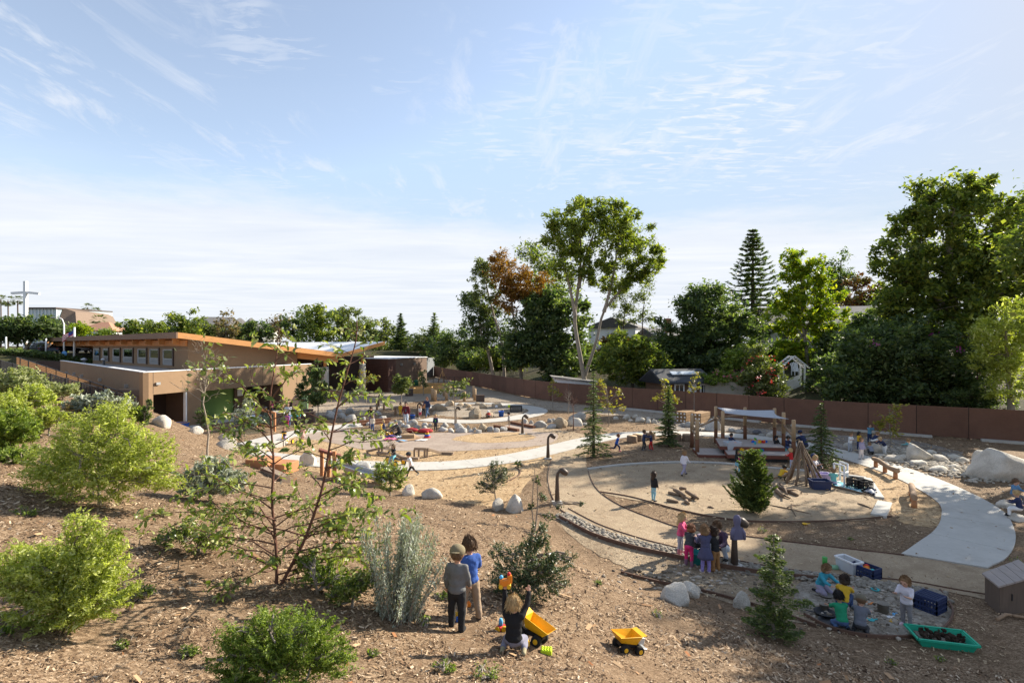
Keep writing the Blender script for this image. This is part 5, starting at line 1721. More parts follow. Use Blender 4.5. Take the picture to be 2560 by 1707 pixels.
meta(o, 'grey shade sail stretched between the deck posts', 'shade sail')
# building bricks on the deck, each toy its own thing
tc_ = [P_RED, P_BLUE, P_YEL, P_GRN, P_ORG, P_TEAL]
nm_ = ['red', 'blue', 'yellow', 'green', 'orange', 'teal']
for k in range(34):
 if k < 24: q = P(random.gauss(1905, 26), random.gauss(1124.5, 3.2), .36)
 else: q = P(random.gauss(1893, 12), random.gauss(1106, 2.6), .56)
 ci = random.randrange(6)
 o = MB().box(q + ZUP * .05, (random.uniform(.08, .2), .09, .10), random.uniform(0, 3))
 s_ = Vector((.04, 0, .11)); o.lathe([(.03, .10), (.03, .13)], q + Vector((-.02, 0, 0)), 8)
 o = o.build('toy_block', tc_[ci], loc=q)
 meta(o, nm_[ci] + ' plastic toy block scattered on the play deck', 'toy block', nm_[ci] + ' toy blocks on the deck')
# bin of blocks
def tub(label, c, w, d, h, rz, m, rim=None, name='storage_bin', cat='bin', taper=.88, th=.02):
 c = Vector(c)
 root = empty(name, c, label, cat)
 R = Matrix.Rotation(rz, 3, 'Z')
 def ring(k, z): return [R @ Vector((x * w / 2 * k, y * d / 2 * k, z)) + c for x, y in ((-1, -1), (1, -1), (1, 1), (-1, 1))]
 o_, i_, ob, ib = ring(1, h), ring(1 - th * 2 / w, h), ring(taper, 0), ring(taper - th * 2 / w, th)
 vs = ob + o_ + i_ + ib
 fs = [(3, 2, 1, 0), (12, 13, 14, 15)]
 for a in range(4):
  b_ = (a + 1) % 4
  fs += [(a, b_, 4 + b_, 4 + a), (4 + a, 4 + b_, 8 + b_, 8 + a), (8 + a, 8 + b_, 12 + b_, 12 + a)]
 MB()._add(vs, fs).build('shell', m, root)
 rm = MB()
 e = ring(1.03, h)
 for a in range(4): rm.bar(e[a], e[(a + 1) % 4], .035, .035)
 rm.build('rim', rim or m, root)
 return root, R
c = P(1831, 1123, .36)
rt, R = tub('clear plastic bin full of coloured blocks on the deck', c, .72, .45, .38, .05, P_CLEAR)
for k in range(26):
 q = c + R @ Vector((random.uniform(-.27, .27), random.uniform(-.15, .15), random.uniform(.06, .34)))
 MB().box(q, (.13, .08, .08), random.uniform(0, 3)).build('block', random.choice(tc_), rt)

# ---- stick tipi, log piles
g0 = P(2012, 1208)
root = empty('stick_tipi', g0, 'tipi of leaning branches in the sand circle', 'stick tipi')
apex = g0 + Vector((-.05, .15, 1.32))
for k in range(13):
 a = k / 13 * 6.283 + random.uniform(-.15, .15)
 r = random.uniform(.55, .8)
 f0 = g0 + Vector((math.cos(a) * r, math.sin(a) * r * .9, 0))
 e = apex + Vector((random.uniform(-.12, .12), random.uniform(-.1, .1), random.uniform(-.1, .35))) + (apex - f0) * .08
 pts = [f0.lerp(e, t) + Vector((random.gauss(0, .02), random.gauss(0, .02), 0)) for t in (0, .3, .6, 1)]
 MB().tube(pts, [.042, .038, .032, .02], 7).build('branch', M_BARK, root)
MB().tube([P(1925, 1196), P(1965, 1188, .25), apex - ZUP * .35], [.04, .05, .035], 7).build('branch', M_LOG, root)
def pile(label, items, name='log_pile', cat='logs', m=None):
 root = empty(name, items[0][0], label, cat)
 for A, B, r in items:
  A, B = Vector(A), Vector(B)
  md = A.lerp(B, .5) + Vector((random.gauss(0, .05), random.gauss(0, .05), .02))
  MB().tube([A, A.lerp(md, .5), md, B], [r * .9, r, r * .95, r * .7], 8).build('log', m or M_BARK, root)
 return root
def PI_(px, py, z=.05): return P(px, py, z)
pile('small campfire pile of logs in the sand circle', [(PI_(1672, 1231), PI_(1700, 1238), .06), (PI_(1686, 1224, .1), PI_(1712, 1240, .12), .075), (PI_(1706, 1236), PI_(1726, 1250), .08), (PI_(1716, 1228, .14), PI_(1745, 1246, .1), .07),
 (PI_(1700, 1222, .16), PI_(1716, 1221, .2), .07), (PI_(1730, 1240), PI_(1742, 1244), .06), (PI_(1738, 1236), PI_(1734, 1248), .05)])
pile('two loose short logs beside the campfire pile', [(PI_(1668, 1250), PI_(1696, 1254), .06), (PI_(1716, 1251), PI_(1722, 1259), .07)])
pile('crooked thick branches lying right of the small cedar', [(PI_(1934, 1211, .08), PI_(1956, 1240, .08), .085), (PI_(1942, 1215), PI_(1994, 1238), .075), (PI_(1960, 1225, .15), PI_(1990, 1224, .1), .045), (PI_(1938, 1228), PI_(1975, 1245), .04), (PI_(1950, 1208), PI_(1968, 1236, .2), .04)], 'branch_pile', 'branches')
pile('thin twigs strewn on the sand right of the small cedar', [(PI_(1925, 1262, .02), PI_(2028, 1284, .02), .018), (PI_(1968, 1268, .02), PI_(2000, 1262, .02), .02), (PI_(2145, 1258, .02), PI_(2178, 1270, .02), .03), (PI_(1980, 1258, .02), PI_(1990, 1290, .02), .015), (PI_(1770, 1268, .02), PI_(1784, 1270, .02), .035)], 'twig_litter', 'twigs')
pile('long dark pole lying along the edge of the blue blanket', [(PI_(2085, 1216, .04), PI_(2174, 1237, .04), .03), (PI_(2080, 1214, .04), PI_(2120, 1222, .04), .03)], 'pole', 'pole')
g0 = GH(2492, 1553)
pile('pale crooked branch lying on the mulch below the wooden chest', [(g0 + ZUP * .03, GH(2530, 1545) + ZUP * .06, .035), (GH(2530, 1545) + ZUP * .05, GH(2575, 1549) + ZUP * .03, .03)], 'fallen_branch', 'branch', M_LOG)

# ---- PVC frame, blanket, crates
g0 = P(2104, 1215)
root = empty('pvc_frame', g0, 'white plastic pipe frame standing on the blue blanket', 'pipe frame')
Cn = [P(2085, 1212), P(2111, 1220), P(2100, 1207), P(2119, 1214)]
tp = [q + ZUP * .86 for q in Cn]
for a, b_ in ((Cn[0], tp[0]), (Cn[1], tp[1]), (Cn[2], tp[2]), (Cn[3], tp[3]), (tp[0], tp[1]), (tp[2], tp[3]), (Cn[0] + ZUP * .1, Cn[2] + ZUP * .1), (Cn[1] + ZUP * .12, Cn[3] + ZUP * .12), (Cn[2] + ZUP * .45, Cn[3] + ZUP * .45), (tp[1] - ZUP * .3, tp[3] - ZUP * .3)):
 MB().tube([a, b_], .035, 10).build('pipe', P_WHT, root)
def cloth(name, label, pts, m, z=.03, n=14, amp=.03, cat='blanket', seed=1):
 """rumpled cloth over a quad of ground points"""
 A, B, C, Dd = [Vector(p) for p in pts]
 r = random.Random(seed)
 ph = [r.uniform(0, 6) for _ in range(6)]
 vs = []
 for j in range(n + 1):
  for i in range(n + 1):
   u, v = i / n, j / n
   p = A * (1 - u) * (1 - v) + B * u * (1 - v) + C * u * v + Dd * (1 - u) * v
   zz = z + amp * abs(math.sin(u * 9 + ph[0] + 2 * math.sin(v * 5 + ph[1])) * math.sin(v * 8 + ph[2]))
   p = p + Vector((.06 * math.sin(v * 8 + ph[3]), .06 * math.sin(u * 9 + ph[4]), zz))
   vs.append(p)
 fs = [(j * (n + 1) + i, j * (n + 1) + i + 1, (j + 1) * (n + 1) + i + 1, (j + 1) * (n + 1) + i) for j in range(n) for i in range(n)]
 o = MB()._add(vs, fs, True).build(name, m, loc=A)
 s_ = o.modifiers.new('thick', 'SOLIDIFY'); s_.thickness = .02; s_.offset = 1
 return meta(o, label, cat)
def print_mat(name, cols, sc):
 m, gg, o = new_mat(name)
 tc = gg.node('ShaderNodeTexCoord')
 vo = gg.node('ShaderNodeTexVoronoi', {'Vector': tc.outputs['Object'], 'Scale': sc})
 s_ = gg.node('ShaderNodeSeparateColor', {0: vo.outputs['Color']})
 cl = gg.ramp(s_.outputs[0], [(i / len(cols), q) for i, q in enumerate(cols)], 'CONSTANT')
 b = gg.node('ShaderNodeBsdfPrincipled', {'Base Color': cl, 'Roughness': .9})
 gg.t.links.new(b.outputs[0], o.inputs[0])
 return m
cloth('blanket', 'pale blue printed blanket spread in the sand circle', [P(2080, 1216), P(2150, 1234), P(2162, 1220), P(2095, 1206)], print_mat('blue_print', [(.12, .38, .52), (.45, .62, .68), (.16, .45, .45), (.5, .6, .62)], 9))
cloth('rumpled_cloth', 'rumpled grey and white cloth at the corner of the blanket', [P(2162, 1232), P(2192, 1242), P(2188, 1228), P(2166, 1222)], print_mat('grey_print', [(.45, .45, .47), (.08, .10, .16), (.6, .6, .6)], 8), amp=.12, cat='cloth', seed=3)
def crate(label, c, w, d, h, rz, m, name='milk_crate'):
 """open lattice milk crate"""
 c = Vector(c)
 root = empty(name, c, label, 'crate')
 R = Matrix.Rotation(rz, 3, 'Z')
 T = lambda x, y, z: R @ Vector((x, y, z)) + c
 for (x0, y0, x1, y1) in ((-1, -1, 1, -1), (1, -1, 1, 1), (1, 1, -1, 1), (-1, 1, -1, -1)):
  b = MB()
  A, B = T(x0 * w / 2, y0 * d / 2, 0), T(x1 * w / 2, y1 * d / 2, 0)
  for z in (.02, h * .35, h * .68, h - .03): b.bar(A + ZUP * z, B + ZUP * z, .02, .035 if z < h - .05 else .06)
  n = 7
  for k in range(n + 1):
   q = A.lerp(B, k / n)
   b.bar(q + ZUP * .01, q + ZUP * (h - .01), .018, .024)
  b.build('side', m, root)
 MB().box(T(0, 0, .012), (w * .98, d * .98, .02), rz).build('bottom', m, root)
 return root
crate('black milk crate tipped on the far side of the blanket', P(2138, 1222), .42, .42, .42, .5, P_BLK)
crate('second black milk crate beside the tipped one', P(2160, 1226), .40, .40, .40, .2, P_BLK)
tub('navy plastic tub in the sand in front of the stick tipi', P(2050, 1222), .68, .44, .34, -.1, P_NAVY)
tub('lilac plastic tub behind the navy one', P(2052, 1200), .62, .42, .28, -.2, pl('lilac', (.42, .36, .58)))

# ---- picnic things on the plaza
cloth('picnic_rug', 'tan fringed rug on the brick plaza', [P(968, 1090), P(1000, 1106), P(1060, 1098), P(1020, 1083)], mat('tan_rug', (.34, .22, .13), .95, .2, 6, .2), amp=.01)
cloth('picnic_blanket', 'yellow patterned blanket with red cushions on the plaza', [P(1022, 1082), P(1065, 1087), P(1082, 1079), P(1030, 1074)], print_mat('yellow_print', [(.45, .32, .06), (.25, .28, .08), (.55, .42, .15)], 6), amp=.05, seed=4)
for lab, px, py, w in (('red cushion on the yellow patterned blanket near the bag', 1030, 1081, .8), ('larger red cushion on the corner of the yellow patterned blanket', 1063, 1083, 1.0)):
 g0 = P(px, py)
 o = MB().ball(g0 + ZUP * .16, (w / 2, w * .36, .15)).build('cushion', mat('red_fabric', (.30, .025, .03), .9, .1), loc=g0)
 meta(o, lab, 'cushion')
g0 = P(1021, 1096)
root = empty('wicker_basket', g0, 'flat wicker basket with a handle on the plaza', 'basket')
MB().box(g0 + ZUP * .13, (.75, .45, .26), .1).build('body', mat('wicker', (.34, .24, .14), .9, .3, 25, .5), root, bevel=.03)
MB().tube([g0 + Vector((-.34, 0, .25)), g0 + Vector((-.2, 0, .48)), g0 + Vector((.2, 0, .48)), g0 + Vector((.34, 0, .25))], .02, 8).build('handle', M_TIMBERD, root)
for lab, px, py, m in (('pink doll blanket on the edge of the tan rug', 975, 1101, P_PINK), ('purple cloth beside the kneeling woman', 978, 1093, pl('violet', (.16, .11, .32))), ('pale blue paper on the brick plaza', 1008, 1103, P_SKY), ('pale paper beside the toy tower', 1054, 1101, P_WHT), ('white cloth by the basket on the plaza', 1004, 1096, P_WHT)):
 g0 = P(px, py)
 cloth('cloth', lab, [g0 + Vector((-.3, -.2, 0)), g0 + Vector((.3, -.15, 0)), g0 + Vector((.28, .2, 0)), g0 + Vector((-.26, .22, 0))], m, amp=.12 if m is not P_SKY and 'paper' not in lab else .01, n=8, cat='cloth' if 'paper' not in lab else 'paper', seed=px)
g0 = P(1068, 1094)
root = empty('toy_tower', g0, 'small stacking toy of red, blue and yellow rings on the plaza', 'toy')
for k, m in enumerate((P_RED, P_BLUE, P_YEL, P_RED)): MB().lathe([(.20 - k * .04, 0), (.20 - k * .04, .10)], g0 + ZUP * k * .10, 12).build('ring', m, root)
def bucket(label, c, r, h, m):
 c = Vector(c)
 root = empty('bucket', c, label, 'bucket')
 MB().lathe([(r * .78, 0), (r, h), (r * 1.05, h), (r * 1.05, h - .03), (r * .95, h - .02), (r * .74, .03)], c, 16).build('pail', m, root)
 MB().tube([c + Vector((-r, 0, h - .02)), c + Vector((-r * .7, -.05, h + r * .6)), c + Vector((r * .7, -.05, h + r * .6)), c + Vector((r, 0, h - .02))], .008, 6).build('handle', M_STEEL, root)
bucket('blue bucket beside the woman in burgundy', P(1031, 1048), .2, .34, P_BLUE)
bucket('blue bucket lying by the child in red', P(1253, 1041), .22, .42, P_BLUE)
bucket('teal bucket the huddled children lean over', P(1741, 1408), .17, .30, P_TEAL)
crate('black crate on the dirt inside the looping path', P(1290, 1029), .95, .6, .5, .1, P_BLK)
for lab, px, py, m in (('green ball on the dirt inside the looping path', 1273, 1019, P_LIME), ('white ball by the pale boulder in the loop', 1241, 1020, P_WHT)):
 g0 = P(px, py); o = MB().ball(g0 + ZUP * .13, .14).build('ball', m, loc=g0); meta(o, lab, 'ball')

# ---- orange framed easel, water table, picnic table near the school
g0 = P(662, 1072)
root = empty('paint_easel', g0, 'orange timber frame easel with a clear painting panel', 'easel')
e0, e1 = P(641, 1068), P(687, 1080)
for q in (e0, e1): MB().bar(q - ZUP * .05, q + ZUP * 1.25, .11, .11).build('post', M_ORANGE, root)
for z in (.25, 1.22): MB().bar(e0 + ZUP * z, e1 + ZUP * z, .10, .12).build('rail', M_ORANGE, root)
MB().bar(e0.lerp(e1, .04) + ZUP * .73, e0.lerp(e1, .96) + ZUP * .73, .02, .84).build('panel', M_GLASS, root)
g0 = P(632, 1040)
root = empty('picnic_table', g0, 'grey picnic table in the green recess', 'table')
MB().box(g0 + ZUP * .62, (1.9, .8, .06), .9).build('top', M_STEEL, root)
for s_ in (-1, 1):
 MB().box(g0 + Matrix.Rotation(.9, 3, 'Z') @ Vector((0, s_ * .75, .36)), (1.9, .28, .05), .9).build('bench', M_STEEL, root)
 MB().box(g0 + Matrix.Rotation(.9, 3, 'Z') @ Vector((s_ * .6, 0, .31)), (.08, 1.5, .06), .9).build('frame', M_BLACK, root)
 MB().box(g0 + Matrix.Rotation(.9, 3, 'Z') @ Vector((s_ * .6, 0, .30)), (.08, .5, .60), .9).build('leg', M_BLACK, root)
g0 = P(628, 1064)
root = empty('play_cart', g0, 'grey play cart with black wheels behind the silver bush', 'cart')
MB().box(g0 + ZUP * .55, (1.3, .7, .3), .3).build('tray', P_WHT, root, bevel=.04)
for s_ in (-1, 1): MB().tube([g0 + Vector((s_ * .5, -.4, .28)), g0 + Vector((s_ * .5, -.3, .28))], .28, 16).build('wheel', P_BLK, root)
MB().box(g0 + ZUP * .3, (1.1, .5, .3), .3).build('chassis', P_BLK, root)
# shopping trolley glimpse inside the first doorway: coloured tub and coats
g0 = P(452, 1068)
tub('yellow and blue tub in the school doorway', g0, .9, .6, .35, .3, P_BLUE, P_YEL)

# ---- slide mound: tower, slide, timber steps, seat wall
g0 = P(815, 1196)
tower = empty('slide_tower', GH(815, 1192), 'small orange timber tower with a metal slide', 'slide')
gz = wloc(tower).z
def TW(px, py, Y): return D(px, py, Y)
Yt = wloc(tower).y
for px, py0 in ((805, 1190), (822, 1186), (836, 1196)):
 b0 = D(px, py0, Yt + (822 - px) * .01)
 MB().bar((b0.x, b0.y, hz(b0.x, b0.y) - .1), (b0.x, b0.y, D(px, 1126, Yt).z), .13, .13).build('post', M_ORANGE, tower)
t0, t1 = D(797, 1124, Yt - .2), D(852, 1140, Yt + .1)
MB().bar(t0, t1, .4, .10).build('top_beam', M_DECKRIM, tower)
sl0, sl1 = D(846, 1162, Yt), D(968, 1222, Yt - 1.2)
sl1.z = hz(sl1.x, sl1.y) + .12
sd = (sl1 - sl0).normalized(); sn = sd.cross(ZUP).normalized()
bd = MB()
bd.bar(sl0, sl1, .5, .03)
bd.build('slide_bed', M_STEEL, tower)
for s_ in (-1, 1): MB().bar(sl0 + sn * s_ * .27 + ZUP * .07, sl1 + sn * s_ * .27 + ZUP * .07, .04, .16).build('slide_side', M_STEEL, tower)
for i, (px, py, w, h) in enumerate(((645, 1172, .85, .30), (688, 1180, .95, .28))):
 g0 = GH(px, py)
 o = MB().box(g0 + Vector((0, .4, h / 2 - .05)), (w, .8, h + .1), -.25).build('timber_step', M_ORANGE, loc=g0, bevel=.02)
 meta(o, ('upper orange timber step on the slide mound', 'lower orange timber step on the slide mound')[i], 'step')
a, b_ = GH(660, 1180), GH(715, 1205)
o = MB().bar(a + ZUP * .06, b_ + ZUP * .06, .25, .25).build('timber_kerb', M_TIMBERD, loc=a)
meta(o, 'grey timber kerb running down beside the orange steps', 'kerb')
a = [GH(600, 1122), GH(640, 1128), GH(700, 1116), GH(712, 1104)]
b = MB()
for p, q in zip(a, a[1:]): b.bar((p.x, p.y, .16), (q.x, q.y, .16), .45, .36)
o = b.build('seat_wall', M_CONC, loc=a[0], bevel=.015)
meta(o, 'low curved concrete seat wall behind the red barked tree', 'wall')

# ---- wooden chest, lower right
A, B, C, Dd = GH(2462, 1505), GH(2500, 1538), GH(2590, 1530), GH(2545, 1490)
z0 = min(q.z for q in (A, B, C, Dd))
root = empty('wooden_chest', B, 'weathered wooden storage chest with a sloping lid', 'chest')
pts = [(q.x, q.y) for q in (A, B, C, Dd)]
hgt = [.58, .56, .72, .74]
MB().prism(pts, z0 - .1, [z0 + h for h in hgt]).build('body', mat('dark_boards', (.13, .095, .072), .85, .2, 4, .15, stretch=(5, 5, .5)), root)
cx_, cy_ = sum(p[0] for p in pts) / 4, sum(p[1] for p in pts) / 4
q = [(cx_ + (x - cx_) * 1.12, cy_ + (y - cy_) * 1.12) for x, y in pts]
zl = [.585, .565, .735, .755]
for k in range(5):
 t0, t1 = k / 5, (k + 1) / 5 - .012
 ed = [Vector(q[0]).lerp(Vector(q[3]), t0), Vector(q[1]).lerp(Vector(q[2]), t0), Vector(q[1]).lerp(Vector(q[2]), t1), Vector(q[0]).lerp(Vector(q[3]), t1)]
 zz = [z0 + zl[0] + (zl[3] - zl[0]) * t0, z0 + zl[1] + (zl[2] - zl[1]) * t0, z0 + zl[1] + (zl[2] - zl[1]) * t1, z0 + zl[0] + (zl[3] - zl[0]) * t1]
 MB().prism([tuple(e) for e in ed], zz, [z + .035 for z in zz]).build('lid_board', M_DECK, root)
MB().box(((A.x + B.x) / 2 + .2, (A.y + B.y) / 2 - .22, z0 + .34), (.02, .03, .14)).build('handle', M_BLACK, root)
# ------------------------------------------------------------------ vegetation
B_GREY = mat('grey_bark', (.26, .22, .18), .9, .3, 3, .4, 20, stretch=(2, 2, .5))
B_PALE = mat('pale_bark', (.28, .235, .185), .9, .3, 2, .35, 20, stretch=(2, 2, .5))
B_DARK = mat('dark_bark', (.09, .065, .05), .95, .3, 3, .4, 20)
B_RED = mat('red_bark', (.125, .058, .038), .7, .3, 8, .3, 30, stretch=(2, 2, .5))

def unit(a):
 return a / (np.linalg.norm(a, axis=1, keepdims=True) + 1e-9)

def leaf_cards(C, size, aspect=.5, droop=0.0, up=.5, axis=None, jitter=1.0, rng=RNG, curve=0.0):
 """one folded diamond (or curved strip) per leaf"""
 n = len(C)
 a = rng.normal(0, 1, (n, 3)) * jitter
 a[:, 2] = a[:, 2] * .7 - droop
 if axis is not None: a = a + axis * 1.2
 a = unit(a)
 nr = rng.normal(0, 1, (n, 3))
 nr[:, 2] = np.abs(nr[:, 2]) + up * 2
 nr = unit(nr - a * (nr * a).sum(1, keepdims=True))
 b = np.cross(nr, a)
 s = (size * np.minimum(rng.lognormal(0, .38, n), 2.2))[:, None]
 w = s * aspect * .5
 if curve <= 0:
  V = np.stack([C - a * s * .5, C + b * w + nr * s * .05, C + a * s * .5, C - b * w + nr * s * .05], 1)
  F_ = np.arange(4 * n).reshape(n, 4)
  return V.reshape(-1, 3), F_
 k = s * curve
 base, tip = C - a * s * .5 - nr * k * .4, C + a * s * .5 - nr * k
 m1, m2 = C - a * s * .15 + nr * k * .25, C + a * s * .22
 V = np.stack([base, m1 + b * w, m2 + b * w * .85, tip, m2 - b * w * .85, m1 - b * w], 1)
 o = np.arange(n)[:, None] * 6
 F_ = np.concatenate([o + [0, 1, 5, 5], o + [1, 2, 4, 5], o + [2, 3, 4, 4]])
 Fq = o + np.array([1, 2, 4, 5])
 return V.reshape(-1, 3), (o + np.array([[0, 1, 5]]), Fq, o + np.array([[2, 3, 4]]))

def leaf_mesh(name, C, size, **kw):
 V, Fc = leaf_cards(C, size, **kw)
 if isinstance(Fc, tuple):
  t = np.concatenate([Fc[0], Fc[2], Fc[1][:, [0, 1, 2]], Fc[1][:, [0, 2, 3]]])
  return np_mesh(name, V, t, True)
 return np_mesh(name, V, Fc)

def clusters(blobs, k, rng=RNG, shell=.5):
 """cluster centres inside ellipsoids (centre, radii), thick towards the outside"""
 vol = np.array([b[1][0] * b[1][1] * b[1][2] for b in blobs]) ** .75
 vol /= vol.sum()
 out = []
 for (c, r), f in zip(blobs, vol):
  n = max(3, int(round(k * f)))
  d = unit(rng.normal(0, 1, (n, 3)))
  q = rng.random(n) ** (1 / 3)
  q = shell + (1 - shell) * q if shell > 0 else q
  q = np.where(rng.random(n) < .25, q * rng.random(n), q)
  out.append(np.asarray(c) + d * q[:, None] * np.asarray(r))
 return np.concatenate(out)

def limb(b, p, q, r0, r1, rng, seg=4, bend=.12, n=6):
 p, q = np.asarray(p, float), np.asarray(q, float)
 L = np.linalg.norm(q - p)
 pts, rad = [], []
 for i in range(seg + 1):
  t = i / seg
  w = p + (q - p) * t
  if 0 < i < seg: w = w + rng.normal(0, bend * L * .35, 3)
  w[2] += math.sin(t * math.pi) * L * bend * .5
  pts.append(w); rad.append(r0 + (r1 - r0) * t)
 b.tube([Vector(w) for w in pts], rad, n, cap=False)

def px_blobs(blobs, Y, deep=.9):
 out = []
 for bl in blobs:
  px, py, rx, ry = bl[:4]
  dy = bl[4] if len(bl) > 4 else 0
  c = D(px, py, Y + dy)
  s = (Y + dy) / F
  out.append((np.array([c.x, c.y, c.z]), np.array([rx * s, rx * s * deep, ry * s])))
 return out

def tree(name, label, base, blobs, leaves, lsize, lm, bark=B_GREY, trunks=None, r0=.25, nleaf=8000, ncl=110, crad=.16, droop=.15, up=.4, aspect=.5, group=None, Y=None, limbs=16,
  cat='tree', shell=.5, seed=None, deep=.9, crown='crown', trunkname='trunk', gap=1.0, curve=0.0, sprig=.22):
 """base: photo pixel of the foot (Y gives the distance); blobs and trunks in photo pixels at that distance"""
 rng = np.random.default_rng(seed if seed is not None else abs(hash(label)) % 10007) if False else np.random.default_rng(sum(ord(ch) * (i + 1) for i, ch in enumerate(label)) % 100003)
 if Y is None:
  g0 = GH(*base)
  Y = g0.y
 else:
  q = D(base[0], base[1], Y)
  g0 = Vector((q.x, q.y, hz(q.x, q.y)))
 root = empty(name, g0, label, cat, group)
 bb = px_blobs(blobs, Y, deep)
 cl = clusters(bb, ncl, rng, shell)
 per = max(4, nleaf // len(cl))
 rmean = np.mean([b[1].mean() for b in bb])
 w = rng.gamma(3, 1 / 3., len(cl)) * gap
 cnt = np.maximum(3, (per * w).astype(int))
 idx = np.repeat(np.arange(len(cl)), cnt)
 sig = crad * rmean * rng.uniform(.6, 1.3, len(cl))
 C = cl[idx] + rng.normal(0, 1, (len(idx), 3)) * sig[idx][:, None] * [1, 1, .65]
 # leaves follow twigs that point outwards from the middle of the plant
 mid = np.average(cl, axis=0) * [1, 1, .5] + np.array([0, 0, g0.z]) * .5
 dr = unit(cl - mid + rng.normal(0, .25, cl.shape) * rmean + np.array([0, 0, .35 * rmean]))
 C = C + dr[idx] * (rng.uniform(-.6, 1, len(idx)) * sprig * rmean * rng.uniform(.5, 1.4, len(cl))[idx])[:, None]
 gz = height(C[:, 0], C[:, 1])
 k_ = C[:, 2] > gz + .02
 add(crown, leaf_mesh(crown, C[k_], lsize, aspect=aspect, droop=droop, up=up, rng=rng, curve=curve, axis=dr[idx][k_] * .5), lm, root)
 # trunk and limbs
 b = MB()
 tr = trunks or [[(base[0], base[1]), (blobs[0][0], blobs[0][1])]]
 nodes = []
 for ti, t in enumerate(tr):
  pts = []
  for i, q in enumerate(t):
   d = D(q[0], q[1], Y)
   if i == 0 and ti == 0: d = Vector((g0.x, g0.y, g0.z - .15))
   pts.append(d + Vector((0, rng.normal(0, .15) if i else 0, 0)))
  pts = catmull(pts, False, 4) if len(pts) > 2 else [pts[0].lerp(pts[1], k / 4) for k in range(5)]
  n = len(pts)
  rr = r0 * (1 if ti == 0 else .72)
  b.tube(pts, [rr * (1.25 if i == 0 else 1) * (1 - .68 * i / (n - 1)) for i in range(n)], 10, cap=False)
  nodes += [(np.array(p), rr * (1 - .68 * i / (n - 1))) for i, p in enumerate(pts) if i > n * .3]
 NP = np.array([q[0] for q in nodes])
 pick = rng.permutation(len(cl))[:limbs]
 ends = []
 for i in pick:
  tgt = cl[i]
  d = np.linalg.norm(NP - tgt, axis=1) + np.maximum(0, NP[:, 2] - tgt[2]) * 2
  j = int(np.argmin(d))
  limb(b, nodes[j][0], tgt, nodes[j][1] * .55, max(.012, nodes[j][1] * .12), rng)
  ends.append((nodes[j][0] * .45 + tgt * .55, nodes[j][1] * .3))
 if ends:
  EP = np.array([e[0] for e in ends])
  for i in rng.permutation(len(cl))[limbs:limbs * 4]:
   d = np.linalg.norm(EP - cl[i], axis=1)
   j = int(np.argmin(d))
   limb(b, EP[j], cl[i], max(.01, ends[j][1] * .5), .008, rng, 3, .1, 4)
 b.build(trunkname, bark, root)
 return root

L_EUC = leaf_mat('leaf_eucalyptus', [(.075, .11, .022), (.14, .185, .032), (.22, .26, .05), (.32, .34, .08)], .50)
L_DARK = leaf_mat('leaf_dark', [(.040, .070, .034), (.072, .112, .050), (.12, .165, .07), (.22, .26, .11)], .50)
L_MID = leaf_mat('leaf_mid', [(.060, .095, .028), (.11, .155, .040), (.19, .23, .055), (.31, .32, .075)], .52)
L_YEL = leaf_mat('leaf_sunlit', [(0.091, 0.156, 0.016), (0.169, 0.247, 0.021), (0.260, 0.325, 0.026), (0.390, 0.364, 0.026)], .5)
L_ORG = leaf_mat('leaf_rust', [(0.130, 0.065, 0.018), (0.247, 0.111, 0.023), (0.325, 0.156, 0.029), (0.104, 0.098, 0.026)], .4)
L_OLV = leaf_mat('leaf_olive', [(.085, .11, .042), (.14, .17, .062), (.21, .24, .09)], .42)
L_SILV = leaf_mat('leaf_silver', [(.24, .27, .20), (.34, .37, .29), (.45, .47, .40), (.30, .34, .24)], .12, .8)
L_LIME = leaf_mat('leaf_coyote', [(.19, .22, .04), (.31, .35, .07), (.44, .48, .13), (.58, .60, .30)], .50)
L_FRESH = leaf_mat('leaf_fresh', [(.075, .12, .018), (.13, .19, .028), (.21, .28, .045), (.34, .40, .10)], .42)
L_TOY = leaf_mat('leaf_glossy', [(.07, .11, .025), (.12, .17, .035), (.20, .25, .05), (.32, .36, .09), (.42, .42, .22)], .38, .34)
L_HOLLY = leaf_mat('leaf_holly', [(0.030, 0.054, 0.021), (0.054, 0.084, 0.033), (0.090, 0.120, 0.053), (0.165, 0.188, 0.090)], .2, .35)
L_AUT = leaf_mat('leaf_autumn', [(.14, .16, .03), (.24, .24, .05), (.34, .29, .06), (.28, .17, .05)], .45)
L_RED = leaf_mat('leaf_redbrown', [(0.103, 0.040, 0.021), (0.172, 0.063, 0.025), (0.115, 0.103, 0.029), (0.069, 0.086, 0.023)], .35)
L_FIR = leaf_mat('leaf_fir', [(.035, .065, .026), (.06, .10, .036), (.10, .145, .05), (.18, .21, .07)], .38)
L_CED = leaf_mat('leaf_cedar', [(.045, .075, .022), (.075, .115, .03), (.125, .165, .045), (.22, .25, .085)], .36)
L_CREAM = leaf_mat('leaf_cream', [(0.253, 0.276, 0.115), (0.391, 0.402, 0.230), (0.184, 0.253, 0.057)], .3, .8)
L_DRY = leaf_mat('leaf_dry', [(0.161, 0.115, 0.069), (0.253, 0.184, 0.103), (0.138, 0.138, 0.057)], .3, .8)

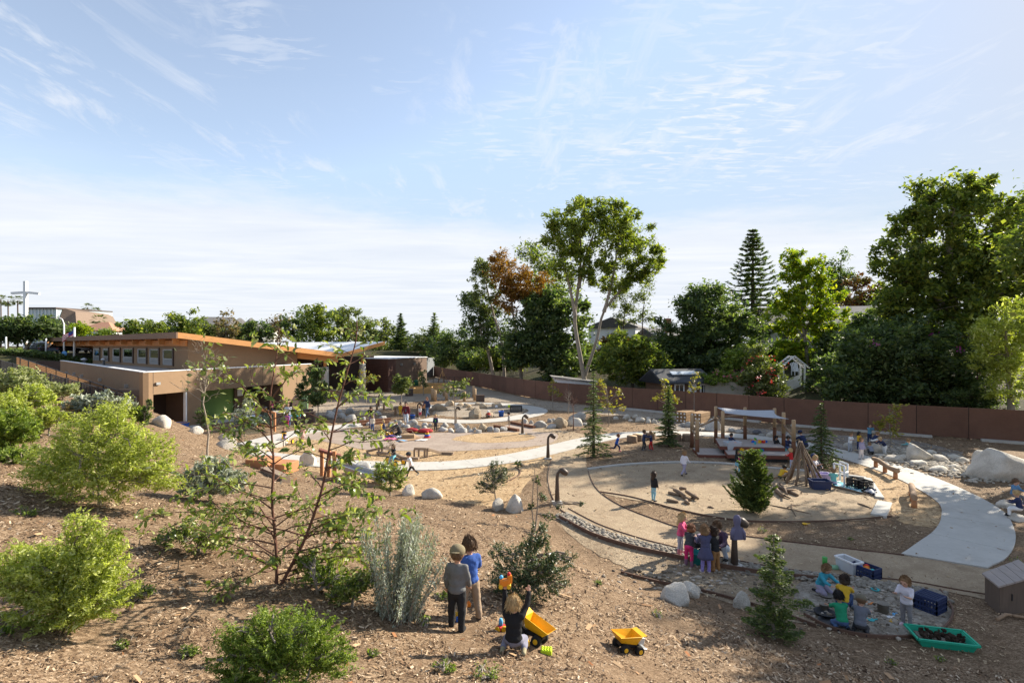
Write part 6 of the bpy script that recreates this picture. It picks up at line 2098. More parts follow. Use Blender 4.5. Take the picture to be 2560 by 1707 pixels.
# ---- behind the yard fence
tree('eucalyptus_tree', 'tallest tree behind the fence with two pale forked trunks and an airy crown', (1466, 962), [(1440, 575, 82, 70), (1560, 600, 72, 72), (1495, 535, 60, 36), (1610, 650, 48, 48), (1425, 670, 55, 45), (1525, 690, 60, 40), (1548, 542, 28, 32), (1590, 700, 40, 30), (1400, 600, 40, 45)],
 None, .42, L_EUC, B_PALE, [[(1466, 962), (1450, 890), (1438, 800), (1446, 720), (1452, 640), (1450, 580)], [(1462, 940), (1492, 850), (1510, 780), (1555, 720), (1590, 665)], [(1447, 720), (1462, 650), (1490, 570)], [(1510, 780), (1530, 700), (1545, 610)], [(1438, 790), (1420, 700), (1400, 640)]],
 .27, 23000, 320, .13, .35, .3, .30, Y=56, limbs=30)
tree('eucalyptus_tree', 'slender rust leaved tree behind the fence with twin trunks', (1304, 942), [(1270, 690, 52, 40), (1335, 722, 52, 42), (1285, 745, 50, 40), (1255, 660, 30, 26)],
 None, .34, L_ORG, B_PALE, [[(1304, 942), (1300, 890), (1290, 830), (1282, 780), (1275, 710)], [(1304, 900), (1318, 830), (1330, 760)]], .24, 12000, 160, .15, .3, .3, .34, Y=66, limbs=18)
tree('eucalyptus_tree', 'olive leaved tree left of the rusty one with an open crown', (1262, 938), [(1212, 700, 36, 38), (1222, 750, 42, 34), (1200, 670, 20, 20)], None, .34, L_OLV, B_GREY,
 [[(1262, 938), (1255, 860), (1235, 790), (1215, 710)]], .24, 4600, 75, .17, .3, .3, .34, Y=68, limbs=14)
tree('eucalyptus_tree', 'dark crooked tree with a leaning trunk at the end of the group', (1238, 936), [(1188, 770, 44, 34), (1200, 830, 52, 44), (1250, 830, 48, 60), (1170, 760, 24, 18)], None, .34, L_DARK, B_PALE,
 [[(1238, 936), (1222, 885), (1205, 840), (1196, 790)]], .28, 9000, 110, .17, .2, .3, .4, Y=70, limbs=16)
tree('broadleaf_tree', 'dense dark green tree filling the gap behind the eucalyptus trunks', (1395, 950), [(1395, 800, 72, 75), (1345, 850, 66, 66), (1400, 900, 70, 45), (1345, 780, 45, 40), (1300, 880, 60, 45)], None, .42, L_DARK, B_DARK, None, .3, 24000, 260, .17, .1, .4, .5, Y=64, limbs=12)
tree('broadleaf_tree', 'light green tree crown showing behind the tall forked tree', (1380, 930), [(1370, 690, 55, 60), (1335, 640, 40, 36), (1400, 740, 50, 45)], None, .38, L_MID, B_GREY, None, .3, 7500, 110, .17, .2, .4, .4, Y=78, limbs=14)
tree('broadleaf_tree', 'thin open tree right of the tall forked trunks', (1590, 900), [(1570, 770, 45, 46), (1610, 740, 30, 36), (1540, 740, 30, 36), (1620, 800, 26, 26)], None, .32, L_OLV, B_DARK, [[(1560, 900), (1560, 830), (1565, 760)], [(1612, 890), (1605, 810), (1612, 740)]], .16, 4200, 80, .17, .2, .3, .4, Y=76, limbs=16)
tree('broadleaf_tree', 'rounded dark green citrus tree just over the fence', (1582, 985), [(1580, 895, 72, 50), (1545, 920, 50, 36), (1620, 925, 48, 40), (1570, 855, 40, 26)], None, .30, L_MID, B_DARK, None, .2, 12000, 150, .17, .05, .5, .5, Y=50, limbs=10)
tree('broadleaf_tree', 'large dense dark green tree beside the norfolk pine', (1775, 960), [(1775, 790, 88, 66), (1720, 830, 72, 62), (1840, 850, 76, 66), (1770, 880, 110, 55), (1690, 880, 60, 55), (1780, 735, 40, 26), (1730, 750, 36, 28)], None, .36, L_DARK, B_DARK, None, .35, 36000, 360, .15, .1, .4, .42, Y=56, limbs=14)
tree('broadleaf_tree', 'sunlit yellow green tree in front of the pale house', (2018, 935), [(1985, 665, 34, 40), (2010, 720, 58, 48), (1990, 790, 66, 52), (2060, 790, 52, 52), (2040, 680, 36, 36), (2010, 860, 62, 50), (2075, 740, 30, 34), (1970, 640, 20, 26), (1975, 890, 44, 34)],
 None, .34, L_YEL, B_PALE, [[(2018, 935), (2012, 870), (2008, 800), (2005, 720), (1995, 660)], [(2010, 840), (2040, 770), (2045, 700)]], .2, 19000, 260, .15, .15, .4, .45, Y=52, limbs=22)
tree('red_tree', 'rust red tree far behind the pale house', (2150, 800), [(2150, 735, 52, 36), (2115, 760, 34, 24), (2180, 750, 40, 30)], None, .5, L_RED, B_DARK, None, .25, 4200, 80, .18, .1, .4, .5, Y=96, limbs=8)
for i, (px, h0) in enumerate(((2103, 630), (2075, 655))):
 tree('pine_tree', ('taller of two distant dark pines above the pale house', 'shorter of two distant dark pines above the pale house')[i], (px, 820), [(px, h0 + 22, 16, 26), (px, h0 + 58, 30, 26), (px + 2, h0 + 90, 36, 22)], None, .55, L_DARK, B_DARK, None, .25, 2600, 60, .2, .0, .4, .4, Y=110, limbs=10)
tree('ficus_tree', 'biggest tree at the right, a broad dense crown high over the fence', (2410, 1040), [(2385, 560, 130, 76), (2290, 640, 96, 66), (2480, 610, 96, 90), (2400, 690, 150, 76), (2370, 480, 84, 36), (2450, 490, 50, 34), (2250, 690, 60, 40), (2540, 700, 70, 90), (2330, 770, 120, 60), (2470, 780, 96, 76), (2235, 560, 26, 24), (2420, 850, 110, 56), (2250, 760, 60, 40)],
 None, .34, L_MID, B_GREY, [[(2410, 1040), (2400, 920), (2395, 800), (2385, 650), (2380, 560)], [(2400, 900), (2440, 780), (2480, 640)], [(2398, 850), (2340, 740), (2290, 650)]], .50, 60000, 640, .12, .1, .6, .45, Y=41, limbs=30)
tree('bougainvillea', 'dark sprawling thicket with a few purple flowers below the biggest tree', (2260, 1040), [(2225, 870, 110, 66), (2330, 910, 120, 70), (2160, 930, 76, 52), (2280, 960, 120, 50), (2150, 970, 60, 36), (2390, 960, 70, 60), (2300, 830, 70, 40), (2100, 950, 40, 46)],
 None, .26, L_DARK, B_DARK, None, .22, 46000, 460, .14, .15, .4, .5, Y=38.5, limbs=16, cat='shrub')
pf = leaf_mat('flower_purple', [(.30, .02, .28), (.42, .05, .36)], .4)
root = [o for o in bpy.data.objects if o.get('label', '').startswith('dark sprawling thicket')][0]
cl = clusters(px_blobs([(2225, 865, 112, 68), (2330, 900, 120, 76)], 38.0), 16, RNG, .95)
C = np.repeat(cl, 14, axis=0) + RNG.normal(0, .16, (14 * len(cl), 3))
C[:, 1] -= 1.5
FLW = add('flowers', leaf_mesh('flowers', C, .12, aspect=.8), pf, root)
tree('olive_tree', 'sunlit silvery green tree at the right edge behind the fence', (2530, 1060), [(2510, 840, 66, 66), (2545, 900, 56, 60), (2480, 900, 50, 50), (2520, 960, 60, 44), (2470, 840, 36, 36), (2570, 800, 50, 60)], None, .20, L_LIME, B_GREY, None, .2, 17000, 220, .15, .1, .5, .36, Y=33.5, limbs=16)
tree('hedge_shrub', 'dark leafy shrub hanging over the fence under the right edge tree', (2440, 1050), [(2440, 985, 46, 34), (2470, 1010, 50, 24), (2395, 1000, 30, 26)], None, .16, L_DARK, B_DARK, None, .06, 5000, 80, .16, .1, .4, .45, Y=35, limbs=8, cat='shrub')
tree('hibiscus_bush', 'round bush with red flowers beside the garden arbor', (1898, 1000), [(1900, 930, 46, 40), (1875, 960, 40, 30), (1925, 965, 40, 30), (1885, 890, 28, 26)], None, .20, L_OLV, B_DARK, None, .08, 8000, 120, .16, .1, .4, .5, Y=43.5, limbs=10, cat='shrub')
rf = leaf_mat('flower_red', [(.45, .02, .02), (.55, .05, .08), (.5, .08, .2)], .4)
root = [o for o in bpy.data.objects if o.get('label', '').startswith('round bush with red')][0]
cl = clusters(px_blobs([(1900, 925, 48, 42), (1875, 955, 42, 32)], 43.0), 16, RNG, .95); cl[:, 1] -= .8
FLW = add('flowers', leaf_mesh('flowers', np.repeat(cl, 12, axis=0) + RNG.normal(0, .14, (12 * len(cl), 3)), .12, aspect=.8), rf, root)
tree('flower_shrub', 'low shrub with pink flowers on top of the garden wall', (1815, 985), [(1810, 945, 36, 20), (1845, 950, 36, 20), (1780, 945, 24, 16)], None, .16, L_FRESH, B_DARK, None, .06, 4200, 70, .16, .1, .4, .5, Y=45.5, limbs=6, cat='shrub')
root = [o for o in bpy.data.objects if o.get('label', '').startswith('low shrub with pink')][0]
cl = clusters(px_blobs([(1812, 940, 40, 20), (1845, 945, 36, 20)], 45.0), 10, RNG, .95); cl[:, 1] -= .5
FLW = add('flowers', leaf_mesh('flowers', np.repeat(cl, 12, axis=0) + RNG.normal(0, .12, (12 * len(cl), 3)), .12, aspect=.8), leaf_mat('flower_pink', [(.55, .10, .25), (.6, .2, .4)], .4), root)
tree('garden_shrub', 'sunlit shrub above the red flowered bush', (1860, 990), [(1862, 880, 34, 30), (1840, 905, 30, 26)], None, .24, L_FRESH, B_DARK, None, .08, 3600, 60, .17, .1, .4, .5, Y=47, limbs=8, cat='shrub')
tree('hedge_shrub', 'dark shrub beside the garden arbor on the right', (2080, 1000), [(2075, 925, 44, 48), (2110, 960, 40, 36), (2045, 960, 26, 30)], None, .24, L_DARK, B_DARK, None, .08, 6000, 90, .17, .1, .4, .5, Y=43, limbs=8, cat='shrub')
tree('garden_tree', 'dark ivy covered tree at the far left end of the yard fence', (1150, 930), [(1150, 865, 48, 46), (1110, 875, 42, 40), (1185, 880, 40, 36)], None, .4, L_DARK, B_DARK, None, .2, 8000, 110, .17, .1, .4, .5, Y=88, limbs=8)
tree('garden_tree', 'pale barked garden tree with sunlit leaves beyond the block wall', (1090, 920), [(1085, 850, 42, 36), (1050, 870, 36, 30), (1100, 885, 40, 26)], None, .42, L_OLV, B_PALE, None, .16, 5000, 90, .17, .1, .4, .5, Y=100, limbs=16)

for i, (px, py, rx, ry, Yd, lm, lab) in enumerate(((1660, 900, 60, 40, 60, L_DARK, 'dark shrubbery behind the brown shed'), (1960, 900, 60, 46, 56, L_DARK, 'dark shrubbery behind the garden arbor'), (2110, 880, 60, 56, 50, L_DARK, 'dark shrubbery between the arbor and the biggest tree'),
  (1250, 895, 60, 30, 74, L_MID, 'green shrubbery behind the leaning trunk'), (1480, 900, 60, 40, 70, L_MID, 'green shrubbery between the pale forked trunks'), (1540, 870, 40, 30, 74, L_RED, 'reddish shrub in front of the white gabled house'), (2190, 820, 60, 50, 58, L_DARK, 'tall dark shrubbery at the side of the pale house'), (1200, 900, 50, 26, 80, L_DARK, 'dark shrubbery above the grey board fence'))):
 tree('garden_shrub', lab, (px, py + ry), [(px, py, rx, ry), (px - rx * .5, py + ry * .4, rx * .6, ry * .6), (px + rx * .5, py + ry * .4, rx * .6, ry * .6)], None, .36, lm, B_DARK, None, .08, 9000, 130, .16, .1, .4, .5, Y=Yd, limbs=8, cat='shrub')
# norfolk pine: tiers of upswept branches
def norfolk(label, px, pyb, pyt, halfw, Y):
 b0, t0 = D(px, pyb, Y), D(px, pyt, Y)
 z0 = hz(b0.x, b0.y)
 root = empty('norfolk_pine', (b0.x, b0.y, z0), label, 'tree')
 H = t0.z - z0
 s = Y / F
 tr = MB(); tr.tube([(b0.x, b0.y, z0 - .2), (b0.x, b0.y, z0 + H * .5), (b0.x, b0.y, t0.z)], [.34, .2, .03], 10)
 tr.build('trunk', B_DARK, root)
 rng = np.random.default_rng(5)
 pts, axs, br = [], [], MB()
 z = z0 + 2.0
 while z < t0.z - .2:
  f = (t0.z - z) / (t0.z - D(px, pyb - 120, Y).z)
  R = halfw * s * min(1.05, f ** .82 * 1.05) + .15
  nb = 9
  a0 = rng.uniform(0, 6.28)
  for k in range(nb):
   a = a0 + k * 6.283 / nb + rng.normal(0, .1)
   Rk = R * rng.uniform(.82, 1.12)
   d = np.array([math.cos(a), math.sin(a), 0])
   base = np.array([b0.x, b0.y, z + rng.normal(0, .05)])
   P_ = [base + d * Rk * t + np.array([0, 0, -.16 * Rk * math.sin(t * 2.2) + .20 * Rk * t ** 3]) for t in np.linspace(0, 1, 6)]
   br.tube([Vector(q) for q in P_], [.05, .045, .04, .03, .02, .01], 5, cap=False)
   m = int(75 * Rk / (halfw * s)) + 10
   tt = rng.uniform(.12, 1.0, m)
   ip = np.array([np.interp(tt, np.linspace(0, 1, 6), [q[i] for q in P_]) for i in range(3)]).T
   side = np.array([-d[1], d[0], 0])
   sg = rng.choice([-1, 1], m)[:, None]
   ln = .42 * (1 - .5 * tt)[:, None]
   c = ip + side * sg * ln * .5 + d * .12 + np.array([0, 0, .05])
   pts.append(c); axs.append(side * sg * 1.3 + d * .9 + np.array([0, 0, .35]))
  z += .62 if f > .25 else .45
 br.build('branches', B_DARK, root)
 C, A = np.concatenate(pts), np.concatenate(axs)
 add('crown', leaf_mesh('crown', C + RNG.normal(0, .06, C.shape), .40, aspect=.32, axis=A, jitter=.35, up=.5), L_FIR, root)
norfolk('tall symmetrical norfolk pine with tiered branches', 1882, 905, 572, 74, 66)

for o in bpy.data.objects:
 if o.name.startswith('flowers'): o['kind'] = 'stuff'
# ---- far tree line beyond the school
FAR = [(330, 826, 40, 20, L_MID, 'dense round green tree over the left part of the school roof'), (385, 828, 36, 17, L_MID, 'low green tree next to the dense round one over the roof'), (462, 808, 42, 30, L_MID, 'tall green tree left of the far white house'),
 (440, 832, 30, 18, L_OLV, 'olive shrubby tree below the tall green one'), (515, 828, 40, 18, L_OLV, 'bushy olive tree in front of the far white house'), (565, 812, 26, 34, L_DRY, 'bare brownish tree in front of the far roofs'),
 (600, 832, 36, 16, L_OLV, 'low brown green tree under the far roofs'), (650, 828, 34, 20, L_DARK, 'dark green tree right of the far pointed roofs'), (700, 815, 34, 28, L_DRY, 'tan leaved tree right of the far roofs'), (745, 808, 34, 28, L_DARK, 'dark tree over the ridge of the school roof'),
 (790, 802, 40, 34, L_MID, 'tall green tree above the white roof'), (835, 815, 44, 34, L_DARK, 'broad dark tree above the white roof'), (870, 796, 34, 34, L_OLV, 'tall olive tree above the white roof'), (905, 825, 36, 26, L_OLV, 'pale olive tree right of the white roof'), (948, 832, 36, 28, L_OLV, 'grey green tree above the brown wing'),
 (1040, 870, 34, 26, L_DARK, 'low dark tree behind the brown wing'), (990, 872, 40, 22, L_OLV, 'bushy growth behind the roof of the brown wing')]
for i, (px, py, rx, ry, lm, lab) in enumerate(FAR):
 Yd = 104 + (i * 37 % 23)
 rg = np.random.default_rng(i)
 ry *= 1.18; py -= 3
 bl = [(px, py, rx, ry)] + [(px + rg.uniform(-.7, .7) * rx, py + rg.uniform(-.5, .7) * ry, rx * rg.uniform(.4, .7), ry * rg.uniform(.4, .7)) for _ in range(4)] + [(px, py + ry * 1.2, rx * 1.1, ry)]
 tree('far_tree', lab, (px, 880), bl, None, .55, lm, B_DARK, None, .22, 3400 if lm is not L_DRY else 1500, 80, .2, .1, .4, .5, Y=Yd, limbs=8, group='trees beyond the school')
# far conifer pair
def conifer(name, label, base, top_py, halfw, lm, Y=None, n=5000, lsize=.12, layers=16, sag=.25, bark=B_DARK, group=None, dens=1.0, bare=.04, aspect=.28, flare=.9):
 if Y is None: g0 = GH(*base); Y = g0.y
 else:
  q = D(base[0], base[1], Y); g0 = Vector((q.x, q.y, hz(q.x, q.y)))
 t0 = D(base[0], top_py, Y)
 rng = np.random.default_rng(sum(ord(ch) * (i + 1) for i, ch in enumerate(label)) % 100003)
 root = empty(name, g0, label, 'tree', group)
 H = t0.z - g0.z
 R0 = halfw * Y / F
 tr = MB()
 pts, axs = [], []
 tr.tube([g0 - ZUP * .1, g0 + ZUP * H * .5, g0 + ZUP * H], [max(.03, H * .02), H * .012, .008], 8, cap=False)
 nb = int(layers * 7)
 for k in range(nb):
  f = bare + (1 - bare) * (k + rng.uniform(0, 1)) / nb      # 0 foot .. 1 top
  R = R0 * (1 - f) ** flare * (rng.uniform(.45, 1.18) if layers > 8 else rng.uniform(.25, 1.2)) * (1 + .18 * math.sin(f * 23 + k)) + .04
  if f < .15: R *= .75 + f * 1.6
  a = k * 2.399 + rng.normal(0, .25)
  d = np.array([math.cos(a), math.sin(a), 0])
  base_ = np.array([g0.x, g0.y, g0.z + f * H])
  rise = .22 * (f - .35)
  P_ = np.array([base_ + d * R * t + np.array([0, 0, R * (rise * t - sag * t * t + .18 * t ** 3)]) for t in np.linspace(0, 1, 5)])
  tr.tube([Vector(q) for q in P_], [max(.006, .012 * R + .004)] * 3 + [.006, .003], 4, cap=False)
  m = max(5, int(n / nb * (R / R0) * 1.9 * dens))
  tt = rng.uniform(.10, 1.05, m)
  ip = np.array([np.interp(tt, np.linspace(0, 1, 5), P_[:, i]) for i in range(3)]).T
  side = np.array([-d[1], d[0], 0])
  sp_ = R * .34 * (1.1 - tt)[:, None] + .03
  c = ip + side * rng.normal(0, 1, (m, 1)) * sp_ * .8 + np.array([0, 0, 1]) * rng.normal(0, .35, (m, 1)) * sp_ * .5
  pts.append(c)
  axs.append(d * .9 + side * rng.normal(0, .7, (m, 1)) + np.array([0, 0, .15]) - np.array([0, 0, sag * .8]))
 tr.build('trunk', bark, root)
 C, A = np.concatenate(pts), np.concatenate(axs)
 k_ = C[:, 2] > height(C[:, 0], C[:, 1]) + .01
 add('crown', leaf_mesh('crown', C[k_], lsize, aspect=aspect, axis=A[k_], jitter=.35, up=.3, rng=rng), lm, root)
 return root
conifer('pine_tree', 'pointed blue green pine standing above the brown wing', (1002, 895), 783, 36, L_FIR, 105, 4000, .6, 14, .15)
conifer('pine_tree', 'dark ragged pine right of the pointed one', (1086, 905), 782, 40, L_DARK, 98, 3200, .6, 12, .1, dens=.9)

# ---- palms and ficus, far left
def palm(label, px, pyc, Y, r):
 c = D(px, pyc, Y)
 z0 = hz(c.x, c.y)
 root = empty('palm_tree', (c.x, c.y, z0), label, 'palm', 'palms near the church')
 MB().tube([(c.x, c.y, z0 - .1), (c.x + .1, c.y, (z0 + c.z) / 2), (c.x, c.y, c.z)], [.24, .17, .15], 8).build('trunk', B_DARK, root)
 rng = np.random.default_rng(int(px))
 V_, F_ = [], []
 R = r * Y / F
 n = 0
 for k in range(34):
  a, el = rng.uniform(0, 6.28), rng.uniform(-.9, 1.2)
  d = np.array([math.cos(a) * math.cos(el), math.sin(a) * math.cos(el), math.sin(el)])
  e = np.array([c.x, c.y, c.z]) + d * R * .55
  sd = np.cross(d, [0, 0, 1]); sd /= np.linalg.norm(sd) + 1e-6
  for j in range(9):
   t = (j - 4) / 4
   tip = e + (d * (1 - .35 * abs(t)) + sd * t * .8) * R * .55 - np.array([0, 0, .14 * R])
   w = np.cross(tip - e, [.1, .2, 1]); w = w / (np.linalg.norm(w) + 1e-6) * R * .05
   V_ += [e - w, e + w, tip + w * .3, tip - w * .3]; F_.append([n, n + 1, n + 2, n + 3]); n += 4
 add('fronds', np_mesh('fronds', np.array(V_), np.array(F_)), L_OLV, root)
for px, py, Y, r, lab in ((2, 748, 150, 15, 'palm at the far left edge beside the cross'), (20, 752, 145, 16, 'middle palm of three left of the cross'), (44, 751, 140, 15, 'palm nearest the cross'), (219, 769, 165, 14, 'taller palm right of the church'), (240, 778, 165, 13, 'shorter palm right of the church'), (248, 802, 128, 20, 'low bushy palm by the clay roofed house')):
 palm(lab, px, py, Y, r)
tree('ficus_tree', 'dark umbrella shaped tree in front of the church', (60, 900), [(70, 815, 66, 26), (35, 825, 44, 28), (115, 830, 40, 24), (80, 838, 60, 18), (10, 835, 36, 24)], None, .4, L_DARK, B_PALE, [[(60, 902), (64, 872), (55, 845)], [(64, 875), (85, 845)]], .35, 14000, 190, .15, .1, .6, .5, Y=72, limbs=14)
tree('street_tree', 'yellow green street tree beside the church roof', (190, 850), [(190, 825, 28, 18), (210, 832, 18, 14)], None, .4, L_YEL, B_DARK, None, .15, 2600, 50, .2, .1, .5, .5, Y=100, limbs=6)
tree('street_shrub', 'green shrub in front of the white flat fronted house', (268, 860), [(268, 835, 22, 12)], None, .4, L_FRESH, B_DARK, None, .1, 1200, 30, .25, .1, .5, .5, Y=105, limbs=4, cat='shrub')
# clipped hedge along the car park
def hedge(label, a, b, w, h, lm, n, size):
 A, B = Vector(a), Vector(b)
 root = empty('hedge', (A.x, A.y, hz(A.x, A.y)), label, 'hedge')
 t = RNG.random(n)
 X = A.x + (B.x - A.x) * t; Y_ = A.y + (B.y - A.y) * t + RNG.uniform(-w / 2, w / 2, n)
 Z = height(X, Y_) + RNG.random(n) ** .6 * h * (1 + .15 * np.sin(t * 40))
 add('foliage', leaf_mesh('foliage', np.c_[X, Y_, Z], size, aspect=.6, up=.6), lm, root)
 s = MB()
 for k in range(12):
  q = A.lerp(B, (k + .5) / 12); z = hz(q.x, q.y)
  s.tube([(q.x, q.y, z - .1), (q.x, q.y, z + h * .7)], .04, 6)
 s.build('stems', B_DARK, root)
a, b_ = D(-10, 890, 64), D(235, 890, 66)
hedge('clipped dark hedge between the school and the car park', a, b_, 1.3, .65, L_DARK, 5000, .2)
a, b_ = D(150, 892, 61.5), D(240, 893, 62)
hedge('row of pale green plants in front of the clipped hedge', a, b_, .8, .6, L_FRESH, 1600, .25)
a, b_ = D(-20, 872, 84), D(170, 872, 86)
hedge('low verge of green plants in the car park', a, b_, 1.2, .6, L_FRESH, 2200, .25)

# ---- young trees and shrubs in the yard
def shrub(label, base, blobs, lsize, lm, nleaf, ncl=90, crad=.10, **kw):
 crad *= .55; ncl = int(ncl * 2.0); kw.setdefault('sprig', .46); lsize *= .78; nleaf = int(nleaf * 1.25)
 blobs = [(b[0], b[1] + b[3] * .06, b[2] * .84, b[3] * .80) for b in blobs]
 kw.setdefault('cat', 'shrub')
 nm = kw.pop('name', 'shrub')
 return tree(nm, label, base, blobs, None, lsize, lm, kw.pop('bark', B_GREY), kw.pop('trunks', None), kw.pop('r0', .03), nleaf, ncl, crad, kw.pop('droop', .0), kw.pop('up', .4), kw.pop('aspect', .36), crown='foliage', trunkname='stems', limbs=kw.pop('limbs', 24), **kw)

conifer('spruce_tree', 'young spruce at the bend of the path with light green tips', (1484, 1142), 928, 54, L_FIR, None, 6500, .11, 13, .34)
conifer('spruce_tree', 'dark young spruce beside the stump seats', (1672, 1116), 962, 38, L_DARK, None, 8000, .11, 15, .32, dens=1.1)
conifer('redwood_tree', 'feathery young redwood at the right corner of the deck', (2053, 1165), 1006, 60, L_FIR, None, 5000, .12, 11, .46)
conifer('cedar_tree', 'bushy light green cedar in the sand circle', (1882, 1282), 1128, 56, L_CED, None, 17000, .08, 22, -.45, dens=1.5, aspect=.35, flare=.55)
conifer('cypress_tree', 'open branched young cypress on the mulch bank', (1934, 1600), 1335, 84, L_CED, None, 13000, .052, 6, .10, dens=1.0, aspect=.35, flare=.75, bark=B_GREY)
# yellow leaved saplings behind the spruces
for lab, base, bl, n in (('sapling with yellow autumn leaves right of the light spruce', (1523, 1066), [(1520, 1010, 22, 24), (1540, 985, 18, 20), (1505, 975, 14, 24), (1555, 1015, 12, 14), (1500, 955, 8, 14)], 420),
      ('sapling with yellow autumn leaves behind the dark spruce', (1664, 1070), [(1663, 985, 20, 22), (1660, 955, 10, 14), (1690, 1000, 12, 14), (1640, 995, 10, 12)], 420),
      ('leggy sapling with yellow leaves against the brown shed', (1735, 1045), [(1735, 960, 14, 18), (1742, 935, 8, 12), (1725, 975, 8, 10)], 160),
      ('small sapling with green yellow leaves against the fence, left', (1382, 1020), [(1382, 975, 14, 14), (1380, 962, 8, 10), (1395, 985, 8, 8)], 260),
      ('sapling with green and yellow leaves against the fence, right', (2228, 1110), [(2225, 1040, 30, 20), (2218, 1065, 26, 16), (2240, 1020, 16, 14), (2235, 1080, 24, 10)], 520),
      ('autumn sapling in front of the porch', (916, 1008), [(912, 940, 14, 22), (930, 945, 16, 14), (905, 965, 12, 14)], 420)):
 tree('sapling', lab, base, bl, None, .16, L_AUT if 'yellow' in lab or 'autumn' in lab else L_MID, B_GREY, None, .04, n, 40, .22, .2, .4, .55, limbs=14, shell=.2)
for lab, base, bl, lm, n in (('round headed young tree in front of the brown wing', (1003, 1010), [(1003, 962, 22, 14), (995, 950, 14, 12), (1015, 955, 14, 12), (1000, 975, 20, 10)], L_OLV, 2600),
       ('slim young tree among the raised planters', (1059, 990), [(1058, 955, 14, 16), (1056, 935, 10, 12)], L_OLV, 500),
       ('dark young tree beside the pale green bin', (767, 1036), [(765, 960, 16, 28), (755, 985, 20, 20), (770, 930, 8, 14), (780, 985, 12, 20)], L_DARK, 1500),
       ('dark young tree in front of the porch column', (796, 1050), [(795, 940, 22, 40), (800, 985, 22, 30), (790, 1000, 20, 20)], L_DARK, 2600),
       ('wispy young willow among the roped posts', (1139, 1062), [(1135, 970, 34, 16), (1155, 960, 22, 12), (1120, 978, 18, 12), (1160, 985, 18, 12)], L_OLV, 700)):
 tree('young_tree', lab, base, bl, None, .20, lm, B_GREY, None, .05, n, 60, .2, .1, .4, .5, limbs=18, shell=.25)
# bare saplings
def bare_tree(label, base, top, spread, leaves=0, bark=B_PALE, r0=.05, lm=None, nb=26, lsize=.14, lean=0, gap_=(0.45, .95)):
 g0 = GH(*base)
 Y = g0.y
 t0 = D(base[0] + lean, top, Y)
 rng = np.random.default_rng(int(base[0] * 7 + base[1]))
 root = empty('bare_sapling', g0, label, 'tree')
 b = MB()
 H = t0.z - g0.z
 pts = [np.array(g0) + (np.array(t0) - np.array(g0)) * t + np.array([rng.normal(0, .02) * H, rng.normal(0, .02) * H, 0]) * (t > 0) for t in np.linspace(0, 1, 9)]
 pts[0][2] -= .1
 b.tube([Vector(p) for p in pts], [r0 * (1 - .85 * i / 8) for i in range(9)], 8, cap=False)
 tips = []
 R = spread * Y / F
 for k in range(nb):
  t = rng.uniform(*gap_)
  p = np.array([np.interp(t, np.linspace(0, 1, 9), [q[i] for q in pts]) for i in range(3)])
  a = rng.uniform(0, 6.28)
  e = p + np.array([math.cos(a), math.sin(a) * .8, rng.uniform(.25, .9)]) * R * (1.1 - t) * rng.uniform(.6, 1.3) * 1.4
  limb(b, p, e, r0 * (1 - .8 * t) * .5, .006, rng, 4, .10, 5)
  for _ in range(3):
   q = p + (e - p) * rng.uniform(.35, .9)
   e2 = q + rng.normal(0, .35, 3) * R * .5 + np.array([0, 0, R * .18])
   limb(b, q, e2, r0 * .10, .004, rng, 3, .10, 4)
   tips.append(e2)
 b.build('trunk', bark, root)
 if leaves:
  T = np.array(tips)
  C = T[rng.integers(0, len(T), leaves)] + rng.normal(0, .10, (leaves, 3))
  add('crown', leaf_mesh('crown', C, lsize, aspect=.7, rng=rng), lm or L_AUT, root)
bare_tree('nearly bare pale sapling in front of the school wall', (520, 1165), 852, 78, 90, B_PALE, .036, L_OLV, 30, .17, -12)
bare_tree('small bare sapling in front of the fence', (1421, 1036), 975, 20, 0, B_GREY, .035, None, 14)
bare_tree('bare red stemmed sapling in front of the fence', (1434, 1078), 980, 28, 0, B_RED, .04, None, 14)
bare_tree('bare whip with dry twigs above the leafy bush', (975, 1190), 1095, 26, 60, B_GREY, .03, L_DRY, 22, .06)

# hillside shrubs
shrub('big bright green bush on the slope below the ramp', (250, 1262), [(250, 1100, 120, 80), (160, 1150, 96, 70), (340, 1140, 96, 80), (250, 1190, 140, 66), (120, 1190, 60, 40), (290, 1040, 60, 42), (390, 1190, 60, 50)], .060, L_LIME, 30000, 420, .14, deep=.75, up=.3)
shrub('bright green bush at the left edge of the slope', (170, 1570), [(150, 1440, 130, 90), (230, 1400, 90, 90), (60, 1430, 90, 80), (250, 1480, 96, 66), (200, 1330, 46, 46), (150, 1510, 130, 46)], .046, L_LIME, 32000, 420, .14, deep=.75, up=.3)
shrub('deep green fine leaved bush at the bottom of the slope', (690, 1720), [(700, 1590, 110, 76), (620, 1640, 90, 70), (790, 1610, 80, 70), (700, 1660, 150, 60), (590, 1600, 44, 44), (840, 1660, 44, 44)], .034, L_FRESH, 30000, 420, .13, deep=.75, up=.3)
shrub('grey leaved shrub behind the red barked tree', (525, 1252), [(525, 1195, 62, 40), (490, 1210, 44, 36), (570, 1205, 40, 34), (530, 1165, 40, 24)], .11, L_SILV, 6000, 130, .16, aspect=.3)
shrub('silver shrub at the end of the ramp fence', (225, 1058), [(225, 1010, 44, 26), (260, 1000, 30, 22), (190, 1025, 40, 26), (300, 1012, 30, 20)], .16, L_SILV, 5200, 110, .17, aspect=.35)
shrub('cream flowered shrub at the left edge below the ramp', (40, 1000), [(40, 950, 56, 36), (80, 965, 40, 34), (5, 960, 40, 40)], .14, L_CREAM, 6000, 120, .17)
shrub('yellow green shrub beneath the cream flowered one', (70, 1032), [(75, 990, 50, 30), (40, 1005, 44, 26), (115, 1005, 30, 22)], .13, L_LIME, 5000, 110, .17)
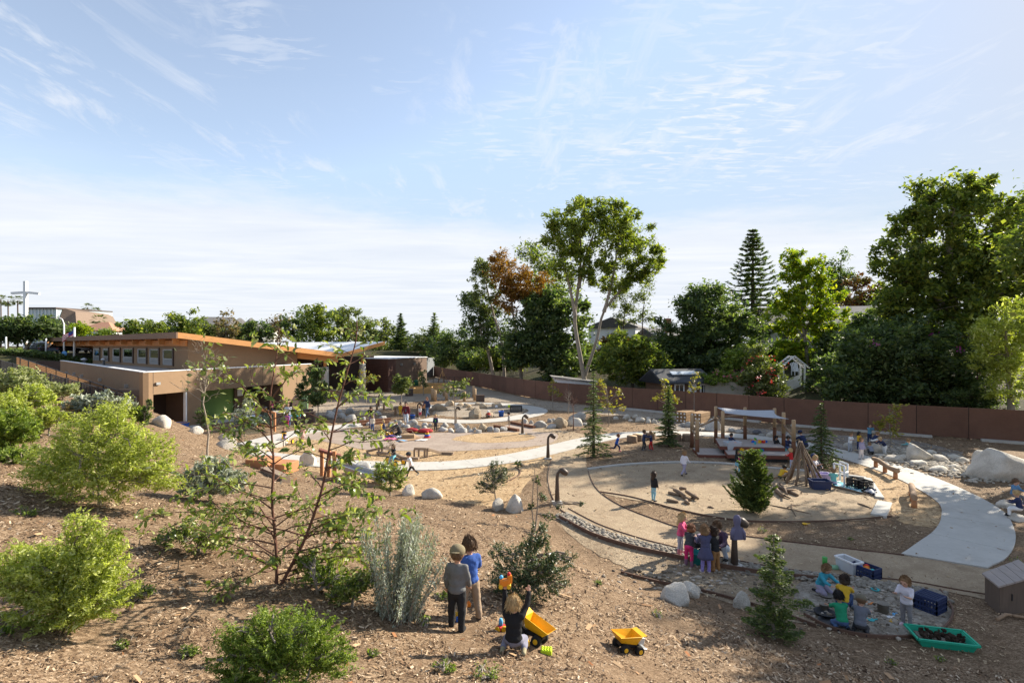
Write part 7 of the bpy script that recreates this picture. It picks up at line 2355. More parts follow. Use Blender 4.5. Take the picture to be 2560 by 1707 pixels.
shrub('silver grey shrub at the top of the slope by the ramp', (60, 950), [(60, 918, 30, 14), (20, 922, 30, 16), (95, 940, 26, 14)], .16, L_SILV, 2400, 60, .18, aspect=.35)
shrub('leafy green shrub at the left edge of the picture', (20, 1122), [(20, 1060, 60, 46), (60, 1080, 36, 34), (0, 1095, 50, 34)], .085, L_FRESH, 9000, 160, .16)
shrub('low dry grassy clump on the slope', (130, 1045), [(135, 1022, 40, 14), (170, 1035, 30, 12)], .13, L_DRY, 900, 40, .2)
shrub('dark stalked shrub beside the school corner', (365, 1075), [(365, 1035, 12, 26), (375, 1010, 8, 14), (358, 1055, 10, 14)], .13, L_DARK, 900, 40, .2)
shrub('pale olive bush in front of the green recess', (610, 1075), [(608, 1035, 26, 24), (595, 1055, 24, 16), (620, 1010, 12, 20), (630, 1055, 22, 14)], .15, L_SILV, 3600, 90, .17)
shrub('dark bush against the tan wall pier', (505, 1072), [(505, 1040, 18, 26), (520, 1055, 14, 16)], .15, L_DARK, 1500, 50, .18)
shrub('leafy green bush under the dry whip near the running boy', (975, 1240), [(975, 1200, 40, 30), (960, 1175, 30, 24), (995, 1185, 26, 26)], .10, L_TOY, 2600, 80, .17, droop=.2)
shrub('grey green shrub in the mulch near the two white boulders', (1240, 1248), [(1235, 1200, 36, 28), (1215, 1215, 26, 24), (1260, 1185, 26, 24), (1240, 1170, 20, 22)], .085, L_HOLLY, 2400, 100, .18, limbs=34)
shrub('large dark holly leaved shrub in the middle of the slope', (1325, 1492), [(1325, 1400, 70, 60), (1280, 1440, 62, 44), (1380, 1430, 60, 50), (1320, 1460, 90, 34), (1345, 1340, 34, 34), (1420, 1395, 24, 18), (1250, 1380, 30, 20)], .050, L_HOLLY, 12000, 220, .15, bark=B_GREY, limbs=40)
shrub('leggy thin stemmed shrub rising behind the holly leaved one', (1335, 1330), [(1345, 1200, 16, 12), (1300, 1155, 12, 14), (1400, 1265, 14, 10), (1355, 1240, 14, 14), (1325, 1260, 12, 14), (1370, 1290, 18, 12), (1450, 1255, 10, 10)], .11, L_HOLLY, 420, 30, .22, limbs=20, trunks=[[(1335, 1330), (1345, 1270), (1343, 1200)], [(1335, 1320), (1330, 1260), (1338, 1150)]])
shrub('small green seedling shrub at the foot of a dark young tree', (803, 1062), [(803, 1050, 12, 10)], .12, L_FRESH, 700, 24, .25)
shrub('green undergrowth at the right of the red barked tree', (800, 1480), [(800, 1430, 44, 34), (840, 1450, 36, 26), (770, 1400, 30, 26)], .055, L_FRESH, 2600, 80, .18)
for lab, px, py, r in (('low green weed clump at the bottom edge of the mulch', 1215, 1694, 36), ('small green weed patch at the bottom left of the mulch', 1110, 1680, 30), ('tiny green plant beside the sloping boulder', 1640, 1540, 14), ('small green plant on the mulch below the mud pit', 2228, 1662, 14), ('small leafy weed near the pine cone tray', 2350, 1652, 14), ('upright weed on the mulch near the dug dirt', 1494, 1462, 12), ('green weed clump between the two bright bushes', 60, 1290, 26), ('leafy weed in front of the big bright bush', 400, 1290, 22), ('low weed left of the deep green bush', 470, 1640, 26), ('small weed below the bright bush at the left edge', 300, 1620, 20), ('weed tuft right of the deep green bush', 930, 1640, 18), ('pale weed tuft beside the silver wands', 1060, 1560, 18),
     ('small green plant near the wooden chest', 2540, 1410, 18), ('low green tuft at the left bottom edge', 12, 1590, 24), ('small green plant on the mulch near the holly shrub', 1100, 1500, 24), ('green sprout on the mulch strip by the gravel path', 2125, 1350, 8), ('green sprout beside the steel edging', 1905, 1330, 12)):
 shrub(lab, (px, py), [(px, py - r * .5, r, r * .55), (px + r * .5, py - r * .3, r * .6, r * .4)], .04, L_FRESH, 300 if r > 20 else 110, 20, .25, limbs=6, r0=.008, name='weed_clump', cat='weed')

for lab, b0, bl, sz, lm, n in (('spreading yellow green shrub on the slope above the big bush', (120, 1090), [(125, 1040, 44, 26), (90, 1060, 40, 26)], .09, L_LIME, 5000), ('feathery green shrub near the end of the ramp fence', (330, 1062), [(330, 1030, 30, 18), (350, 1045, 22, 14)], .12, L_FRESH, 2600),
  ('low yellow green groundcover on the slope', (190, 1060), [(190, 1045, 40, 10), (230, 1055, 30, 8)], .08, L_LIME, 1600), ('trailing leafy shrub below the red barked tree', (350, 1500), [(345, 1480, 40, 16), (320, 1490, 26, 12)], .06, L_TOY, 700), ('arching leafy shrub left of the red barked tree', (500, 1380), [(480, 1330, 60, 26), (430, 1345, 44, 20), (530, 1350, 40, 24)], .07, L_TOY, 1500),
  ('leafy shrub between the red barked tree and silver wands', (880, 1520), [(880, 1470, 44, 30), (910, 1450, 30, 30), (850, 1490, 34, 22)], .07, L_TOY, 1700)):
 shrub(lab, b0, bl, sz, lm, n, 90)
for lab, b0, bl, sz, lm, n in (('pale feathery grass clump at the top of the slope near the ramp', (160, 1000), [(160, 975, 40, 18), (125, 985, 30, 16)], .13, L_CREAM, 3000), ('silver leaved mound in the planting along the ramp', (110, 975), [(110, 950, 34, 18), (140, 962, 26, 14)], .14, L_SILV, 3000),
  ('yellow flowered mound low in the planting along the ramp', (255, 1050), [(255, 1030, 34, 14), (290, 1038, 26, 12)], .11, L_LIME, 2600), ('dense lime green shrub at the left edge under the ramp', (-10, 1050), [(0, 1010, 50, 34), (30, 1030, 40, 26)], .10, L_LIME, 6000), ('straggly silver bush above the big bright bush', (300, 1040), [(300, 1015, 30, 18), (270, 1022, 26, 16)], .13, L_SILV, 2600),
  ('soft green groundcover spilling down the left edge', (50, 1160), [(45, 1135, 60, 22), (10, 1145, 50, 22)], .07, L_FRESH, 4000)):
 shrub(lab, b0, bl, sz, lm, n, 90)
# tall silver shrub with upright wands
g0 = GH(1000, 1545)
root = empty('silver_shrub', g0, 'tall silver grey shrub with upright feathery wands', 'shrub')
rng = np.random.default_rng(11)
st = MB(); Cs, As = [], []
for k in range(70):
 a = rng.uniform(0, 6.28); rr = min(.42, abs(rng.normal(0, .24)))
 b0 = np.array([g0.x + math.cos(a) * rr * .6, g0.y + math.sin(a) * rr * .6, 0])
 b0[2] = hz(b0[0], b0[1]) - .03
 Hh = rng.uniform(.5, 1.38)
 lean = np.array([math.cos(a) * rr * .8 + .13, math.sin(a) * rr * 1.0, 0])
 pts = [b0 + lean * t ** 1.3 + np.array([0, 0, Hh * t]) for t in np.linspace(0, 1, 6)]
 st.tube([Vector(p) for p in pts], [.011, .009, .007, .006, .005, .003], 5, cap=False)
 m = int(260 * Hh)
 tt = rng.uniform(.05, 1, m)
 ip = np.array([np.interp(tt, np.linspace(0, 1, 6), [q[i] for q in pts]) for i in range(3)]).T
 Cs.append(ip + rng.normal(0, .030, (m, 3))); As.append(np.tile([[.0, 0, 1.0]], (m, 1)) + rng.normal(0, .5, (m, 3)))
st.build('stems', B_GREY, root)
add('foliage', leaf_mesh('foliage', np.concatenate(Cs), .040, aspect=.28, axis=np.concatenate(As), jitter=.4, up=.2, rng=rng), L_SILV, root)

# red barked foreground tree: two stems, whippy side branches, long curved leaves
g0 = GH(690, 1462)
Yt = g0.y
root = empty('red_barked_tree', g0, 'slender two stemmed young tree with red bark and long glossy curved leaves', 'tree')
rng = np.random.default_rng(21)
tb = MB()
stemA = [(690, 1470), (692, 1420), (688, 1340), (680, 1250), (684, 1160), (678, 1070), (676, 990), (690, 900), (698, 820)]
stemB = [(695, 1468), (730, 1410), (765, 1340), (800, 1240), (815, 1170), (830, 1080), (848, 1000), (868, 930), (890, 850), (892, 800)]
leafC, leafA = [], []
def branch(p, q, r0, r1, nl, seg=6, sag=.05, spread=.05):
 p, q = np.array(p), np.array(q)
 L = np.linalg.norm(q - p)
 pts = [p + (q - p) * t + np.array([0, 0, math.sin(t * math.pi) * sag * L]) + (rng.normal(0, .012 * L, 3) if 0 < t < 1 else 0) for t in np.linspace(0, 1, seg)]
 tb.tube([Vector(w) for w in pts], [r0 + (r1 - r0) * i / (seg - 1) for i in range(seg)], 6, cap=False)
 tt = rng.uniform(.25, 1.04, nl)
 ip = np.array([np.interp(tt, np.linspace(0, 1, seg), [w[i] for w in pts]) for i in range(3)]).T
 d = (q - p) / L
 out = unit(rng.normal(0, 1, (nl, 3)))
 leafC.append(ip + out * spread); leafA.append(out * .9 + d * .5 + np.array([0, 0, -.15]))
 return pts
for si, stem in enumerate((stemA, stemB)):
 pts = [D(x, y, Yt + (.12 if si else 0) * (i / 4)) for i, (x, y) in enumerate(stem)]
 pts[0] = Vector((pts[0].x, g0.y, hz(pts[0].x, g0.y) - .08))
 pts = catmull(pts, False, 4)
 n = len(pts)
 tb.tube(pts, [.022 * (1 - .84 * i / (n - 1)) + .003 for i in range(n)], 8, cap=False)
 nb = 30
 for k in range(nb):
  t = .10 + .88 * (k + rng.uniform(0, 1)) / nb
  p = np.array(pts[min(n - 1, int(t * (n - 1)))])
  a = k * 2.4 + rng.normal(0, .4)
  ln = (.95 - .75 * t) * rng.uniform(.6, 1.25) + .10
  q = p + np.array([math.cos(a) * ln * 1.15, math.sin(a) * ln * .8, ln * rng.uniform(.05, .55) * (.4 + t)])
  ps = branch(p, q, .011 * (1 - t) + .004, .0025, int(5 + 15 * ln))
  for _ in range(int(.4 + ln * 2)):
   w = ps[rng.integers(1, 5)]
   e = w + rng.normal(0, 1, 3) * [.22, .2, .12] * ln + np.array([0, 0, .10 * ln]) + (q - p) * .25
   branch(w, e, .005, .002, int(4 + 7 * ln), 4)
# low arching branches that spread to either side
for (a, b_, nl) in (((684, 1275), (430, 1180), 70), ((690, 1340), (400, 1330), 60), ((690, 1400), (480, 1450), 55), ((684, 1180), (520, 1060), 46), ((680, 1110), (560, 1030), 36), ((790, 1270), (960, 1180), 70), ((765, 1340), (985, 1300), 80), ((735, 1405), (960, 1420), 90), ((720, 1440), (905, 1500), 70), ((720, 1450), (1010, 1480), 60),
     ((680, 1050), (560, 940), 34), ((676, 1000), (760, 930), 26), ((840, 1020), (960, 1000), 40), ((830, 1080), (950, 1110), 46), ((690, 1250), (560, 1320), 50), ((684, 1220), (420, 1260), 46), ((800, 1240), (930, 1240), 50), ((690, 1420), (560, 1500), 40), ((688, 1330), (330, 1300), 50), ((770, 1330), (900, 1350), 60), ((750, 1380), (870, 1430), 60), ((690, 1390), (380, 1400), 60), ((690, 1300), (470, 1280), 60), ((780, 1300), (920, 1290), 70), ((760, 1350), (850, 1320), 60), ((740, 1400), (930, 1380), 80), ((690, 1360), (600, 1250), 50), ((700, 1450), (840, 1540), 60), ((688, 1320), (560, 1210), 50), ((810, 1180), (900, 1140), 50), ((684, 1150), (600, 1120), 40)):
 p = np.array(D(a[0], a[1], Yt)); q = np.array(D(b_[0], b_[1], Yt + rng.uniform(-1.1, .9)))
 q[2] = max(q[2], hz(q[0], q[1]) + .12)
 ps = branch(p, q, .010, .003, int(nl * .7), 7, .10)
 for _ in range(4):
  w = ps[rng.integers(2, 7)]
  e = w + rng.normal(0, 1, 3) * [.20, .2, .12] + (q - p) * .12
  branch(w, e, .004, .002, 11, 4)
tb.build('trunk', B_RED, root)
C, A = np.concatenate(leafC), np.concatenate(leafA)
k_ = C[:, 2] > height(C[:, 0], C[:, 1]) + .03
add('crown', leaf_mesh('crown', C[k_], .080, aspect=.36, axis=A[k_], jitter=.35, up=.45, rng=rng, curve=.22), L_TOY, root)
print('leaves on the red barked tree', len(C))

# trees standing outside the picture to the right; their shade falls across the yard
for i, (x, y, h, r) in enumerate(((24.8, 22.2, 14.5, 2.6), (28.6, 25.7, 16, 2.8), (21.3, 16.2, 12, 2.5))):
 lab = ('tall open tree beyond the right edge of the yard', 'broad tree by the fence beyond the right edge', 'small open tree past the lower right of the yard')[i]
 z0 = hz(x, y)
 root = empty('shade_tree', (x, y, z0), lab, 'tree')
 bl = [(np.array([x + dx * r, y + dy * r, z0 + h * f]), np.array([r * s_, r * s_, r * s_ * .8])) for dx, dy, f, s_ in ((0, 0, .82, .8), (.6, .2, .7, .6), (-.6, .3, .66, .6), (.1, -.6, .6, .6), (-.2, .1, .5, .5))]
 rg = np.random.default_rng(40 + i)
 cl = clusters(bl, 170, rg, .3)
 C = np.repeat(cl, 60, axis=0) + rg.normal(0, .13 * r, (60 * len(cl), 3))
 add('crown', leaf_mesh('crown', C, .26, aspect=.45, rng=rg), L_MID, root)
 b = MB(); b.tube([(x, y, z0 - .1), (x + .1, y, z0 + h * .45), (x, y + .1, z0 + h * .85)], [.26, .18, .06], 10, cap=False)
 for j in rg.permutation(len(cl))[:22]:
  limb(b, (x, y, z0 + h * rg.uniform(.35, .6)), cl[j], .07, .015, rg)
 b.build('trunk', B_GREY, root)
# ------------------------------------------------------------------ people
def fab(c): return mat('cloth_%02d_%02d_%02d' % tuple(int(q * 99) for q in c), c, .92, .14, 9, .25, 70)
def hairm(c): return mat('hair_%02d_%02d_%02d' % tuple(int(q * 99) for q in c), c, .6, .3, 22, .5, 60, stretch=(3, 3, .6))
SKIN = mat('skin_fair', (.56, .33, .235), .55, .06, 8, .05)
SKIN_T = mat('skin_tan', (.38, .21, .135), .55, .06, 8, .05)
SKIN_D = mat('skin_brown', (.20, .105, .065), .55, .06, 8, .05)
BLOND, LTBR, BROWN, DKBR, BLKH, AUBURN, GREYH = (.48, .34, .17), (.25, .15, .075), (.13, .075, .04), (.05, .03, .02), (.02, .017, .015), (.22, .09, .04), (.30, .28, .26)
BLK, NAVY, GREY, WHT, JEAN, KHAKI, BROWNP, CHAR = (.02, .02, .022), (.025, .035, .09), (.17, .17, .18), (.72, .72, .72), (.07, .12, .24), (.30, .235, .165), (.30, .155, .06), (.05, .05, .055)
PINK, HOTP, RED, TEAL, AQUA, YEL, GRN, BLUE, LAV, PURP, BURG, ORG, LTG = (.66, .10, .22), (.62, .03, .16), (.50, .03, .03), (.05, .30, .36), (.18, .48, .44), (.62, .38, .03), (.02, .26, .12), (.03, .10, .42), (.30, .28, .42), (.16, .10, .22), (.13, .02, .03), (.65, .22, .06), (.48, .50, .54)
MINT, LILAC, SKYB, CREAM = (.14, .55, .42), (.26, .22, .52), (.16, .42, .50), (.62, .55, .45)

FOLDS = bpy.data.textures.new('folds', 'CLOUDS'); FOLDS.noise_scale = .085; FOLDS.noise_depth = 2
LOCKS = bpy.data.textures.new('locks', 'CLOUDS'); LOCKS.noise_scale = .03; LOCKS.noise_depth = 2
POSES = {
 'stand': dict(lean=3, hip=(3, -3), knee=(3, 3), arm=((8, 12, 15), (5, 12, 15))),
 'hold': dict(lean=6, hip=(3, -2), knee=(4, 4), arm=((35, 10, 75), (35, 10, 75)), head=20),
 'point': dict(lean=5, hip=(6, -8), knee=(5, 8), arm=((20, 45, 25), (60, 35, 15))),
 'walk': dict(lean=5, hip=(26, -20), knee=(8, 26), arm=((-18, 12, 20), (26, 12, 20))),
 'run': dict(lean=16, hip=(48, -28), knee=(55, 70), arm=((-35, 18, 75), (40, 15, 80))),
 'stride': dict(lean=14, hip=(30, -34), knee=(15, 18), arm=((-20, 25, 40), (35, 20, 70))),
 'bend': dict(lean=72, hip=(8, 4), knee=(12, 10), arm=((75, 8, 10), (70, 8, 15)), head=30),
 'stoop': dict(lean=42, hip=(8, 2), knee=(12, 8), arm=((60, 10, 25), (55, 10, 30)), head=35),
 'crouch': dict(lean=38, hip=(112, 108), knee=(140, 138), arm=((60, 14, 25), (62, 14, 25)), head=25, spread=12),
 'squat': dict(lean=28, hip=(118, 112), knee=(136, 132), arm=((52, 18, 40), (50, 14, 45)), head=25, spread=14),
 'kneel': dict(lean=22, hip=(62, 62), knee=(150, 150), arm=((55, 12, 20), (50, 12, 30)), head=28, spread=10, toes=True),
 'kneel_up': dict(lean=4, hip=(66, 66), knee=(152, 152), arm=((168, 6, 5), (135, 22, 20)), head=-8, spread=16, toes=True),
 'sit': dict(lean=14, hip=(88, 84), knee=(28, 40), arm=((45, 14, 45), (42, 14, 50)), head=25, spread=14),
 'sit_edge': dict(lean=8, hip=(82, 80), knee=(84, 80), arm=((35, 10, 60), (38, 10, 55)), head=25, spread=7),
 'trike': dict(lean=12, hip=(78, 62), knee=(78, 50), arm=((58, 16, 20), (58, 16, 20)), head=5, spread=10),
 'lean': dict(lean=26, hip=(10, -12), knee=(8, 10), arm=((70, 30, 10), (85, 20, 8)), head=5),
 'drink': dict(lean=2, hip=(3, -3), knee=(3, 3), arm=((62, 8, 118), (62, 8, 118)), head=5),
 'dance': dict(lean=5, hip=(26, -8), knee=(40, 5), arm=((40, 60, 60), (50, 55, 40))),
}

def person(label, px, py, h, face, pose, shirt, pants, shoes=BLK, hair=BROWN, style='short', skin=SKIN, sleeve=1.0, leg=1.0, z=None, seat=None, adult=False, hi=False, hat=None, hatback=False, dress=None,
  over=None, tw=None, group=None, boots=None, headturn=0.0, rise=0.0, at=None, words=None):
 q = POSES[pose] if isinstance(pose, str) else pose
 g0 = Vector(at) if at is not None else (P(px, py, z) if z is not None else GH(px, py))
 rad = math.radians
 hr = h * (.0675 if adult else .092)
 hipz = h * (.50 if adult else .455)
 tl, nk = h * (.305 if adult else .30), h * (.05 if adult else .035)
 th, sh = (h * .245, h * .215) if adult else (h * .222, h * .193)
 ua, fa, hd = (h * .17, h * .145, h * .095) if adult else (h * .15, h * .13, h * .085)
 sw, hw = (h * .105, h * .052) if adult else (h * .098, h * .05)
 fat = .92 if adult else 1.0
 le = rad(q.get('lean', 0))
 t = Vector((0, math.sin(le), math.cos(le)))
 fw = Vector((0, math.cos(le), -math.sin(le)))
 X = Vector((1, 0, 0))
 pel = Vector((0, 0, hipz))
 neck = pel + t * tl
 hp = rad(q.get('head', 8))
 la = le * .55 + hp * .5
 td = Vector((0, math.sin(la), math.cos(la)))
 hc = neck + td * (nk + hr * .88)
 sgn = (-1, 1)
 arms, legs = [], []
 for i in (0, 1):
  s_ = neck - t * h * .028 + X * sgn[i] * sw
  f_, a_, e_ = [rad(v) for v in q['arm'][i]]
  u_ = Vector((sgn[i] * math.sin(a_), math.sin(f_) * math.cos(a_), -math.cos(f_) * math.cos(a_)))
  el = s_ + u_ * ua
  a2 = a_ * .35
  f2 = f_ + e_
  u2 = Vector((sgn[i] * math.sin(a2) - sgn[i] * .25 * math.sin(e_), math.sin(f2) * math.cos(a2), -math.cos(f2) * math.cos(a2))).normalized()
  wr = el + u2 * fa
  arms.append((s_, el, wr, u2))
  hj = pel + X * sgn[i] * hw - ZUP * h * .01
  f_, k_ = rad(q['hip'][i]), rad(q['knee'][i])
  ab = rad(q.get('spread', 3))
  d1 = Vector((sgn[i] * math.sin(ab), math.sin(f_) * math.cos(ab), -math.cos(f_) * math.cos(ab)))
  kn = hj + d1 * th
  f2 = f_ - k_
  d2 = Vector((sgn[i] * math.sin(ab) * .3, math.sin(f2), -math.cos(f2))).normalized()
  an = kn + d2 * sh
  if q.get('toes'): fd = (d2 * .8 - Vector((0, .2, 0))).normalized()
  else:
   fd = Vector((sgn[i] * .12, 1, 0))
   if f2 < -.5: fd = Vector((0, math.cos(f2 * .8), math.sin(f2 * .8)))
   fd.normalize()
  legs.append((hj, kn, an, fd))
 fl = h * (.105 if not adult else .10)
 low = min([l[2].z - h * .04 for l in legs] + [(l[2] + l[3] * fl).z - h * .02 for l in legs] + [l[1].z - h * .045 for l in legs] + [pel.z - h * .085])
 dz = -low if seat is None else (seat - (pel.z - h * .08))
 R = Matrix.Rotation(rad(face), 3, 'Z')
 RH = R @ Matrix.Rotation(rad(headturn), 3, 'Z')
 def W(p): return R @ Vector((p.x, p.y, p.z + dz)) + g0 + ZUP * rise
 root = empty('person', g0, label, 'person', group)
 vox = h * (.0138 if hi else .0265)
 def finish(b, name, m, parent=root, v=vox, it=4):
  o = b.build(name, m, parent)
  md = o.modifiers.new('skin', 'REMESH'); md.mode = 'VOXEL'; md.voxel_size = v; md.use_smooth_shade = True
  s_ = o.modifiers.new('soft', 'SMOOTH'); s_.factor = .5; s_.iterations = it
  if name in ('shirt', 'jacket', 'trousers', 'hair'):
   dp = o.modifiers.new('folds', 'DISPLACE'); dp.texture = FOLDS if name != 'hair' else LOCKS; dp.texture_coords = 'GLOBAL'; dp.mid_level = .34; dp.strength = h * (.022 if name != 'hair' else .010)
  return o
 Rt = R @ Matrix.Rotation(-le, 3, 'X')
 Rhd = RH @ Matrix.Rotation(-la * .8 - hp * .4, 3, 'X')
 hcw = W(hc)
 fr = Rhd @ Vector((0, 1, 0)); ur = Rhd @ Vector((0, 0, 1)); sr = Rhd @ X
 # body: one skin surface
 b = MB()
 b.ball(hcw, (hr * .80, hr * .90, hr), M=Rhd)
 b.ball(hcw + fr * hr * .25 - ur * hr * .45, (hr * .62, hr * .58, hr * .5), M=Rhd)
 b.ball(hcw + fr * hr * .92 - ur * hr * .10, (hr * .13, hr * .16, hr * .16), M=Rhd)
 for s_ in sgn: b.ball(hcw + sr * s_ * hr * .80 - ur * hr * .05, (hr * .09, hr * .2, hr * .26), M=Rhd)
 b.capsule(W(neck - t * h * .02), W(hc - td * hr * .4), h * .034 * fat, h * .030 * fat)
 def torso(b, g=0.0):
  b.ball(W(pel + t * tl * .68), (h * .098 * fat + g, h * .062 + g, tl * .40), M=Rt)
  b.ball(W(pel + t * tl * .32), (h * .088 * fat + g, h * .064 + g, tl * .34), M=Rt)
  b.capsule(W(neck - t * h * .03 - X * sw * .8), W(neck - t * h * .03 + X * sw * .8), h * .034 + g * .8, h * .034 + g * .8)
 torso(b)
 b.ball(W(pel), (h * .088 * fat, h * .066, h * .07), M=Rt)
 for s_, el, wr, u2 in arms:
  b.capsule(W(s_), W(el), h * .030 * fat, h * .024 * fat)
  b.capsule(W(el), W(wr), h * .025 * fat, h * .017 * fat)
  pc = W(wr + u2 * hd * .32)
  if not hi:
   b.capsule(W(wr), W(wr + u2 * hd * .7), h * .019, h * .016)
  else:
   side = R @ u2.cross(Vector((0, .3, 1))).normalized()
   u2w = R @ u2
   nrm = side.cross(u2w).normalized()
   b.capsule(W(wr), pc, h * .017, h * .019)
   b.capsule(pc - side * h * .012, pc + side * h * .012, h * .014, h * .014)
   for kx, ln in ((-1.5, .62), (-.5, .74), (.5, .70), (1.5, .55)):
    a0 = pc + side * kx * h * .0115 + u2w * hd * .10
    a1 = a0 + u2w * hd * ln * .5
    a2 = a1 + (u2w * .75 + nrm * .55).normalized() * hd * ln * .42
    b.capsule(a0, a1, h * .0078, h * .0072, 8); b.capsule(a1, a2, h * .0072, h * .006, 8)
   a0 = pc + side * -h * .018 - u2w * hd * .1
   a1 = a0 + (u2w * .6 - side * .8).normalized() * hd * .34
   b.capsule(a0, a1, h * .0085, h * .008, 8); b.capsule(a1, a1 + (u2w + nrm * .3).normalized() * hd * .26, h * .008, h * .0065, 8)
 for hj, kn, an, fd in legs:
  b.capsule(W(hj), W(kn), h * .050 * fat, h * .036 * fat)
  b.capsule(W(kn), W(an), h * .036 * fat, h * .024 * fat)
  b.capsule(W(an - ZUP * h * .012), W(an + fd * fl * .8 - ZUP * h * .022), h * .024, h * .018)
 finish(b, 'body', skin, v=vox * (.75 if hi else .85), it=3)
 # eyes and mouth
 for s_ in sgn:
  MB().ball(hcw + fr * hr * .835 + sr * s_ * hr * .30 + ur * hr * .04, (hr * .10, hr * .06, hr * .07), M=Rhd, seg=8, rings=6).build('eye', mat('eye_dark', (.02, .015, .012), .2, .1), root)
 MB().ball(hcw + fr * hr * .80 - ur * hr * .48, (hr * .22, hr * .05, hr * .05), M=Rhd, seg=8, rings=6).build('mouth', mat('lips', (.40, .13, .10), .5, .1), root)
 # shirt
 g_ = h * .011
 b = MB()
 torso(b, g_)
 b.ball(W(pel + t * tl * .06), (h * .096 * fat + g_, h * .072 + g_, h * .075), M=Rt)
 for s_, el, wr, u2 in arms:
  if sleeve <= .5:
   k = max(.3, sleeve * 2)
   b.capsule(W(s_), W(s_.lerp(el, k)), h * .040 * fat, h * .037 * fat)
  else:
   k = (sleeve - .5) * 2
   b.capsule(W(s_), W(el), h * .041 * fat, h * .034 * fat); b.capsule(W(el), W(el.lerp(wr, k * .96)), h * .034 * fat, h * .028 * fat)
 finish(b, 'shirt' if over is None else 'jacket', fab(shirt))
 if over is not None:      # shirt seen in the opening of the jacket
  b = MB(); c_ = pel + t * tl * .45 + fw * (h * .062)
  b.ball(W(c_), (h * .042, h * .022, tl * .40), M=Rt); finish(b, 'shirt_front', fab(over))
 if words:      # lettering across the back of the shirt
  cu = bpy.data.curves.new('lettering', 'FONT'); cu.body = words; cu.size = h * .055; cu.align_x = 'CENTER'; cu.extrude = .001
  tmp = bpy.data.objects.new('lettering', cu); me = bpy.data.meshes.new_from_object(tmp); bpy.data.objects.remove(tmp)
  o = bpy.data.objects.new('lettering', me); me.materials.clear(); me.materials.append(fab(WHT)); o.parent = root
  o.location = W(pel + t * tl * .62 - fw * (h * .092)) - g0
  o.rotation_euler = (R @ Matrix.Rotation(math.pi / 2 - le, 3, 'X')).to_euler()
  COL.objects.link(o)
 # trousers or dress
 if dress is not None:
  b = MB(); n = 18; vs = []
  prof = [(.30, .085), (.12, .098), (-.12, .125), (-.34, .15), (-.52, .165)] if dress == 'long' else [(.30, .088), (.10, .100), (-.10, .122), (-.26, .142)]
  for f, r in prof:
   for k in range(n):
    a = 2 * math.pi * k / n
    rr = h * r * (1 + (.05 * math.sin(a * 5) if f < 0 else 0))
    vs.append(W(pel + (t if f > 0 else ZUP) * (tl * f) + X * rr * math.cos(a) + Vector((0, rr * .82 * math.sin(a), 0))))
  fs = [(i * n + k, i * n + (k + 1) % n, (i + 1) * n + (k + 1) % n, (i + 1) * n + k) for i in range(len(prof) - 1) for k in range(n)]
  o = b._add(vs, fs, True).build('skirt', fab(shirt), root)
  s_ = o.modifiers.new('t', 'SOLIDIFY'); s_.thickness = .008
 if pants is not None:
  b = MB()
  b.ball(W(pel - t * h * .005), (h * .096 * fat, h * .076, h * .082), M=Rt)
  for hj, kn, an, fd in legs:
   slim = .88 if dress is not None or tw == 'slim' else 1.0
   if leg <= .5: b.capsule(W(hj), W(hj.lerp(kn, leg * 2)), h * .062 * fat, h * .056 * fat)
   else:
    b.capsule(W(hj), W(kn), h * .060 * fat * slim, h * .044 * fat * slim)
    b.capsule(W(kn), W(kn.lerp(an, (leg - .5) * 2 * .96)), h * .044 * fat * slim, h * .036 * fat * slim)
  finish(b, 'trousers', fab(pants))
 # shoes or boots
 for hj, kn, an, fd in legs:
  b = MB()
  dn = -ZUP if not q.get('toes') else Vector((0, 0, -.2))
  b.capsule(W(an + dn * h * .012), W(an + fd * fl * .78 + dn * h * .018), h * .032, h * .028)
  if boots: b.capsule(W(an.lerp(kn, .55)), W(an), h * .040, h * .036)
  finish(b, 'boot' if boots else 'shoe', fab(boots or shoes), v=vox * .8, it=2)
 # hair
 hm = hairm(hair)
 b = MB()
 b.ball(hcw - fr * hr * .17 + ur * hr * .15, (hr * .93, hr * .95, hr * .98), M=Rhd)
 b.ball(hcw + fr * hr * .34 + ur * hr * .62, (hr * .66, hr * .42, hr * .34), M=Rhd)
 if style in ('bob', 'long', 'curly'):
  b.ball(hcw - fr * hr * .38 - ur * hr * .45, (hr * .95, hr * .62, hr * .80), M=Rhd)
  for s_ in sgn: b.ball(hcw + sr * s_ * hr * .72 - fr * hr * .05 - ur * hr * .35, (hr * .30, hr * .45, hr * .70), M=Rhd)
 if style == 'long':
  b.ball(hcw - fr * hr * .62 - ur * hr * 1.25, (hr * .78, hr * .40, hr * .95), M=Rhd)
 if style == 'curly':
  for k in range(16):
   a = k * 2.4
   b.ball(hcw - fr * hr * (.45 + .2 * math.sin(k)) + sr * math.cos(a) * hr * .8 + ur * (math.sin(a) * hr * .8 - hr * .5 - (k % 4) * hr * .3), hr * .42)
 if style == 'tail':
  b.capsule(hcw - fr * hr * .95 + ur * hr * .3, hcw - fr * hr * 1.35 - ur * hr * .7, hr * .26, hr * .14)
 if style == 'bun':
  b.ball(hcw - fr * hr * .55 + ur * hr * 1.05, hr * .34)
 ho = finish(b, 'hair', hm, v=vox * .9, it=3)
 # loose strands over the hair
 rg = np.random.default_rng(int(px) * 3 + 1)
 ns = 520 if hi else 140
 dd = unit(rg.normal(0, 1, (ns, 3))); dd = dd[(dd[:, 1] < .45) | (dd[:, 2] > .55)]; dd = dd[dd[:, 2] > -.75]
 loc_ = dd * np.array([hr * .98, hr * 1.0, hr * 1.03])
 Mh = np.array(Rhd)
 Cs_ = loc_ @ Mh.T + np.array(hcw - fr * hr * .17 + ur * hr * .15)
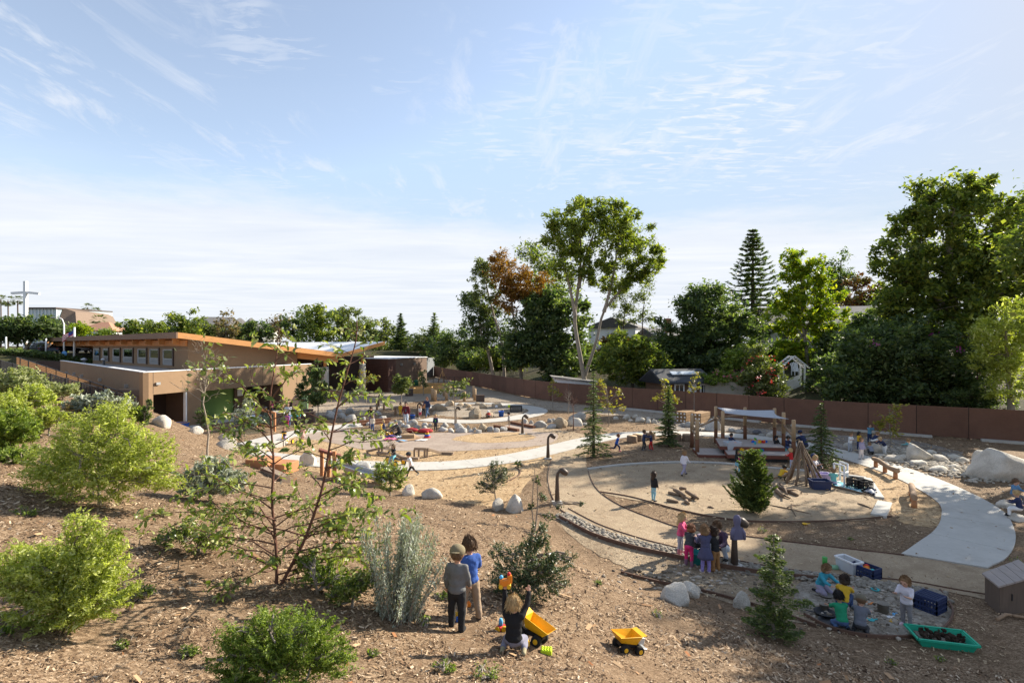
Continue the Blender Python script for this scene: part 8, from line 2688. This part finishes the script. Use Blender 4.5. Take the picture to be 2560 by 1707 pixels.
 ax_ = np.c_[dd[:, 0] * .6, dd[:, 1] * .5 - .15, -1.0 + 0 * dd[:, 2]] @ Mh.T
 if hat is None: add('hair_strands', leaf_mesh('hair_strands', Cs_, hr * .62, aspect=.13, axis=ax_, jitter=.28, up=.0, rng=rg), hm, root)['kind'] = 'stuff'
 if hat is not None:
  b = MB()
  ht = root
  s_ = -1 if hatback else 1
  o = MB().ball(hcw + ur * hr * .38 - fr * hr * .08, (hr * 1.03, hr * 1.10, hr * .86), M=Rhd).build('cap', fab(hat), root)
  o2 = MB().ball(hcw + ur * hr * .34 + fr * hr * s_ * 1.05, (hr * .62, hr * .55, hr * .07), M=Rhd).build('brim', fab(hat), o)
 return dict(root=root, hands=[W(a[2] + a[3] * hd * .5) for a in arms], head=hcw, W=W)

# by the school
person('child in a navy dress standing at the picnic table by the green wall', 632, 1034, 1.12, 20, 'hold', NAVY, BLUE, hair=LTBR, style='bob', dress='short')
person('child in yellow sitting in front of the school door', 667, 1036, .95, 100, 'sit', YEL, CHAR, hair=BROWN)
person('child in a pink top by the school door', 680, 1033, 1.0, 150, 'stand', PINK, CHAR, hair=BROWN, style='bob')
person('woman in a pale grey sweater and jeans walking with children', 720, 1064, 1.66, 200, 'walk', LTG, JEAN, hair=BROWN, style='long', adult=True)
person('woman in an open teal jacket and black trousers', 741, 1071, 1.64, 185, 'walk', TEAL, BLK, hair=DKBR, style='long', adult=True, over=LTG)
person('small child in purple top and red leggings beside two women', 718, 1069, 1.02, 190, 'stand', (.34, .08, .28), (.42, .03, .10), hair=DKBR, skin=SKIN_T)
person('girl in a pale pink sundress walking on the chips', 756, 1109, 1.12, 190, 'walk', (.60, .38, .33), None, shoes=LAV, hair=DKBR, style='short', skin=SKIN_T, sleeve=.1, dress='short')
person('boy in a black tee riding the head on tricycle', 712, 1110, 1.02, 185, 'trike', CHAR, (.4, .3, .42), hair=LTBR, sleeve=.4, seat=.36)
person('woman in a black jacket with orange lanyard bending to a child', 929, 1069, 1.66, 190, 'stoop', BLK, (.18, .14, .22), hair=DKBR, style='long', adult=True, over=ORG)
person('child in a cream hoodie and jeans facing the bending woman', 931, 1079, 1.05, 10, 'stand', CREAM, JEAN, hair=LTBR, style='bob')
person('blond child in navy riding the tricycle on the plaza', 961, 1089, 1.0, 110, 'trike', NAVY, JEAN, hair=BLOND, style='bob', sleeve=.4, seat=.36)
person('woman in a charcoal cardigan kneeling on the picnic rug', 1000, 1092, 1.65, 120, 'kneel', CHAR, BLK, hair=GREYH, style='bun', adult=True)
person('woman in a burgundy cardigan and pale jeans walking', 1015, 1063, 1.68, 185, 'walk', BURG, (.45, .52, .62), hair=BLKH, style='bun', adult=True, over=(.10, .12, .14))
person('child in yellow behind the play table', 1001, 1039, 1.02, 200, 'stand', YEL, YEL, hair=DKBR)
person('woman in a navy coat and jeans walking past a lamp', 1068, 1043, 1.62, 150, 'walk', NAVY, (.10, .17, .30), hair=AUBURN, style='long', adult=True)
person('child in an orange top behind the woman in navy', 1059, 1036, 1.05, 190, 'stand', (.60, .28, .12), CHAR, hair=AUBURN)
person('toddler in a white top and pink shorts', 1050, 1043, .88, 185, 'stand', WHT, (.45, .08, .12), hair=LTBR, style='bob', leg=.5, sleeve=.4)
person('blond child in navy with a green print jumping among boulders', 1089, 1077, 1.08, 180, 'stand', NAVY, CHAR, hair=BLOND, over=(.08, .45, .06))
person('child in red with a white hat sitting by the tan boulder', 1224, 1045, .92, 150, 'squat', RED, GREY, hair=BLOND, hat=WHT)
person('boy in a grey shirt and black cap standing on the plank bridge', 1273, 1071, 1.08, 100, 'stand', (.34, .34, .33), KHAKI, shoes=SKYB, hair=DKBR, leg=.6, hat=BLK)
person('curly haired girl in black on the tricycle behind the bush', 985, 1162, 1.05, 160, 'trike', BLK, SKYB, hair=BROWN, style='curly', seat=.36)
person('boy in a white tee and black cap running across the chips', 1028, 1193, 1.14, 105, 'stride', WHT, BLK, shoes=(.45, .47, .45), hair=DKBR, sleeve=.4, hat=CHAR, tw='slim')
# around the deck and circle
person('girl in a blue top running past the spruce', 1541, 1129, 1.05, 265, 'run', BLUE, NAVY, shoes=PINK, hair=AUBURN, style='tail', sleeve=.1)
person('boy in dark blue raising his arms by the stumps', 1609, 1126, 1.12, 265, 'dance', (.03, .045, .10), CHAR, shoes=GREY, hair=BROWN)
person('boy in navy with red trousers', 1628, 1126, 1.05, 80, 'dance', NAVY, RED, shoes=GREY, hair=LTBR)
person('girl in a white and black raglan top walking into the circle', 1710, 1188, 1.12, 300, 'walk', (.66, .64, .70), (.33, .30, .40), hair=LTBR, style='bob')
person('girl in a black jacket with very long dark hair and blue leggings', 1634, 1253, 1.08, 300, 'stand', BLK, (.26, .50, .60), hair=DKBR, style='long', tw='slim')
person('girl in a black jacket over pink with blue leggings by the cedar', 1844, 1183, 1.08, 200, 'stand', BLK, (.22, .50, .62), hair=BLKH, style='long', skin=SKIN_T, over=HOTP, tw='slim')
person('boy sitting on the deck behind the clear bin', 1825, 1117, 1.0, 190, 'sit', NAVY, CHAR, hair=BLKH, skin=SKIN_T, z=.36)
person('black haired girl in mint trousers sitting on the deck edge', 1939, 1136, 1.02, 180, 'sit_edge', BLK, MINT, hair=BLKH, style='long', skin=SKIN_T, z=.0, seat=.37)
person('boy in navy and jeans sitting on the deck edge', 1968, 1139, 1.08, 190, 'sit_edge', NAVY, JEAN, hair=BLKH, skin=SKIN_T, z=.0, seat=.37)
person('blond toddler in red with patterned leggings at the deck edge', 1979, 1174, .98, 40, 'hold', RED, (.40, .42, .52), hair=BLOND, style='bob', tw='slim')
person('boy in a yellow top crouching by the leaning branches', 1950, 1201, 1.02, 290, 'crouch', YEL, (.10, .10, .06), hair=BLKH, skin=SKIN_T)
person('adult in navy and cap squatting behind the stick tipi', 2030, 1190, 1.66, 160, 'squat', (.03, .035, .06), CHAR, hair=DKBR, adult=True, hat=NAVY)
person('blond boy in a white printed tee holding a stick', 2035, 1203, 1.10, 220, 'hold', (.66, .64, .68), (.36, .36, .40), hair=BLOND, style='bob', sleeve=.4)
person('girl in an aqua dress kneeling on the blanket', 2084, 1214, 1.05, 330, 'kneel', AQUA, (.45, .40, .55), hair=LTBR, style='bob')
person('adult in navy and cap sitting behind the redwood', 2014, 1125, 1.66, 20, 'squat', NAVY, CHAR, hair=DKBR, adult=True, hat=NAVY)
# by the stream bed
person('boy in a white tee and grey trousers beside the path', 2125, 1130, 1.05, 200, 'hold', WHT, (.36, .38, .42), hair=LTBR, sleeve=.4)
person('child in yellow behind the girl in lavender', 2147, 1124, .98, 200, 'stand', YEL, NAVY, hair=BLKH, style='curly', skin=SKIN_D)
person('girl in a lavender top and pale trousers on the path', 2153, 1149, 1.10, 195, 'stand', LAV, (.62, .56, .54), hair=LTBR, style='bob')
person('boy in a blue jumper drinking by the fence', 2174, 1106, 1.10, 180, 'drink', (.10, .25, .36), NAVY, hair=BROWN)
person('boy in navy and white shorts crouching on the boulder', 2181, 1130, 1.02, 260, 'crouch', NAVY, WHT, hair=LTBR, leg=.5, rise=.45)
person('child in a grey top squatting in front of the boulder', 2180, 1137, .98, 350, 'crouch', (.22, .24, .30), CHAR, hair=LTBR)
person('child in navy and white trousers bending by the boulder', 2212, 1137, 1.05, 100, 'stoop', NAVY, WHT, hair=BLOND)
person('child in a teal top leaning on the round pale boulder', 2280, 1149, 1.05, 20, 'lean', (.10, .30, .35), GREY, hair=LTBR)
person('boy in a blue jacket sitting on the flat white stone', 2534, 1266, 1.08, 190, 'sit_edge', (.10, .22, .38), GREY, shoes=BLUE, hair=BROWN, z=0, seat=.34)
person('child in a navy tee with white lettering sitting with back turned', 2549, 1300, 1.08, 40, 'sit_edge', NAVY, WHT, hair=BLOND, z=0, seat=.30, words='Qua')
# huddle by the cobbles
person('blond girl in a pink jacket and pink boots', 1701, 1388, 1.14, 240, 'hold', PINK, (.38, .38, .44), hair=BLOND, style='curly', hi=True, boots=(.62, .22, .25), tw='slim')
person('girl in a charcoal top and pink leggings bending over the bucket', 1722, 1417, 1.10, 330, 'stoop', CHAR, HOTP, hair=AUBURN, style='bob', hi=True, boots=(.22, .12, .18), tw='slim')
person('child in a dark cap at the back of the huddle', 1744, 1398, 1.02, 190, 'stoop', (.30, .26, .36), CHAR, hair=BROWN, hi=True, hat=BLK)
person('girl in a striped navy dress with lilac leggings, back turned', 1764, 1432, 1.16, 5, 'hold', (.075, .075, .14), LILAC, shoes=(.45, .40, .40), hair=LTBR, style='bob', hi=True, dress='long')
person('boy in a black vest and rust brown trousers', 1789, 1429, 1.10, 30, 'hold', BLK, BROWNP, shoes=BROWNP, hair=DKBR, style='bob', hi=True)
person('woman in a dark purple jacket crouching with sunglasses', 1808, 1394, 1.66, 130, 'squat', (.075, .05, .085), (.50, .55, .62), hair=BROWN, style='tail', hi=True, adult=True)
# mud pit
person('child in a teal fleece kneeling in the mud with a shovel', 2050, 1480, 1.06, 200, 'kneel', (.05, .32, .42), (.33, .30, .40), hair=LTBR, style='bob', hi=True)
person('child in a yellow tee crouching in the mud', 2108, 1522, 1.04, 320, 'squat', YEL, (.04, .07, .16), hair=DKBR, style='bob', skin=SKIN_T, sleeve=.4, hi=True)
person('child in a green striped vest with red sleeves sitting at the edging', 2106, 1576, 1.04, 350, 'kneel', (.02, .26, .13), JEAN, hair=BLKH, skin=SKIN_T, hi=True, sleeve=.4)
person('child in a grey tee and olive cap sitting beside the green vest', 2150, 1582, 1.04, 320, 'kneel', (.14, .15, .18), CHAR, hair=BROWN, hi=True, hat=(.16, .14, .10), sleeve=.4)
person('girl in a white tee and grey leggings standing in the mud', 2266, 1566, 1.02, 120, 'hold', (.62, .60, .66), (.22, .21, .22), shoes=(.65, .5, .55), hair=LTBR, style='bob', sleeve=.4, hi=True, tw='slim')
# foreground boys
person('boy in a grey sweatshirt, black trousers and olive cap worn backwards', 1142, 1576, 1.16, -12, dict(lean=2, hip=(5, -6), knee=(4, 6), arm=((4, 14, 12), (10, 10, 25)), head=14, spread=5), (.155, .155, .155), (.022, .022, .024), hair=BROWN, hi=True, hat=(.20, .165, .10), hatback=True)
person('boy in a blue tee and khaki trousers facing away', 1176, 1548, 1.18, 28, dict(lean=4, hip=(8, -8), knee=(6, 10), arm=((10, 20, 20), (12, 16, 45)), head=20, spread=6), (.04, .10, .34), (.33, .24, .165), shoes=CHAR, hair=BROWN, hi=True, sleeve=.42)
kb = person('blond boy in black kneeling with a toy held high', 1284, 1630, 1.03, -8, 'kneel_up', (.016, .016, .018), (.20, .20, .26), shoes=(.30, .26, .16), hair=BLOND, hi=True)
# toy in the raised hand
tp_ = kb['hands'][0]
root = empty('toy_digger', tp_, 'orange toy digger with blue and red knobs held up by the kneeling boy', 'toy')
MB().box(tp_ + ZUP * .05, (.13, .07, .08), .2).build('body', P_ORG, root, bevel=.01)
MB().box(tp_ + Vector((.06, .01, .09)), (.05, .06, .10), .3).build('cab', P_ORG, root, bevel=.008)
MB().ball(tp_ + Vector((-.045, 0, .115)), .026).build('knob', P_SKY, root)
MB().ball(tp_ + Vector((.05, 0, .155)), .024).build('knob', P_RED, root)
for s_ in (-.05, .05): MB().tube([tp_ + Vector((s_, -.05, .01)), tp_ + Vector((s_, .05, .01))], .026, 12).build('wheel', P_YEL, root)
# ------------------------------------------------------------------ toys and mud kitchen things
# dump trucks
def dump_truck(label, px, py, rz, s=1.0, tip=0.0):
 g0 = GH(px, py)
 root = empty('toy_dump_truck', (0, 0, 0), label, 'toy truck')
 T = lambda x, y, z: Vector((x * s, y * s, z * s))
 MB().box(T(0, 0, .115), tuple(q * s for q in (.36, .10, .05))).build('chassis', P_BLK, root)
 # bed: open tray of sheet metal, higher at the front with a canopy lip
 def bedpt(x, y, z):
  ct, st = math.cos(tip), math.sin(tip)
  X, Z = x + .16, z - .14
  return T(-.16 + X * ct - Z * st, y, .14 + X * st + Z * ct)
 w0, w1 = .085, .145
 out_ = [(-.19, -w0, .15), (.10, -w0, .15), (.10, w0, .15), (-.19, w0, .15), (-.27, -w1, .245), (.13, -w1, .30), (.13, w1, .30), (-.27, w1, .245), (.21, -w1, .325), (.21, w1, .325)]
 th = .008
 inn = [(-.185, -w0 + th, .16), (.092, -w0 + th, .16), (.092, w0 - th, .16), (-.185, w0 - th, .16), (-.268, -w1 + th, .247), (.122, -w1 + th, .302), (.122, w1 - th, .302), (-.268, w1 - th, .247)]
 vs = [bedpt(*q) for q in out_ + inn]
 fs = [(0, 3, 2, 1), (0, 1, 5, 4), (2, 3, 7, 6), (1, 2, 6, 5), (3, 0, 4, 7), (5, 6, 9, 8), (6, 5, 8, 9)[::1],
  (10, 11, 12, 13), (10, 14, 15, 11), (12, 16, 17, 13), (11, 15, 16, 12), (13, 17, 14, 10), (4, 5, 15, 14), (5, 6, 16, 15), (6, 7, 17, 16), (7, 4, 14, 17)]
 fs.pop(6)
 o = MB()._add(vs, fs).build('bed', mat('truck_yellow', (.74, .40, .012), .45, .10, 9, .08, dirt=(.42, .24, .04)), root)
 sd = o.modifiers.new('t', 'SOLIDIFY'); sd.thickness = .004 * s
 cab = MB().box(T(.21, .02, .20), tuple(q * s for q in (.11, .15, .10))).build('cab', mat('truck_cab', (.55, .54, .50), .5, .1, 9, .05), root, bevel=.008 * s)
 MB().box(T(.266, .02, .215), tuple(q * s for q in (.006, .11, .05))).build('windscreen', P_BLK, cab)
 MB().box(T(.24, 0, .11), tuple(q * s for q in (.10, .24, .03))).build('bumper', M_STEEL, root, bevel=.005 * s)
 for x in (-.12, .16):
  for sy in (-1, 1):
   wl = MB().tube([T(x, sy * .075, .075), T(x, sy * .085, .075), T(x, sy * .135, .075), T(x, sy * .145, .075)], [.062 * s, .075 * s, .075 * s, .062 * s], 16).build('wheel', M_TYRE, root)
   MB().tube([T(x, sy * .14, .075), T(x, sy * .150, .075)], .035 * s, 12).build('hub', P_YEL, wl)
 root.location = g0
 # lie with the slope
 e = .15
 nx_, ny_ = (hz(g0.x + e, g0.y) - hz(g0.x - e, g0.y)) / (2 * e), (hz(g0.x, g0.y + e) - hz(g0.x, g0.y - e)) / (2 * e)
 up = Vector((-nx_, -ny_, 1)).normalized()
 root.rotation_euler = (up.to_track_quat('Z', 'Y').to_matrix() @ Matrix.Rotation(rz, 3, 'Z')).to_euler()
 q = up.rotation_difference(ZUP)
 root.rotation_euler = (ZUP.rotation_difference(up).to_matrix() @ Matrix.Rotation(rz, 3, 'Z')).to_euler()
 return root
dump_truck('yellow toy dump truck standing alone on the mulch', 1565, 1628, math.radians(22), .95)
dump_truck('yellow toy dump truck with its bed tipped beside the kneeling boy', 1328, 1604, math.radians(150), .95, .12)
# loose building bricks near the boys
def duplo(label, g0, sx, sy, m, rz=0.3, name='toy_brick'):
 root = empty(name, g0, label, 'toy brick')
 u_ = .035
 R = Matrix.Rotation(rz, 3, 'Z')
 MB().box(Vector(g0) + ZUP * .03, (sx * u_, sy * u_, .06), rz).build('body', m, root, bevel=.003)
 for i in range(sx):
  for j in range(sy):
   q = Vector(g0) + R @ Vector(((i - (sx - 1) / 2) * u_, (j - (sy - 1) / 2) * u_, .058))
   MB().lathe([(.012, 0), (.012, .014)], q, 10).build('stud', m, root)
 return root
duplo('lime green studded toy brick on the mulch', GH(1366, 1634), 4, 3, P_LIME, -.15)
duplo('yellow studded toy brick on the tipped truck', GH(1312, 1620) + ZUP * .03, 3, 2, P_YEL, .4)
duplo('yellow toy brick by the boy\'s feet', GH(1142, 1546), 2, 2, P_YEL, .2)
duplo('blue toy brick by the boy\'s feet', GH(1146, 1556), 2, 2, P_BLUE, .1)
duplo('red toy brick by the boy\'s feet', GH(1150, 1558), 1, 2, P_RED, .5)
duplo('orange toy brick behind the boy in khaki trousers', GH(1170, 1516), 2, 2, P_ORG, .5)
g0 = GH(1252, 1578)
root = empty('toy_car', g0, 'small red and yellow toy car with a blue driver beside the kneeling boy', 'toy car')
MB().box(g0 + ZUP * .05, (.12, .08, .06), .9).build('body', P_RED, root, bevel=.01)
MB().lathe([(.03, .07), (.03, .14), (.02, .17)], g0, 12).build('driver', P_SKY, root)
MB().tube([g0 + Vector((-.05, -.06, .04)), g0 + Vector((-.03, -.03, .04))], .04, 12).build('wheel', P_YEL, root)
MB().tube([g0 + Vector((.05, -.05, .04)), g0 + Vector((.04, -.02, .04))], .04, 12).build('wheel', P_YEL, root)

# mud pit things
crate('navy milk crate upside down beside the girl in white', GH(2325, 1525), .42, .40, .32, .5, P_NAVY)
MBc = GH(2325, 1525)
o = [x for x in bpy.data.objects if x.get('label') == 'navy milk crate upside down beside the girl in white'][0]
b = MB()
for k in range(9):
 x = -.19 + k * .0475
 R = Matrix.Rotation(.5, 3, 'Z')
 b.bar(R @ Vector((x, -.19, .315)) + MBc, R @ Vector((x, .19, .315)) + MBc, .014, .02)
 y = -.18 + k * .045
 b.bar(R @ Vector((-.20, y, .312)) + MBc, R @ Vector((.20, y, .312)) + MBc, .014, .018)
b.build('bottom_grid', P_NAVY, o)
rt, R = tub('white translucent tub on the gravel path', P(2122, 1428), .30, .50, .30, .30, P_CLEAR, P_WHT)
MB().box(P(2122, 1428) + Vector((.03, -.05, .09)), (.18, .28, .13), .3).build('contents', pl('olive', (.25, .24, .08)), rt)
crate('navy crate full of toys beside the white tub', P(2164, 1440), .34, .52, .27, .45, P_NAVY)
for k in range(7):
 q = P(2164, 1440) + Vector((random.uniform(-.10, .10), random.uniform(-.14, .14), .17 + random.uniform(0, .06)))
 o = MB().ball(q, (.07, .05, .05)).build('toy', random.choice(tc_), loc=q)
 meta(o, 'small plastic toy heaped in the navy crate', 'toy', 'toys in the navy crate')
g0 = P(2062, 1418)
root = empty('rubber_boots', g0, 'green rubber boot standing on the gravel path', 'boot')
MB().tube([g0 + Vector((0, 0, .05)), g0 + Vector((0, 0, .26))], [.055, .06], 12).build('shaft', P_GRN, root)
MB().ball(g0 + Vector((.07, -.02, .04)), (.11, .05, .05)).build('foot', P_GRN, root)
root.name = 'rubber_boot'
g0 = P(2080, 1422)
root = empty('rubber_boot', g0, 'pale green rubber boot lying on its side', 'boot')
MB().tube([g0 + Vector((-.06, 0, .05)), g0 + Vector((.12, -.03, .05))], [.055, .06], 12).build('shaft', pl('mint', (.22, .42, .26)), root)
MB().ball(g0 + Vector((-.07, .04, .04)), (.05, .10, .045)).build('foot', pl('mint', (.22, .42, .26)), root)
M_PAN = mat('sooty_pan', (.06, .06, .065), .45, .2, 6, .1, metal=.5)
M_POT = mat('dull_pot', (.30, .27, .23), .5, .2, 6, .1, metal=.4)
def pan(label, px, py, r, h, m, handle=True, name='pan'):
 g0 = GH(px, py)
 root = empty(name, g0, label, name)
 MB().lathe([(r * .85, .0), (r, h), (r * 1.04, h), (r * .96, h - .005), (r * .82, .012)], g0 + ZUP * .015, 20).build('bowl', m, root)
 if handle: MB().bar(g0 + Vector((-r, .02, h)), g0 + Vector((-r - .16, .06, h + .02)), .03, .015).build('handle', m, root)
pan('sooty frying pan in the mud behind the child in green', 2062, 1540, .20, .07, M_PAN)
pan('black wok lid lying on the edging beside the child in green', 2076, 1562, .21, .05, M_PAN, False)
pan('small tin pot in the mud by the yellow shirt', 2060, 1528, .09, .13, M_POT, False, 'pot')
pan('round grey mud bowl in front of the child in blue', 2064, 1492, .14, .04, M_POT, True)
pan('grey metal pot on its side in the middle of the mud', 2208, 1532, .11, .18, M_POT, False, 'pot')
for lab, px, py, m, sc in (('mint green plastic dish in the mud', 2188, 1478, P_TEAL, .09), ('blue plastic scoop in the mud', 2230, 1538, P_SKY, .06), ('yellow toy scoop in the mud', 2230, 1556, P_YEL, .06), ('orange sand mould in the mud', 2172, 1510, P_ORG, .06), ('white scrap in the mud', 2222, 1544, P_WHT, .06),
      ('teal toy near the grey shirted child', 2177, 1552, P_TEAL, .07), ('red toy cup on the deck steps sand', 1912, 1163, P_RED, .08), ('yellow flower toy on the mulch', 2012, 1311, P_YEL, .08), ('yellow tractor toy by the left posts of the deck', 1725, 1103, P_YEL, .12)):
 g0 = GH(px, py)
 root = empty('plastic_toy', g0, lab, 'toy')
 MB().lathe([(sc * .7, 0), (sc, sc * .5), (sc * .9, sc * .55), (sc * .5, .02)], g0, 12).build('cup', m, root)
 MB().bar(g0 + Vector((sc * .8, 0, sc * .4)), g0 + Vector((sc * 2.2, .03, sc * .35)), .02, .015).build('handle', m, root)
# green tray of pine cones
g0 = GH(2352, 1606)
rt, R = tub('green plastic tray filled with dark pine cones', g0, .92, .52, .14, -.25, pl('tray_green', (.02, .36, .22)), taper=.86)
MB().box(g0 + ZUP * .05, (.72, .38, .06), -.25).build('soil', M_MUD, rt)
cone = MB()
for k in range(6): cone.lathe([(.012, k * .014), (.042 - abs(k - 2) * .007, k * .014 + .004), (.010, k * .014 + .012)], (0, 0, 0), 9)
cme = cone.mesh('pine_cone'); cme.materials.append(mat('pine_cone_brown', (.055, .035, .024), .9, .3, 20, .3))
for k in range(46):
 q = g0 + Matrix.Rotation(-.25, 3, 'Z') @ Vector((random.uniform(-.33, .33), random.uniform(-.16, .16), .09 + random.uniform(0, .07)))
 o = bpy.data.objects.new('pine_cone', cme)
 o.location = q
 o.rotation_euler = (random.uniform(0, 3), random.uniform(0, 3), random.uniform(0, 3))
 COL.objects.link(o)
 meta(o, 'dark pine cone heaped in the green plastic tray', 'pine cone', 'pine cones in the green tray')

# tricycles
def trike(label, g0, rz, s=1.0):
 root = empty('tricycle', (0, 0, 0), label, 'tricycle')
 T = lambda x, y, z: Vector((x * s, y * s, z * s))
 MB().tube([T(-.32, 0, .2), T(-.1, 0, .22), T(.18, 0, .36), T(.28, 0, .55)], [.028 * s] * 4, 10).build('frame', P_YEL, root)
 MB().tube([T(.34, 0, .17), T(.28, 0, .42), T(.25, 0, .68)], [.022 * s] * 3, 10).build('fork', P_YEL, root)
 MB().tube([T(.22, -.22, .70), T(.25, 0, .68), T(.22, .22, .70)], [.018 * s] * 3, 8).build('handlebar', P_YEL, root)
 MB().ball(T(-.12, 0, .33), (.15 * s, .11 * s, .04 * s)).build('seat', P_BLK, root)
 MB().tube([T(-.34, -.26, .14), T(-.34, .26, .14)], .018 * s, 8).build('axle', P_YEL, root)
 for x, y, r in ((.34, 0, .19), (-.34, .27, .14), (-.34, -.27, .14)):
  wl = MB().tube([T(x, y - .025, r), T(x, y + .025, r)], r * s, 18).build('wheel', P_BLK, root)
  MB().tube([T(x, y - .03, r), T(x, y + .03, r)], r * .72 * s, 14).build('hub', P_YEL, wl)
 root.location = g0
 root.rotation_euler = (0, 0, rz)
 return root
trike('yellow tricycle seen head on by the seat wall', P(712, 1112), math.radians(-95))
trike('yellow tricycle on the brick plaza', P(962, 1090), math.radians(160))
trike('yellow tricycle on the concrete path behind the leafy bush', P(985, 1163), math.radians(150))
